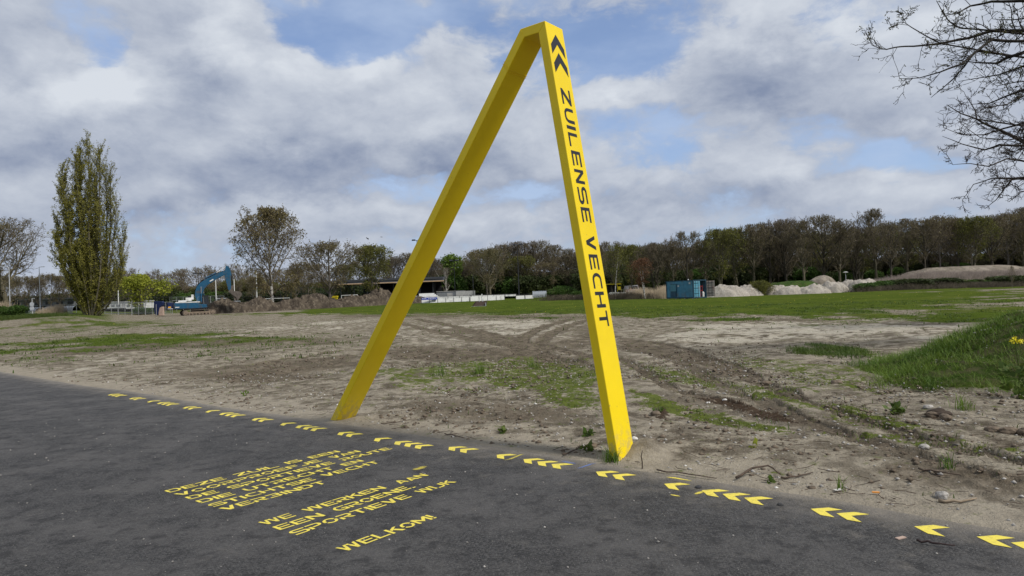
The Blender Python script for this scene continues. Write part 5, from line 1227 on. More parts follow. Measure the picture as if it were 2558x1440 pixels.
Y = 121; k = FPX / Y; heap('grassy_mound', 'long flat topped grassy mound behind the pale sand heaps', 'mound', GX(1985, Y), Y, 82 / k, 4, 30 / k, H_GRASS, 401, rough=.1, sharp=2.4)
Y = 122; k = FPX / Y; heap('sand_mound', 'tan sand mound at the right end of the grassy mound', 'mound', GX(2052, Y), Y, 48 / k, 3, 40 / k, H_TAN, 411, rough=.15, sharp=1.6)
Y = 134; k = FPX / Y; heap('sand_hill', 'long tan sand hill below the wood at the right edge', 'mound', GX(2420, Y), Y, 190 / k, 6, 22 / k, H_TAN, 421, rough=.12, sharp=2.2, n=60)
heap('sand_hill', 'second tan sand hill cut by the right edge of the picture', 'mound', GX(2600, Y), Y - 4, 110 / k, 5, 18 / k, H_TAN, 431, rough=.15, sharp=2.0, n=40)

# ------------------------------------------------------------------ posts, lamps, signs
def pole(px, pyb, pyt, Y, r, mat, name, label, cat, group=None, r2=None, lean=0):
    B = W3(px, pyb, Y); zt = W3(px, pyt, Y)[2]; zg = float(terrain(B[0], Y)); zg = min(B[2], max(zg - .3, B[2])) if abs(zg - B[2]) < 1.2 else B[2]
    root = empty(name, label, cat, (B[0], Y, zg), 0, group); h = zt - zg
    mb = MB(); mb.tube([(0, 0, -.4), (0, 0, h)], [r, r2 or r], 8); mb.build('post', mat, root); return root, h
def street_lamp(px, pyb, pyt, Y, label, arm=-1.5, bend=True):
    root, h = pole(px, pyb, pyt + (6 if bend else 0), Y, .075, M_LPOLE, 'street_lamp', label, 'street lamp', r2=.05)
    mb = MB()
    if bend: mb.tube([(0, 0, h), (-.08, 0, h + .18), (-.3, 0, h + .34), (arm, 0, h + .40)], .04, 6)
    else: mb.tube([(0, 0, h), (arm, 0, h + .05)], .04, 6)
    mb.build('arm', M_LPOLE, root); mb = MB(); mb.box((arm - .2 * (1 if arm < 0 else -1), 0, h + (.40 if bend else .05)), (.6, .25, .10)); mb.build('lamp_head', M_WHITE, root, .02)
street_lamp(26, 797, 666, 106, 'curved grey street lamp in front of the big bare tree at the left edge', -1.6)
street_lamp(101, 783, 668, 112, 'straight pale street lamp between the left lamp and the poplar', .35, False)
street_lamp(7, 765, 735, 130, 'small distant lamp post at the very left edge', .2, False)
def floodlight(px, pyb, pyt, Y, label, r=.13, span=1.6):
    root, h = pole(px, pyb, pyt, Y, r, M_DKST, 'floodlight_mast', label, 'floodlight', 'floodlight masts of the sports ground', r2=r * .5)
    mb = MB(); mb.box((0, 0, h), (span, .1, .1)); mb.build('crossbar', M_DKST, root)
    for x in (-span * .42, span * .42):
        mb = MB(); mb.box((x, -.2, h + .08), (.75, .5, .18), M=Matrix.Rotation(.4, 3, 'X')); mb.build('lamp_head', M_DKST, root)
floodlight(1297, 750, 612, 150, 'dark floodlight mast between the legs of the frame, the tallest one')
floodlight(1137, 743, 652, 160, 'dark floodlight mast beside the end of the stand', .11)
floodlight(1046, 745, 601, 150, 'floodlight mast hidden behind the left leg of the yellow frame', .12)
floodlight(497, 750, 684, 165, 'thin grey floodlight mast above the excavator hood', .10)
for px, pb, pt, Y, lb in ((540, 748, 699, 140, 'white post nearest the excavator boom'), (586, 745, 698, 150, 'white post right of the excavator stick'), (642, 748, 677, 145, 'tall white post left of the white birch'), (194 + 102, 757, 722, 150, 'white post left of the yellow green tree'), (256, 752, 722, 150, 'white post just right of the poplar')):
    pole(px, pb, pt, Y, .10, M_WHITE, 'white_post', lb, 'post', 'white posts of the rugby and football pitch')
for px, pb, pt, Y, lb in ((675, 750, 690, 150, 'dark post left of the birch trunk'), (1183, 750, 690, 152, 'dark post above the grey wall end'), (1312, 752, 735, 146, 'short dark post in the right white boards')):
    pole(px, pb, pt, Y, .07, M_DKST, 'dark_post', lb, 'post', 'dark posts round the sports ground')
pole(1204, 751, 735, 128, .10, M_WHITE, 'white_marker', 'short white marker post behind the digger bucket', 'post')
def mushroom_lamp(px, pyb, pyt, Y, label):
    root, h = pole(px, pyb, pyt + 2, Y, .05, M_LPOLE, 'path_lamp', label, 'path lamp'); mb = MB(); mb.tube([(0, 0, h - .05), (0, 0, h + .1), (0, 0, h + .22)], [.12, .5, .12], 14); mb.build('lamp_head', M_WHITE, root)
mushroom_lamp(2113, 700, 680, 128, 'small white topped path lamp at the foot of the wood')
root, h = pole(81, 783, 746, 104, .05, M_LPOLE, 'road_sign', 'pair of round road signs on a post beside the left street lamp', 'road sign')
for z in (h - .9, h - 1.5):
    mb = MB(); mb.tube([(0, -.06, z), (0, -.09, z)], .34, 20); mb.build('sign_disc', M_LPOLE, root)
mb = MB(); mb.tube([(0, 0, h), (.4, 0, h)], .05, 6); mb.build('sign_arm', M_LPOLE, root)

# goals: white tube frames
def goal(pts, label, r=.06, Y=None):
    P = [W3(*p) for p in pts]; org = Vector(P[0]); root = empty('goal_frame', label, 'goal', tuple(org), 0, 'white goal frames')
    mb = MB(); mb.tube([Vector(p) - org for p in P], r, 6); mb.build('frame_tube', M_WHITE, root)
goal([(541, 757, 138), (541, 747, 138), (567, 746, 138), (571, 758, 134)], 'white goal frame behind the excavator arm', .11)
goal([(571, 762, 132), (572, 754, 132), (600, 753, 132), (600, 760, 132)], 'low white goal frame below the excavator bucket', .12)
goal([(635, 757, 140), (635, 748, 140), (723, 745, 140), (724, 756, 140)], 'wide white goal frame across the birch trunk', .09)
goal([(806, 757, 140), (806, 750, 140), (828, 749, 140), (828, 757, 140)], 'small white goal frame in front of the yellow box', .07)
goal([(853, 757, 138), (853, 739, 138), (893, 737, 138), (893, 756, 138)], 'white goal frame with posts in front of the stand', .09)
goal([(886, 754, 140), (884, 739, 140), (874, 741, 142), (874, 754, 142)], 'small side goal frame standing beside the goal in front of the stand', .07)

# fences ------------------------------------------------------------------------
def wire_fence(name, label, p0, p1, n, hpx, mat, wires=9, rr=.035, group=None, tube_top=True, vert=0):
    A = np.array(W3(*p0)); B = np.array(W3(*p1)); h = hpx / (FPX / A[1]); org = Vector(A)
    root = empty(name, label, 'fence', tuple(A), 0, group)
    mb = MB()
    for i in range(n + 1):
        p = Vector(A + (B - A) * i / n) - org; mb = MB(); mb.tube([p + Vector((0, 0, -.5)), p + Vector((0, 0, h))], rr, 6); mb.build('fence_post', mat, root)
    r = MB(); d = Vector(B) - org
    for z in ((h, h * .52, .15) if tube_top else (h, .1)): r.tube([Vector((0, 0, z)), d + Vector((0, 0, z))], rr * .7, 5)
    r.build('rail', mat, root)
    w = MB(); N = wires
    for i in range(N): z = h * (i + .5) / N; w.tube([Vector((0, 0, z)), d + Vector((0, 0, z))], .008, 3, cap=False)
    L = d.length; m_ = vert or int(L / .5)
    for i in range(m_): p = d * ((i + .5) / m_); w.tube([p + Vector((0, 0, .1)), p + Vector((0, 0, h))], .008, 3, cap=False)
    w.build('wire_mesh', mat, root)
wire_fence('ball_fence', 'tall dark green wire fence right of the white birch', (728, 752, 147), (925, 748, 147), 8, 33, M_DGRN, 10)
wire_fence('ball_fence', 'dark wire fence behind the excavator bucket and birch', (560, 755, 152), (726, 752, 150), 7, 22, M_DKST, 8)
wire_fence('ball_fence', 'dark wire fence behind the shelters at the left edge', (0, 772, 140), (190, 766, 140), 9, 24, M_DKST, 8)
wire_fence('ball_fence', 'long wire fence between the poplar and the excavator', (255, 762, 150), (430, 757, 150), 8, 28, M_DKST, 8)
for i in range(5):
    x0 = 262 + i * 34; x1 = x0 + 33; 
    wire_fence('construction_fence', 'galvanised site fence panel %s' % ['left of the yellow green tree', 'under the yellow green tree', 'right of the yellow green tree', 'behind the blue bin', 'directly left of the excavator'][i], (x0, 786 - i * .4, 124), (x1, 785.6 - i * .4, 124), 2, 29, M_GALV, 6, .03, 'galvanised site fence panels', vert=18)
for i in range(4):
    x0 = 425 + i * 34; x1 = x0 + 33
    wire_fence('construction_fence', 'galvanised site fence panel %s' % ['above the excavator tail', 'above the excavator hood', 'behind the boom foot', 'right of the boom foot'][i], (x0, 775 - i, 140), (x1, 774 - i, 140), 2, 32, M_GALV, 6, .03, 'galvanised site fence panels', vert=18)
# white advertising boards
def boards(label, p0, p1, hpx, n, extra=None, rail=True, mat=None):
    A = np.array(W3(*p0)); B = np.array(W3(*p1)); h = hpx / (FPX / A[1]); org = Vector(A); d = Vector(B) - org; root = empty('advertising_board_row', label, 'advertising boards', tuple(A))
    ang = math.atan2(d.y, d.x); L = math.hypot(d.x, d.y)
    for i in range(n):
        c = d * ((i + .5) / n); mb = MB(); mb.box((c.x, c.y, c.z + h / 2), (L / n - .06, .05, h), rz=ang); b = mb.build('board', mat or M_WHITE, root)
        if extra and i < len(extra) and extra[i]:
            txt = extra[i]; W_, gl = word_polys(txt, gap=.18); k = min((L / n - .5) / W_, h * .5); mm = MB()
            R_ = Matrix.Rotation(ang, 3, 'Z')
            for G_ in gl:
                for qi, q in enumerate(G_):
                    mm.face([R_ @ Vector(((x - W_ / 2) * k, -.032 - .002 * qi, y * k)) + Vector((c.x, c.y, c.z + h * .25)) for x, y in q])
            mm.build('board_lettering', M_DKST, b)
    for i in range(n + 1):
        c = d * (i / n); mb = MB(); mb.tube([(c.x, c.y - .08, c.z - .3), (c.x, c.y - .08, c.z + h * 1.35)], .035, 6); mb.build('board_post', M_DKST, root)
    mb = MB(); mb.tube([(0, -.08, h * 1.33), (d.x, d.y - .08, d.z + h * 1.33)], .03, 6); mb.build('rail', M_DKST, root)
boards('white advertising boards nearest the left leg of the frame', (1053, 758, 138), (1173, 753, 142), 9, 6, ['', 'ISI', '', '', '', ''])
boards('white advertising boards in the middle between the legs of the frame', (1175, 753, 142), (1261, 750, 146), 10.5, 4)
boards('white advertising boards at the right before the curved dugout', (1289, 748, 147), (1333, 746, 149), 8.5, 2)
boards('upper pale advertising boards in front of the stand steps', (1060, 748, 146), (1290, 740, 152), 4.5, 8)
A = W3(1053, 750, 137); B = W3(1092, 749, 139)
root = empty('blue_banner', 'royal blue banner hung on the white boards below the stand', 'banner', tuple(A)); d = Vector(B) - Vector(A)
mb = MB(); mb.box((d.x / 2, d.y / 2, .22), (d.length, .03, .45), rz=math.atan2(d.y, d.x)); bn = mb.build('banner_cloth', M_ROY, root)
mb = MB()
for i in range(9):
    if i in (3,): continue
    mb.box((d.x * (i + .7) / 10, d.y * (i + .7) / 10 - .05, .24), (d.length / 16, .01, .10), rz=math.atan2(d.y, d.x))
mb.build('banner_marks', M_WHITE, root)

# covered stand
def stand():
    Y = 158; k = FPX / Y
    A = W3(838, 757, Y); B = W3(1112, 748, Y); z0 = float(terrain(A[0], Y)); L = B[0] - A[0]
    root = empty('covered_stand', 'dark covered stand with flat overhanging roof and pale fascia behind the left leg', 'grandstand', (A[0], Y, z0))
    slope = 0
    zf = W3(1000, 706, Y)[2] - z0; zr = W3(1000, 697, Y)[2] - z0; xr = W3(1083, 745, Y)[0] - A[0]
    mb = MB(); mb.box((L / 2, 3.5, zr - .1), (L - .6, 8.5, .5)); mb.build('roof', M_ROOF, root)
    mb = MB(); mb._add([(0, -1.2, zf + .1), (L, -1.2, zf + .1), (L, 1.2, zr + .15), (2.0, 1.2, zr + .15)], [(0, 1, 2, 3)]); mb.build('roof_slope', M_ROOF, root)
    mb = MB(); mb.box((L / 2, -1.25, zf), (L, .12, .22)); mb.build('fascia', M_WOOD, root)
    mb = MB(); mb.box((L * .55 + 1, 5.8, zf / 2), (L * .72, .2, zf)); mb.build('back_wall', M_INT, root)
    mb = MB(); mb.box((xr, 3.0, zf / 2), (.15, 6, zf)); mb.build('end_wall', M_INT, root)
    for i in range(8):
        x = 1.5 + (xr - 1.5) * i / 7; mb = MB(); mb.tube([(x, -.6, 0), (x, -.6, zf)], .10, 6); mb.build('roof_post', M_DKST, root)
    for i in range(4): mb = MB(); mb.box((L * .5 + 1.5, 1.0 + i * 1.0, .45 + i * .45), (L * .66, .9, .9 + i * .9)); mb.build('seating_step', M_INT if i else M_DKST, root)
    # pale terrace wall along the front
    mb = MB(); xa = W3(853, 745, Y)[0] - A[0]; xb = W3(1052, 745, Y)[0] - A[0]; mb.box(((xa + xb) / 2, -1.6, .75), (xb - xa, .2, 1.55)); mb.build('front_wall', M_CONC, root)
    # white stairs at the right end
    x0 = W3(1050, 745, Y)[0] - A[0]
    for i in range(7):
        mb = MB(); zt = 2.0 - i * .26; xe = W3(1088 + i * 4.3, 745, Y)[0] - A[0]; mb.box(((x0 + xe) / 2, -2.0 - i * .35, zt / 2), (xe - x0, .36, zt)); mb.build('stair_step', M_WHITE, root)
    # low grey dressing building at the right
    r2 = empty('low_building', 'low grey flat building with two pale doors behind the white boards', 'building', (W3(1091, 745, Y + 1)[0], Y + 1, z0))
    w = W3(1160, 745, Y)[0] - W3(1091, 745, Y)[0]; hh = W3(1130, 728.5, Y)[2] - z0
    mb = MB(); mb.box((w / 2, 2, hh / 2), (w, 4, hh)); mb.build('wall', M_GREYW, r2); mb = MB(); mb.box((w / 2, 2, hh + .06), (w + .2, 4.2, .12)); mb.build('roof', M_CONC, r2)
    for f in (.48, .80): mb = MB(); mb.box((w * f, -.03, .95), (1.3, .06, 1.9)); mb.build('door', M_CONC, r2, 0)
    r3 = empty('retaining_wall', 'pale concrete wall with bicycle hoops right of the low grey building', 'wall', (W3(1140, 745, Y - 1)[0], Y - 1, z0))
    w3 = W3(1187, 745, Y)[0] - W3(1140, 745, Y)[0]; mb = MB(); mb.box((w3 / 2, 0, hh / 2), (w3, .3, hh)); mb.build('wall_panel', M_CONC, r3)
    for i in range(4):
        x = w3 * (.45 + .14 * i); mb = MB(); mb.tube([(x - .25, -.8, 0)] + [(x + .25 * math.cos(a), -.8, 1.0 + .3 * math.sin(a)) for a in np.linspace(math.pi, 0, 7)] + [(x + .25, -.8, 0)], .04, 6); mb.build('hoop', M_DKST, r3)
stand()
mb = MB(); P = W3(836, 748, 150); mb.box((0, 0, .55), (1.4, 1.0, .35)); mb.box((0, 0, .2), (1.2, .8, .5)); o = mb.build('yellow_box', M_YEL); o.location = P; tag(o, 'small yellow box between two budding trees left of the stand', 'box')

# curved dugout
def arch_shelter(px0, px1, pyb, pyt, Y, label, depth=1.4, straw=False, group=None):
    A = W3(px0, pyb, Y); B = W3(px1, pyb, Y); w = B[0] - A[0]; h = W3(px0, pyt, Y)[2] - A[2]
    root = empty('curved_shelter', label, 'shelter', tuple(A), 0, group)
    pr = [(depth - depth * math.cos(a), h * (.35 + .65 * math.sin(a))) for a in np.linspace(0, math.pi / 2, 7)]
    pr = [(0, 0)] + pr; mb = MB()
    for (y0, z0), (y1, z1) in zip(pr[:-1], pr[1:]): mb._add([(0, y0 - depth / 2, z0), (w, y0 - depth / 2, z0), (w, y1 - depth / 2, z1), (0, y1 - depth / 2, z1)], [(0, 1, 2, 3)])
    mb.build('canopy', M_GLS, root)
    n = max(2, int(w / 1.1))
    for i in range(n + 1):
        x = w * i / n; r = MB(); r.tube([(x, y - depth / 2, z) for y, z in pr] + [(x, depth / 2, 0)], .035, 5); r.build('rib', M_GALV, root)
    mb = MB(); mb.box((w / 2, depth * .3, .4), (w * .9, .3, .06)); mb.build('bench', M_CONC, root)
arch_shelter(1331, 1365, 744, 728, 146, 'curved clear plastic dugout at the end of the white boards', 2.0)
arch_shelter(73, 97, 784, 769, 112, 'left curved glass bicycle shelter beside the road signs', 1.8, group='curved glass bicycle shelters')
arch_shelter(113, 150, 784, 767, 112, 'right curved glass bicycle shelter between lamp and poplar', 1.8, group='curved glass bicycle shelters')
arch_shelter(155, 186, 784, 765, 116, 'square glazed shelter close to the poplar', 1.2, group='curved glass bicycle shelters')

# loader bucket lying on the lawn
def loose_bucket():
    Y = 99; P = W3(1198, 766, Y); k = FPX / Y; root = empty('digger_bucket', 'wide muddy digger bucket lying on the lawn', 'digger bucket', tuple(P)); s = 1 / k
    w0, w1, h = 38 * s, 28 * s, 14 * s
    sh = MB(); T_ = .05
    bl, br, tl, tr_ = (-w0 / 2, -.5, 0), (w0 / 2 - .25, -.5, 0), (-w0 / 2 + .55, .35, h), (w0 / 2, .35, h)
    sh._add([bl, br, tr_, tl, (bl[0] + .1, .9, 0), (br[0] + .1, .9, 0), (tr_[0], .8, h * .9), (tl[0], .8, h * .9)], [(4, 5, 6, 7), (0, 4, 7, 3), (1, 2, 6, 5), (0, 1, 5, 4)]); sh.build('shell', M_TRACK, root)
    i_ = MB(); i_._add([(bl[0] + .1, .2, .03), (br[0] - .1, .2, .03), (tr_[0] - .15, .62, h * .93), (tl[0] + .1, .62, h * .93)], [(0, 1, 2, 3)]); i_.build('inner_plate', simple('inner_dark_brown', (.06, .042, .032), .9), root)  # inner plate is a darker brown than the shell
    e = MB(); e.box((-.12, -.52, .03), (w0 * .95, .10, .07)); e.box((br[0] + .05, -.1, h * .35), (.10, .9, h * .6)); e.build('cutting_edge', M_GALV, root)
    l = MB()
    for x in (-.1, .45): l.prism([(.5, h * .8), (.9, h * .8), (.8, h * 1.35), (.6, h * 1.35)], 'x', x, x + .08)
    l.build('mounting_lug', M_GALV, root)
loose_bucket()

# graffiti van and kiosk behind
def van():
    Y = 138; P = W3(1567, 739, Y); w = W3(1597, 739, Y)[0] - P[0]; h = W3(1580, 713, Y)[2] - P[2]; root = empty('graffiti_van', 'white graffiti covered van behind the reddish birch', 'van', tuple(P))
    GR = simple('white_graffiti', (.52, .50, .50), .6, var=.15, vs=2.2, dirt=(.34, .12, .14), ds=1.6)
    mb = MB(); mb.prism([(0, .3), (0, h * .62), (w * .12, h * .95), (w * .92, h), (w, h * .6), (w, .3)], 'y', 0, 4.6); b = mb.build('body', GR, root, .08)
    mb = MB(); mb.prism([(w * .12, h * .62), (w * .18, h * .90), (w * .86, h * .92), (w * .9, h * .62)], 'y', -.02, -.004); mb.build('windscreen', M_WIN, root)
    for x in (w * .08, w * .85): mb = MB(); mb.tube([(x, .9, .35), (x + .2, .9, .35)], .35, 14); mb.build('wheel', M_BLACK, root)
    for x in (w * .14, w * .82): mb = MB(); mb.tube([(x, -.05, h * .42), (x, .02, h * .42)], .13, 12); mb.build('headlight', M_WHITE, root)
    mb = MB(); mb.box((-.12, .5, h * .6), (.12, .2, .3)); mb.box((w + .12, .5, h * .6), (.12, .2, .3)); mb.build('mirror', M_BLACK, root)
    for i, (x, z, s_) in enumerate(((.25, .95, .5), (.8, 1.15, .42), (1.3, .85, .5))):
        mb = MB(); mb.tube([(x + s_ * .5 * math.cos(a) * (1 + .3 * math.sin(3 * a)), -.03, z + s_ * .5 * math.sin(a)) for a in np.linspace(0, 5.2, 12)], .04, 5); mb.build('graffiti_mark', M_RED, root)
van()
def kiosk():
    Y = 140; P = W3(1514, 730, Y); w = W3(1552, 730, Y)[0] - P[0]; h = W3(1530, 711, Y)[2] - P[2]; root = empty('kiosk', 'dark kiosk with yellow roof edge behind the slim white birch', 'kiosk', tuple(P))
    mb = MB(); mb.box((w * .45, 1.2, h / 2), (w * .85, 2.2, h)); mb.build('body', M_INT, root)
    mb = MB(); mb.box((w * .5, 1.0, h + .05), (w, 2.8, .16)); mb.build('roof_edge', M_YEL, root)
    mb = MB(); mb.box((w * .88, -.25, h * .45), (.55, .08, h * .45)); mb.build('sign_panel', M_YEL, root)
    for x in (.1, w * .75): mb = MB(); mb.tube([(x, -.2, 0), (x, -.2, h)], .06, 6); mb.build('roof_post', M_YEL, root)
kiosk()
P = W3(1522, 737, 132); mb = MB(); w = W3(1563, 737, 132)[0] - P[0]; mb.box((w / 2, 0, .12), (w, .3, .55)); mb.box((w * .3, -.1, .43), (w * .5, .2, .06)); o = mb.build('low_white_wall', M_WHITE); o.location = P; tag(o, 'low white wall section at the foot of the slim birch', 'wall')
# pitch rail right of the frame's leg and at its left
mb = MB(); A = W3(1425, 723, 150); B = W3(1470, 722, 150); d = B - A; mb.tube([(0, 0, 0), tuple(d)], .06, 6); 
for f in (0, .5, 1): mb.tube([tuple(d * f), tuple(d * f - np.array([0, 0, 1.6]))], .05, 6)
o = mb.build('pitch_rail', M_LPOLE); o.location = A; tag(o, 'thin pale rail just left of the right leg of the frame', 'rail')

# blue covered pillar by the site fence
P = W3(400, 789, 116); k = FPX / 116; root = empty('covered_pillar', 'pale block post wrapped in a dark blue tarpaulin left of the excavator', 'post', tuple(P))
mb = MB(); mb.box((.25, 0, .75), (.75, .5, 1.5)); mb.build('block', M_PINK, root, .03)
mb = MB(); mb.prism([(-.85, 2.35), (-.7, 2.45), (.55, 2.42), (.72, 2.2), (.62, 1.7), (.1, 1.35), (-.2, .2), (-.45, .1), (-.8, .3), (-.9, 1.5)], 'y', -.32, .32); mb.build('tarpaulin', M_BLUE2, root, .06)
mb = MB(); mb.tube([(-.42, -.4, 0), (-.42, -.4, 1.95)], .05, 6); mb.build('steel_tube', M_GALV, root)
# white low buildings and cars behind the fence at the left
for px0, px1, pb, pt, Y, lb in ((250, 302, 772, 757, 160, 'long white low building seen through the fence right of the poplar'), (315, 362, 772, 755, 158, 'white low building seen below the yellow green tree')):
    A = W3(px0, pb, Y); w = W3(px1, pb, Y)[0] - A[0]; h = W3(px0, pt, Y)[2] - A[2]; root = empty('low_white_building', lb, 'building', tuple(A))
    mb = MB(); mb.box((w / 2, 2, h / 2), (w, 4, h)); mb.build('wall', M_WHITE, root); mb = MB(); mb.box((w / 2, 2, h + .1), (w + .3, 4.4, .22)); mb.build('roof', M_CONC, root)
    for i in range(4): mb = MB(); mb.box((w * (i + .5) / 4, -.03, h * .45), (w / 6, .06, h * .35)); mb.build('window', M_GREYW, root)
A = W3(28, 768, 165); w = W3(190, 768, 165)[0] - A[0]; h = W3(30, 752, 165)[2] - A[2]; root = empty('dark_shed', 'long low dark shed behind the shelters at the left edge', 'building', tuple(A))
mb = MB(); mb.box((w / 2, 2, h / 2), (w, 4, h)); mb.build('wall', M_GREYW, root); mb = MB(); mb.box((w / 2, 1.6, h + .1), (w + .4, 5.2, .25)); mb.build('roof', M_ROOF, root)
for i in range(6): mb = MB(); mb.box((w * (i + .5) / 6, -.03, h * .45), (w / 10, .06, h * .5)); mb.build('door', M_DKST, root)

# birds
def bird(px, py, Y, s, roll, label):
    P = W3(px, py, Y); mb = MB(); 
    mb.tube([(-.5 * s, 0, 0), (-.25 * s, 0, .01), (0, 0, .02), (.25 * s, 0, .02), (.42 * s, 0, 0)], [.015 * s, .07 * s, .09 * s, .06 * s, .01 * s], 8)
    root = empty('bird', label, 'bird', tuple(P)); mb.build('body', M_DKST, root)
    for e in (-1, 1):
        w = MB(); w._add([(-.12 * s, e * .05 * s, .03), (.14 * s, e * .05 * s, .03), (.10 * s, e * .45 * s, .16 * s), (-.16 * s, e * .95 * s, .03 * s), (-.2 * s, e * .5 * s, .14 * s), (-.12 * s, e * .05 * s, .0), (.14 * s, e * .05 * s, .0), (.10 * s, e * .45 * s, .14 * s), (-.2 * s, e * .5 * s, .12 * s)], [(0, 1, 2, 3, 4), (5, 8, 3, 7, 6)]); w.build('wing', M_DKST, root)
    root.rotation_euler = roll
bird(918, 597, 70, .42, (.3, .9, .8), 'small dark bird in flight with wings folded down, left of the frame'); bird(953, 593, 95, .40, (.1, .1, .5), 'smaller distant bird gliding just left of the frame')
# ------------------------------------------------------------------ ground growth and litter
def gz(x, y):
    """surface height incl. the broad near relief"""
    return terrain(x, y) + .05 * sst(road_d(x, y), .1, 1.2)
def blades(rng, P, N_, lmin, lmax, w, lean, seg=2):
    """curved grass blades rooted at P; N_ is a bending direction seed"""
    n = len(P); az = rng.uniform(0, 2 * np.pi, n); L = rng.uniform(lmin, lmax, n); ln = lean * rng.uniform(.3, 1.4, n)
    dx = np.cos(az); dy = np.sin(az); sx = -dy; sy = dx; V = []; ws = w * rng.uniform(.6, 1.3, n)
    for k, (f, wf) in enumerate(((0, 1), (.5, .8), (.85, .42), (1, .04))):
        off = ln * L * f ** 2; z = L * f * (1 - .25 * ln * f)
        c = np.stack([P[:, 0] + dx * off, P[:, 1] + dy * off, P[:, 2] + z], -1)
        s = np.stack([sx * ws * wf / 2, sy * ws * wf / 2, np.zeros(n)], -1); V += [c - s, c + s]
    V = np.stack(V, 1).reshape(-1, 3); b = (np.arange(n) * 8)[:, None]
    F = np.concatenate([b + np.array([[0, 1, 3, 2]]), b + np.array([[2, 3, 5, 4]]), b + np.array([[4, 5, 7, 6]])])
    return V, F
def grassmat(name, c1, c2, c3):
    mt, t, b = new_mat(name); g = t.add('ShaderNodeNewGeometry').outputs['Position']
    n = t.noise(g, 1.2, 4, .6); n2 = t.noise(g, 25, 2, .5)
    c = t.mix(t.ramp(n, .35, .65), c1, c2); c = t.mix(t.ramp(n2, .5, .75, 0, .8), c, c3)
    t.put(b.inputs['Base Color'], c); b.inputs['Roughness'].default_value = .6; b.inputs['Specular IOR Level'].default_value = .25
    tr = t.add('ShaderNodeBsdfTranslucent'); t.put(tr.inputs[0], c); mx = t.add('ShaderNodeMixShader'); mx.inputs[0].default_value = .3
    t.l.new(b.outputs[0], mx.inputs[1]); t.l.new(tr.outputs[0], mx.inputs[2]); t.l.new(mx.outputs[0], t.n['Material Output'].inputs[0]); return mt
G_M = grassmat('mound_grass', (.070, .135, .016), (.130, .205, .026), (.23, .27, .055)); G_T = grassmat('tuft_grass', (.050, .092, .014), (.09, .135, .02), (.15, .15, .045)); G_S = grassmat('moss_green', (.065, .090, .014), (.118, .148, .022), (.15, .145, .04)); G_DRY = grassmat('dry_straw', (.32, .26, .16), (.42, .35, .22), (.26, .20, .13))
rg = np.random.default_rng(77)
# mound grass in clumps
N = 5200; cx = rg.uniform(5.0, 15.5, N); cy = rg.uniform(7.3, 16, N); rim = mound_h(cx, cy)[1]; dens = fbm(cx, cy, 1.3, 3, 61)
k = (rim > -.01 + .10 * (dens - .5)) & (rg.random(N) < .35 + 1.2 * (dens - .3)) & (cx / cy < 1.05); cx, cy = cx[k], cy[k]
n = rg.integers(14, 34, len(cx)); rep = np.repeat(np.arange(len(cx)), n); spread = rg.uniform(.03, .13, len(cx))[rep]
bx = cx[rep] + rg.normal(size=len(rep)) * spread; by = cy[rep] + rg.normal(size=len(rep)) * spread
size = rg.uniform(.6, 1.35, len(cx))[rep]; bz = terrain(bx, by) - .015
V, F = blades(rg, np.stack([bx, by, bz], -1), None, .09, .26, .008, .75); 
o = mesh_np('mound_grass', V, F, G_M); tag(o, 'long tufty green grass covering the mound at the right', 'grass', kind='stuff')
# clover and broad leaves low on the mound
N = 26000; x = rg.uniform(5.0, 15.5, N); y = rg.uniform(7.3, 16, N); k = (mound_h(x, y)[1] > .0) & (x / y < 1.05); x, y = x[k], y[k]
V, F = leaf_np(rg, np.stack([x, y, terrain(x, y) + rg.uniform(0, .07, len(x))], -1), .035, elong=1.2); o = mesh_np('mound_weeds', V, F, G_T); tag(o, 'low leafy weeds between the grass on the mound', 'weeds', kind='stuff')

# short growth in the mossy and grassy patches
def scatter(n, r0, r1, azm=44):
    r = r0 + (r1 - r0) * rg.random(n) ** .8; a = np.radians(rg.uniform(-azm, azm, n)); return r * np.sin(a), r * np.cos(a)
x, y = scatter(150000, 5.5, 26); Fd = ground_fields(x, y); rd = road_d(x, y); tn = fbm(x, y, 5.0, 3, 301)
pm = np.clip(Fd['M'] * 1.1, 0, 1) * sst(tn, .42, .56); k = (rg.random(len(x)) < pm * .9) & (rd > .3) & (mound_h(x, y)[1] < 0)
V, F = blades(rg, np.stack([x[k], y[k], gz(x[k], y[k]) - .01], -1), None, .012, .042, .009, .6); o = mesh_np('moss_tufts', V, F, G_S); tag(o, 'short yellow green moss and seedlings in patches on the churned soil', 'moss', kind='stuff')
pg = np.clip(Fd['G'] + .05 + .35 * Fd['M'], 0, 1) * sst(tn, .54, .64); k = (rg.random(len(x)) < pg * .8) & (rd > .35) & (mound_h(x, y)[1] < 0)
V, F = blades(rg, np.stack([x[k], y[k], gz(x[k], y[k]) - .01], -1), None, .03, .10, .010, .6); o = mesh_np('grass_tufts', V, F, G_T); tag(o, 'small grass tufts scattered over the bare field', 'grass', kind='stuff')
x, y = scatter(260000, 20, 62); Fd = ground_fields(x, y); tn = fbm(x, y, 1.6, 3, 311); k = (rg.random(len(x)) < np.clip(Fd['G'] + .02, 0, 1) * sst(tn, .45, .6) * .7) & (mound_h(x, y)[1] < 0)
V, F = blades(rg, np.stack([x[k], y[k], terrain(x[k], y[k])], -1), None, .05, .15, .04, .8); o = mesh_np('field_grass', V, F, G_T); tag(o, 'rough grass on the far field and lawn', 'grass', kind='stuff')
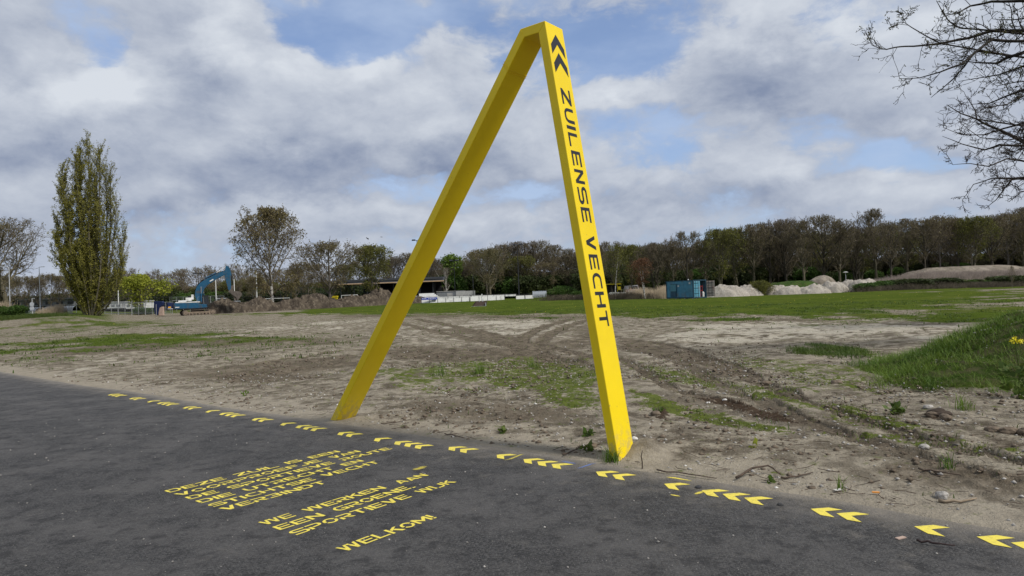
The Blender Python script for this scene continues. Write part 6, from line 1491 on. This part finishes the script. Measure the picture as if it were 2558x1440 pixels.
# dandelion dots on the lawn
x, y = scatter(900, 50, 100); Fd = ground_fields(x, y); k = Fd['G'] > .8
V, F = leaf_np(rg, np.stack([x[k], y[k], terrain(x[k], y[k]) + .10], -1), .045, elong=1.0); o = mesh_np('dandelions', V, F, simple('dandelion_yellow', (.60, .50, .03), .7)); tag(o, 'tiny yellow dandelions dotted over the lawn', 'flowers', kind='stuff')
# dark tufty green patch on the bare field
P = [(2003, 882), (2040, 872), (2075, 882), (2110, 880), (2140, 888), (2060, 895), (2120, 896), (2020, 893)]
pts = []
for a, b in P:
    qx, qy = BG(a, b); m_ = 420; pts.append(np.stack([qx + rg.normal(size=m_) * .15, qy + rg.normal(size=m_) * .28], -1))
pts = np.vstack(pts); V, F = blades(rg, np.column_stack([pts, gz(pts[:, 0], pts[:, 1]) - .01]), None, .05, .15, .012, .7); o = mesh_np('grass_patch', V, F, G_T); tag(o, 'dark green grass patch on the bare field beyond the mossy strip', 'grass', kind='stuff')

# litter: pebbles, clods, twigs
def pebble_mesh(P, S, seed, flat=.6):
    r = np.random.default_rng(seed); base = np.array([(1, 0, 0), (-1, 0, 0), (0, 1, 0), (0, -1, 0), (0, 0, 1), (0, 0, -1)], float); f = np.array([(0, 2, 4), (2, 1, 4), (1, 3, 4), (3, 0, 4), (2, 0, 5), (1, 2, 5), (3, 1, 5), (0, 3, 5)])
    n = len(P); V = base[None] * (S[:, None, None] * r.uniform(.6, 1.3, (n, 6, 1))) * np.array([1, 1, flat]); a = r.uniform(0, 6.28, n); c, s = np.cos(a)[:, None], np.sin(a)[:, None]
    x = V[..., 0] * c - V[..., 1] * s; y = V[..., 0] * s + V[..., 1] * c; V = np.stack([x, y, V[..., 2]], -1) + P[:, None]
    return V.reshape(-1, 3), (np.arange(n) * 6)[:, None, None] * 1 + f[None]
def pebbles(n, r0, r1, smin, smax, mat, name, lab, seed, cond=None):
    x, y = scatter(n, r0, r1); rd = road_d(x, y); k = rd > .05
    if cond is not None: k &= cond(x, y)
    x, y = x[k], y[k]; S = smin + (smax - smin) * np.random.default_rng(seed).random(len(x)) ** 3
    V, F = pebble_mesh(np.stack([x, y, gz(x, y) + S * .1], -1), S, seed); o = mesh_np(name, V, F.reshape(-1, 3), mat); tag(o, lab, 'stones', kind='stuff')
M_PEB = simple('pebble_grey', (.33, .31, .28), .9, var=.35, vs=30); M_CLOD = simple('soil_clod', (.135, .105, .075), .95, var=.35, vs=20); M_WPEB = simple('pebble_white', (.62, .60, .56), .8, var=.1, vs=30)
pebbles(9000, 5.0, 16, .004, .028, M_PEB, 'pebbles', 'small grey pebbles scattered over the sandy soil', 5)
pebbles(16000, 5.0, 20, .006, .045, M_CLOD, 'soil_clods', 'small brown clods of churned soil', 6, lambda x, y: (fbm(x, y, 1.2, 3, 19) > .47))
pebbles(500, 5.0, 22, .006, .030, M_WPEB, 'shell_bits', 'white bits of shell and stone on the soil', 7)
x, y = scatter(1500, 3.0, 12, 50); k = road_d(x, y) < -.05; x, y = x[k], y[k]; S = .003 + .009 * rg.random(len(x)) ** 3
V, F = pebble_mesh(np.stack([x, y, S * .3], -1), S, 8); o = mesh_np('grit', V, F.reshape(-1, 3), M_PEB); tag(o, 'loose grit lying on the asphalt', 'grit', kind='stuff')
x, y = scatter(9000, 5.0, 16); rd = road_d(x, y); k = (rd > .08) & (fbm(x, y, .9, 3, 44) > .40) & (mound_h(x, y)[1] < 0); x, y = x[k], y[k]
a = rg.uniform(0, 6.28, len(x)); L = .02 + .16 * rg.random(len(x)) ** 2.5; z = gz(x, y)
mid = np.stack([x, y, z + .012 + L * .05], -1); dv = np.stack([np.cos(a) * L / 2, np.sin(a) * L / 2, rg.normal(size=len(x)) * .05 * L], -1); kink = np.stack([-np.sin(a), np.cos(a), a * 0], -1) * (rg.normal(size=len(x)) * L * .12)[:, None]
rr = .0012 + .012 * L
V, F = merge([tubes_np(mid - dv, mid + kink, rr, rr * .9, 4), tubes_np(mid + kink, mid + dv, rr * .9, rr * .5, 4)])
M_TWIG = simple('twig_brown', (.085, .062, .045), .9, var=.4, vs=15); o = mesh_np('twig_litter', V, F, M_TWIG); tag(o, 'fine brown twigs and roots littering the bare soil', 'twigs', kind='stuff')

# sticks one can point at
def stick(pp, r, label, h=(.012, .012), mat=M_TWIG, lift=None):
    P = []
    for i, (a, b) in enumerate(pp):
        X, Y = BG(a, b); P.append(Vector((X, Y, max(0.004, float(gz(X, Y))) + (h[0] if lift is None else lift[i]))))
    o_ = P[0].copy(); mb = MB(); pts = []
    for i in range(len(P) - 1):
        for k in range(3): q = P[i].lerp(P[i + 1], k / 3) - o_; q += Vector((random.Random(i * 7 + k).uniform(-.008, .008),) * 2 + (random.Random(i * 5 + k).uniform(-.002, .006),)); pts.append(q)
    pts.append(P[-1] - o_); n = len(pts); mb.tube(pts, [r * (1 - .6 * i / n) for i in range(n)], 6)
    o = mb.build('fallen_stick', mat, smooth=True); o.location = o_; tag(o, label, 'stick')
M_TW2 = simple('stick_pale', (.23, .18, .125), .9, var=.3, vs=12)
stick([(2290, 1358), (2330, 1364), (2386, 1370)], .008, 'thin dark stick lying on the asphalt below the rightmost single chevron', mat=simple('stick_dark', (.035, .022, .02), .8))
stick([(2344, 1258), (2400, 1262), (2440, 1255)], .012, 'pale curved stick on the soil near the lower right edge', mat=M_TW2)
stick([(1838, 1203), (1880, 1190), (1920, 1187), (1950, 1194)], .011, 'curved forked branch on the soil above the path edge, right of the frame', lift=(.02, .06, .07, .02))
stick([(1950, 1200), (1990, 1198), (2030, 1190)], .009, 'thin stick lying right of the curved forked branch')
stick([(1640, 1180), (1720, 1190), (1790, 1200)], .007, 'long thin stick lying along the path edge right of the frame')
stick([(1405, 1142), (1440, 1128), (1500, 1116)], .009, 'thin branch lying left of the right foot of the frame')
stick([(1110, 1088), (1135, 1092), (1160, 1098)], .008, 'short dark stick on the sand edge between the two feet')
stick([(2295, 1190), (2340, 1197), (2400, 1205)], .009, 'dark straight stick on the soil above the right pair of chevrons')
stick([(950, 1062), (985, 1060), (1040, 1052)], .007, 'thin twig bundle on the sand right of the left foot')
stick([(1180, 930), (1420, 905)], .0, 'x') if False else None
X, Y = BG(1604, 1172); mb = MB(); mb.tube([(0, 0, -.05), (.004, 0, .06), (-.004, 0, .11), (.008, 0, .165)], [.006, .006, .005, .004], 6); o = mb.build('upright_twig', M_TWIG); o.location = (X, Y, 0.0); tag(o, 'single dark twig standing upright beside the right foot of the frame', 'stick')
def stone(px, py, s, label, mat=M_PEB, seed=1, sq=.65):
    X, Y = BG(px, py); me_v = []; bm = bmesh.new(); bmesh.ops.create_icosphere(bm, subdivisions=3, radius=1); r = random.Random(seed); ax = (r.uniform(.7, 1.3), r.uniform(.6, 1.0), sq)
    for v in bm.verts:
        n_ = float(fbm(np.array([v.co.x * 1.3 + seed]), np.array([v.co.y * 1.3 + v.co.z * 1.7]), 1.0, 3, seed)[0]); v.co = v.co * (.7 + .6 * n_); v.co.x *= ax[0]; v.co.y *= ax[1]; v.co.z *= ax[2]; v.co *= s
    me = bpy.data.meshes.new('stone'); bm.to_mesh(me); bm.free(); me.materials.append(mat); o = bpy.data.objects.new('stone', me); COL.objects.link(o); o.location = (X, Y, max(0, float(gz(X, Y))) + s * .25); tag(o, label, 'stone')
stone(2352, 1248, .055, 'round grey stone beside the pale curved stick', seed=3)
stone(1812, 1013, .045, 'white stone beside the dark churned strip of soil', M_WPEB, 4); stone(1770, 1018, .03, 'small white stone left of the white stone in the churned soil', M_WPEB, 5)
stone(2318, 1030, .05, 'flat grey stone on the sandy strip near the right edge', seed=6); stone(2310, 1135, .05, 'grey stone at the right edge of the mossy strip', seed=7)
stone(1618, 1128, .05, 'flat brownish stone right of the right foot', M_CLOD, 8, .4); stone(1585, 1108, .035, 'small white stone leaning on the right foot', M_WPEB, 9)
stone(1480, 1120, .05, 'rough brown stone just left of the right foot', M_CLOD, 10); stone(1950, 1263, .022, 'dark pebble on the asphalt right of the big trio of chevrons', simple('stone_dark', (.05, .05, .05), .8), 11)
stone(1745, 1219, .03, 'flat dark chip on the asphalt above the tip of the big trio', simple('stone_dark2', (.04, .04, .042), .8), 12, .3)
for i, (a, b, s) in enumerate([(2345, 1050, .10), (2362, 1060, .08), (2330, 1052, .07), (1912, 968, .07), (2090, 968, .08), (1640, 1050, .07), (2520, 1095, .08), (2480, 1092, .07), (2560, 1098, .08)]):
    stone(a, b, s, ['dark clod of turned soil below the grass mound', 'large dark clod just right of the clod below the grass mound', 'small dark clod left of the clod below the grass mound', 'lone brown clod above the yellow green mossy strip', 'brown clod left of the tip of the grass mound', 'dark clod behind the right foot of the frame', 'dark clod at the far right in the churned strip', 'small dark clod left of the far right clods', 'dark clod cut by the right edge'][i], M_CLOD if i else simple('wet_soil', (.045, .033, .024), .95, var=.3, vs=10), 20 + i, .6)
for i, (a, b) in enumerate([(2093, 1229), (2250, 1346)]):
    X, Y = BG(a, b); mb = MB(); mb.box((0, 0, .004), (.07, .025, .006), rz=.4); o = mb.build('litter_scrap', M_WPEB if i != 1 else M_PINK); o.location = (X, Y, max(.001, float(gz(X, Y)) + .01) if i == 0 else .001); tag(o, ['white scrap lying on the sand below a grass tuft', 'pale flake on the asphalt left of the dark stick'][i], 'litter')
X, Y = BG(2188, 1238); mb = MB(); mb.box((0, 0, .01), (.05, .02, .008), rz=-.3); o = mb.build('litter_scrap', simple('orange_scrap', (.70, .28, .05), .6)); o.location = (X, Y, float(gz(X, Y)) + .01); tag(o, 'tiny orange scrap on the soil near the lower right', 'litter')
# weeds one can point at
def weed(px, py, kind, label, s=1.0, n=26, seed=0, mat=None):
    X, Y = BG(px, py); r = np.random.default_rng(seed + 500); z = max(0.0, float(gz(X, Y)))
    if kind == 'grass': P = np.column_stack([r.normal(size=(n, 2)) * .035 * s, np.zeros(n)]); V, F = blades(r, P, None, .06 * s, .17 * s, .007, .7); o = mesh_np('grass_tuft', V, F, mat or G_M)
    else:
        P = np.column_stack([r.normal(size=(n, 2)) * .03 * s, r.uniform(.0, .05, n) * s]); V, F = leaf_np(r, P, .045 * s, elong=1.5); o = mesh_np('leafy_weed', V, F, mat or G_T)
    o.location = (X, Y, z); tag(o, label, 'weed' if kind != 'grass' else 'grass tuft')
weed(1528, 1154, 'grass', 'dark green grass tuft growing at the foot of the right leg', 1.15, 90, 1); weed(2100, 1225, 'grass', 'single upright grass blade tuft above the white scrap', .9, 14, 2); weed(2366, 1186, 'grass', 'green grass tuft on the soil at the right', 1.0, 22, 3)
weed(1466, 1128, 'leaf', 'small leafy weed left of the right foot', 1.0, 24, 4); weed(1255, 1085, 'leaf', 'small green weed on the sand between the feet', .9, 16, 5); weed(1470, 1098, 'leaf', 'dark leafy weed behind the right foot', 1.0, 30, 6)
weed(1646, 1045, 'leaf', 'bushy green weed right of the right leg', 1.0, 50, 7); weed(610, 993, 'leaf', 'single round leafed weed near the path edge on the left', 1.0, 14, 8, L_FG); weed(1925, 1208, 'leaf', 'yellow green broad leafed weed near the curved branch', .8, 10, 9, L_FG)
weed(1885, 1130, 'leaf', 'pale seedling with yellow leaves on the sand right of the frame', .9, 10, 10, L_YG); weed(2240, 1040, 'leaf', 'blue green leafy weed below the tip of the grass mound', 1.2, 60, 11); weed(2410, 1035, 'grass', 'grass tuft on the soil below the mound', 1.5, 60, 12); weed(1642, 1135, 'leaf', 'tiny weed on the sand', .6, 8, 13)
weed(1200, 940, 'grass', 'dark tall grass clump in the middle of the frame opening', 2.0, 120, 14); weed(1100, 945, 'grass', 'thin tall grass left of the dark clump in the opening', 2.0, 70, 15); weed(1330, 925, 'grass', 'wispy grass clump right of the dark clump in the opening', 1.8, 60, 16)
# yellow flowering plant on the mound
X, Y = BG(2541, 905, .5); z = float(terrain(X, Y)); root = empty('flowering_plant', 'yellow flowering rapeseed plant on top of the grass mound', 'plant', (X, Y, z))
hh = W3(2538, 850, Y)[2] - z; mb = MB(); mb.tube([(0, 0, 0), (.02, 0, hh * .5), (-.02, 0, hh)], [.009, .007, .004], 6)
for a in (.4, .6, .8): mb.tube([(0, 0, hh * a * .7), (.06 * (1 if a != .6 else -1), .02, hh * a)], .004, 5)
mb.build('stem', G_T, root); r = np.random.default_rng(3)
P = np.vstack([np.array([-.02, 0, hh]) + r.normal(size=(46, 3)) * (.022, .022, .022), np.array([.05, 0, hh * .97]) + r.normal(size=(26, 3)) * .016]); V, F = leaf_np(r, P, .022, elong=1.0); mesh_np('blossom', V, F, simple('rape_yellow', (.78, .68, .03), .6), root)
P = np.column_stack([r.normal(size=(60, 2)) * .10, r.uniform(0, hh * .6, 60)]); V, F = leaf_np(r, P, .075, elong=1.5); mesh_np('leaves', V, F, G_T, root)

# scrub and reeds in the distance
def brush(name, label, pts, n, h0, h1, mat, w, seed, cat, spread=(1.5, 1.5), lean=.25):
    r = np.random.default_rng(seed); P0 = []; 
    k = r.integers(0, len(pts) - 1, n); f = r.random(n)
    A = np.array([(GX(p[0], p[1]), p[1]) for p in pts]); Q = A[k] + (A[k + 1] - A[k]) * f[:, None] + r.normal(size=(n, 2)) * spread
    z = terrain(Q[:, 0], Q[:, 1]); H = r.uniform(h0, h1, n) * (.55 + .9 * fbm(Q[:, 0], Q[:, 1], .35, 3, seed))
    B = np.column_stack([Q, z - .05]); T = B + np.column_stack([r.normal(size=(n, 2)) * lean * H[:, None], H]); M_ = (B + T) / 2 + r.normal(size=(n, 3)) * .05 * H[:, None]
    V, F = merge([tubes_np(B, M_, np.full(n, w), np.full(n, w * .8), 3), tubes_np(M_, T, np.full(n, w * .8), np.full(n, w * .4), 3)]); o = mesh_np(name, V, F, mat); tag(o, label, cat, kind='stuff')
M_SCR = simple('scrub_grey_brown', (.26, .215, .185), .9, var=.3, vs=.4); M_REED = simple('reed_straw', (.42, .34, .235), .9, var=.25, vs=.5); M_BRM = simple('bramble_dark', (.085, .070, .048), .9, var=.4, vs=.4)
brush('heather_scrub', 'grey brown scrub along the bank below the tan sand hill', [(2080, 128), (2200, 124), (2350, 122), (2480, 120), (2620, 116)], 13000, .6, 1.4, M_SCR, .016, 1, 'scrub', (2.2, 3.0), .35)
brush('bramble_scrub', 'dark bramble scrub at the foot of the bank', [(2170, 106), (2300, 105), (2450, 104), (2620, 102)], 9000, .4, 1.0, M_BRM, .018, 2, 'scrub', (2.0, 1.6), .5)
brush('verge_grass', 'long dark green grass on the bank below the cycle path at the left edge', [(-40, 70), (30, 72), (95, 78)], 9000, .15, .5, G_T, .02, 7, 'grass', (1.4, 2.2), .6)
brush('reeds', 'pale straw reeds between the van and the blue container', [(1595, 122), (1625, 118), (1665, 112), (1680, 110)], 3600, 1.0, 2.0, M_REED, .018, 3, 'reeds', (1.1, 1.5), .12)
brush('dry_scrub', 'dark low scrub strip behind the lawn right of the frame', [(1380, 128), (1480, 124), (1560, 118), (1640, 112)], 8000, .5, 1.2, M_BRM, .016, 4, 'scrub', (1.6, 1.2), .5)
brush('dry_reeds', 'straw coloured dry grass beside the bicycle shelters', [(116, 108), (150, 110)], 1200, .9, 1.6, M_REED, .018, 5, 'reeds', (.7, .7), .15); brush('dry_reeds', 'straw coloured reeds at the left edge below the bare tree', [(-20, 104), (14, 106)], 900, 1.2, 2.2, M_REED, .018, 6, 'reeds', (.7, .7), .15)
for i in range(30):
    px = 2165 + i * 14.5; place('dshrub' if i % 3 else 'shrub', px, 108 + rw.uniform(-3, 9), HOR(px) + rw.uniform(-3, 9), wscale=rw.uniform(1.8, 3.2), label='low green bush in the strip below the tan sand hill', group='low bushes below the tan sand hill', cat='shrub', name='bank_bush', rng=rw)
for px, Y, tp in ((45, 104, 764), (20, 106, 768), (2, 104, 766), (350, 128, 768), (372, 128, 770), (1440, 136, 728), (1462, 138, 724),):
    place('shrub', px, Y, tp, wscale=1.3 if px < 2500 else .4, label={45: 'bright green bush beside the left street lamp', 20: 'green bush under the big bare tree', 2: 'green bush cut by the left edge', 350: 'green bush inside the site fence', 372: 'smaller green bush inside the site fence', 1440: 'green bush just left of the right leg of the frame', 1462: 'green bush behind the right leg of the frame', 2545: 'slender young sapling on the bank at the right edge'}[px], cat='shrub', name='leafy_bush' if px < 2500 else 'young_sapling', rng=rw)

place('slim', 2528, 92, 664, wscale=.9, label='slender young sapling on the bank at the right edge', name='young_sapling', rng=rw)
# ------------------------------------------------------------------ the two trees whose branches reach in from the right
def overhang(name, label, Y, trunk_px, lines, r0, twig, leaves, seed, H, bark_m, twig_m, dens=1.0):
    r = np.random.default_rng(seed); X = GX(trunk_px, Y + 1.5); root = empty(name, label, 'tree', (X, Y + 1.5, 0)); org = np.array([X, Y + 1.5, 0.0])
    mb = MB(); n = 12; mb.tube([(0.25 * math.sin(i * .9), .2 * math.cos(i * .7), -.3 + (H + .3) * i / n) for i in range(n + 1)], [r0 * (1 - i / n) ** .8 + .03 for i in range(n + 1)], 12); mb.build('trunk', bark_m, root, smooth=True)
    S0, S1, A, B = [], [], [], []; LP = []
    def seg(a, b, ra, rb): S0.append(a); S1.append(b); A.append(ra); B.append(rb)
    def twigs(p, d, L, rad, lvl):
        ns = 4 if lvl == 0 else 3; q = p; dd = d
        for k in range(ns):
            dd = dd + r.normal(size=3) * (.22 if lvl else .16) + np.array([-.03, 0, .045 if leaves else -.01]); dd /= np.linalg.norm(dd); q2 = q + dd * L / ns; seg(q, q2, rad * (1 - .18 * k), rad * (1 - .18 * (k + 1)))
            if lvl < 2:
                for s_ in range(2 if lvl == 0 else 2):
                    if r.random() < .85 * dens:
                        o = r.normal(size=3); o -= dd * (o @ dd); o /= np.linalg.norm(o); e = dd * .75 + o * .75; e /= np.linalg.norm(e); twigs(q + (q2 - q) * r.random(), e, L * r.uniform(.35, .6), max(twig, rad * .6), lvl + 1)
            q = q2
        if leaves and r.random() < .8: LP.append(q)
        if leaves and lvl == 2:
            for z in range(2): LP.append(q - dd * L * .3 * r.random())
    for li, (pts, ra, rb) in enumerate(lines):
        n = len(pts); y0 = r.uniform(-.5, .9); P = [W3(a, b, Y + y0 + .9 * math.sin(li * 2.1 + i * .55) * (1 if i else .4)) for i, (a, b) in enumerate(pts)]
        # continue the limb to the trunk outside the picture
        end = P[0]; root_p = np.array([X, Y + 1.5, min(H * .9, max(1.5, end[2] - .22 * (X - end[0])))])
        far = [root_p + (end - root_p) * f + np.array([0, 0, .25 * math.sin(math.pi * f)]) for f in (0, .35, .7)]
        full = far + P; m_ = len(full); ra *= 1.45; rad = [ra * 1.9, ra * 1.5, ra * 1.2] + [ra + (rb - ra) * (i / max(1, n - 1)) for i in range(n)]
        for i in range(m_ - 1):
            a, b = full[i], full[i + 1]; ln = np.linalg.norm(b - a); k = max(2, int(ln / .14)); prev = a; dirn = (b - a) / ln; wob = r.normal(size=3) * .012 * min(ln, 1)
            for j in range(1, k + 1):
                f = j / k; q = a + (b - a) * f + wob * math.sin(math.pi * f); seg(prev, q, rad[i] + (rad[i + 1] - rad[i]) * (j - 1) / k, rad[i] + (rad[i + 1] - rad[i]) * f)
                if i >= 1 and r.random() < .62 * dens:
                    o = r.normal(size=3); o[1] *= .8; o -= dirn * (o @ dirn); o /= np.linalg.norm(o); e = dirn * r.uniform(.5, 1.0) + o * .8; e /= np.linalg.norm(e)
                    twigs(q, e, r.uniform(.35, .85) * (.72 if i >= 5 else 1.0 if i >= 3 else 1.3), max(twig, rad[i + 1] * .38), 0 if r.random() < .75 else 1)
                prev = q
    V, F = tubes_np(np.array(S0) - org, np.array(S1) - org, A, B, 5); mesh_np('branches', V, F, twig_m, root)
    if LP:
        LPa = np.array(LP) - org; LPa = LPa[r.random(len(LPa)) < .75]; V, F = leaf_np(r, LPa, .017, elong=2.4); mesh_np('buds', V, F, leafmat('bud_leaves_dark', (.05, .055, .015), (.12, .12, .03), 4), root)
BW = bark('branch_dark', (.028, .024, .020), .25, 6); BW2 = bark('branch_brown', (.042, .035, .030), .25, 6)
overhang('overhanging_tree', 'budding tree whose dark branches reach in at the top right corner', 13.5, 3150, [
 ([(2700, 70), (2558, 77), (2477, 77), (2417, 96), (2350, 109), (2282, 116), (2215, 124), (2176, 112)], .034, .006),
 ([(2700, 110), (2558, 103), (2477, 99), (2440, 128), (2402, 161), (2350, 180), (2297, 195), (2247, 197)], .026, .005),
 ([(2440, 128), (2410, 165), (2380, 199), (2350, 225), (2326, 244)], .014, .005),
 ([(2700, -10), (2558, 2), (2477, 4), (2425, 15), (2399, 30), (2350, 45)], .028, .006),
 ([(2477, 77), (2402, 71), (2369, 52), (2350, 22), (2339, 2)], .014, .005),
 ([(2700, 118), (2558, 131), (2522, 142), (2489, 159), (2440, 157), (2380, 150)], .028, .006),
 ([(2700, 150), (2558, 165), (2496, 187), (2447, 195), (2395, 204)], .018, .005),
 ([(2350, 109), (2294, 79), (2264, 60), (2254, 52)], .010, .004),
 ([(2720, 195), (2558, 225), (2515, 240), (2470, 259), (2425, 261)], .020, .005),
 ([(2720, 30), (2600, 40), (2530, 50), (2480, 48)], .018, .005),
 ([(2720, 170), (2600, 190), (2540, 205), (2490, 215)], .016, .005)], .30, .0055, True, 31, 11, BW, BW, .62)
overhang('overhanging_tree', 'fine twigged bare tree reaching in below the budding branches at the right edge', 21, 2990, [
 ([(2700, 410), (2558, 356), (2515, 334), (2477, 317), (2440, 298), (2400, 284), (2365, 262)], .050, .008),
 ([(2440, 298), (2436, 277), (2420, 250), (2408, 230)], .016, .006),
 ([(2700, 375), (2558, 364), (2496, 362), (2459, 375), (2402, 360), (2354, 341)], .034, .006),
 ([(2700, 260), (2558, 307), (2505, 322), (2459, 337), (2402, 337), (2357, 319)], .028, .006),
 ([(2700, 410), (2558, 403), (2515, 397), (2470, 416), (2425, 409), (2380, 412)], .026, .006),
 ([(2700, 440), (2558, 444), (2530, 446), (2511, 469), (2489, 499), (2461, 522)], .028, .006),
 ([(2530, 446), (2477, 446), (2432, 461), (2404, 500)], .018, .006),
 ([(2700, 230), (2558, 240), (2515, 262), (2470, 270), (2430, 275)], .022, .006),
 ([(2700, 480), (2600, 470), (2550, 480), (2520, 505)], .018, .006),
 ([(2700, 330), (2600, 335), (2520, 350), (2450, 345), (2390, 300)], .022, .006)], .34, .0068, False, 37, 11, BW2, BW2, .76)
for o in bpy.data.objects:
    if 'h_' in o.keys(): del o['h_']
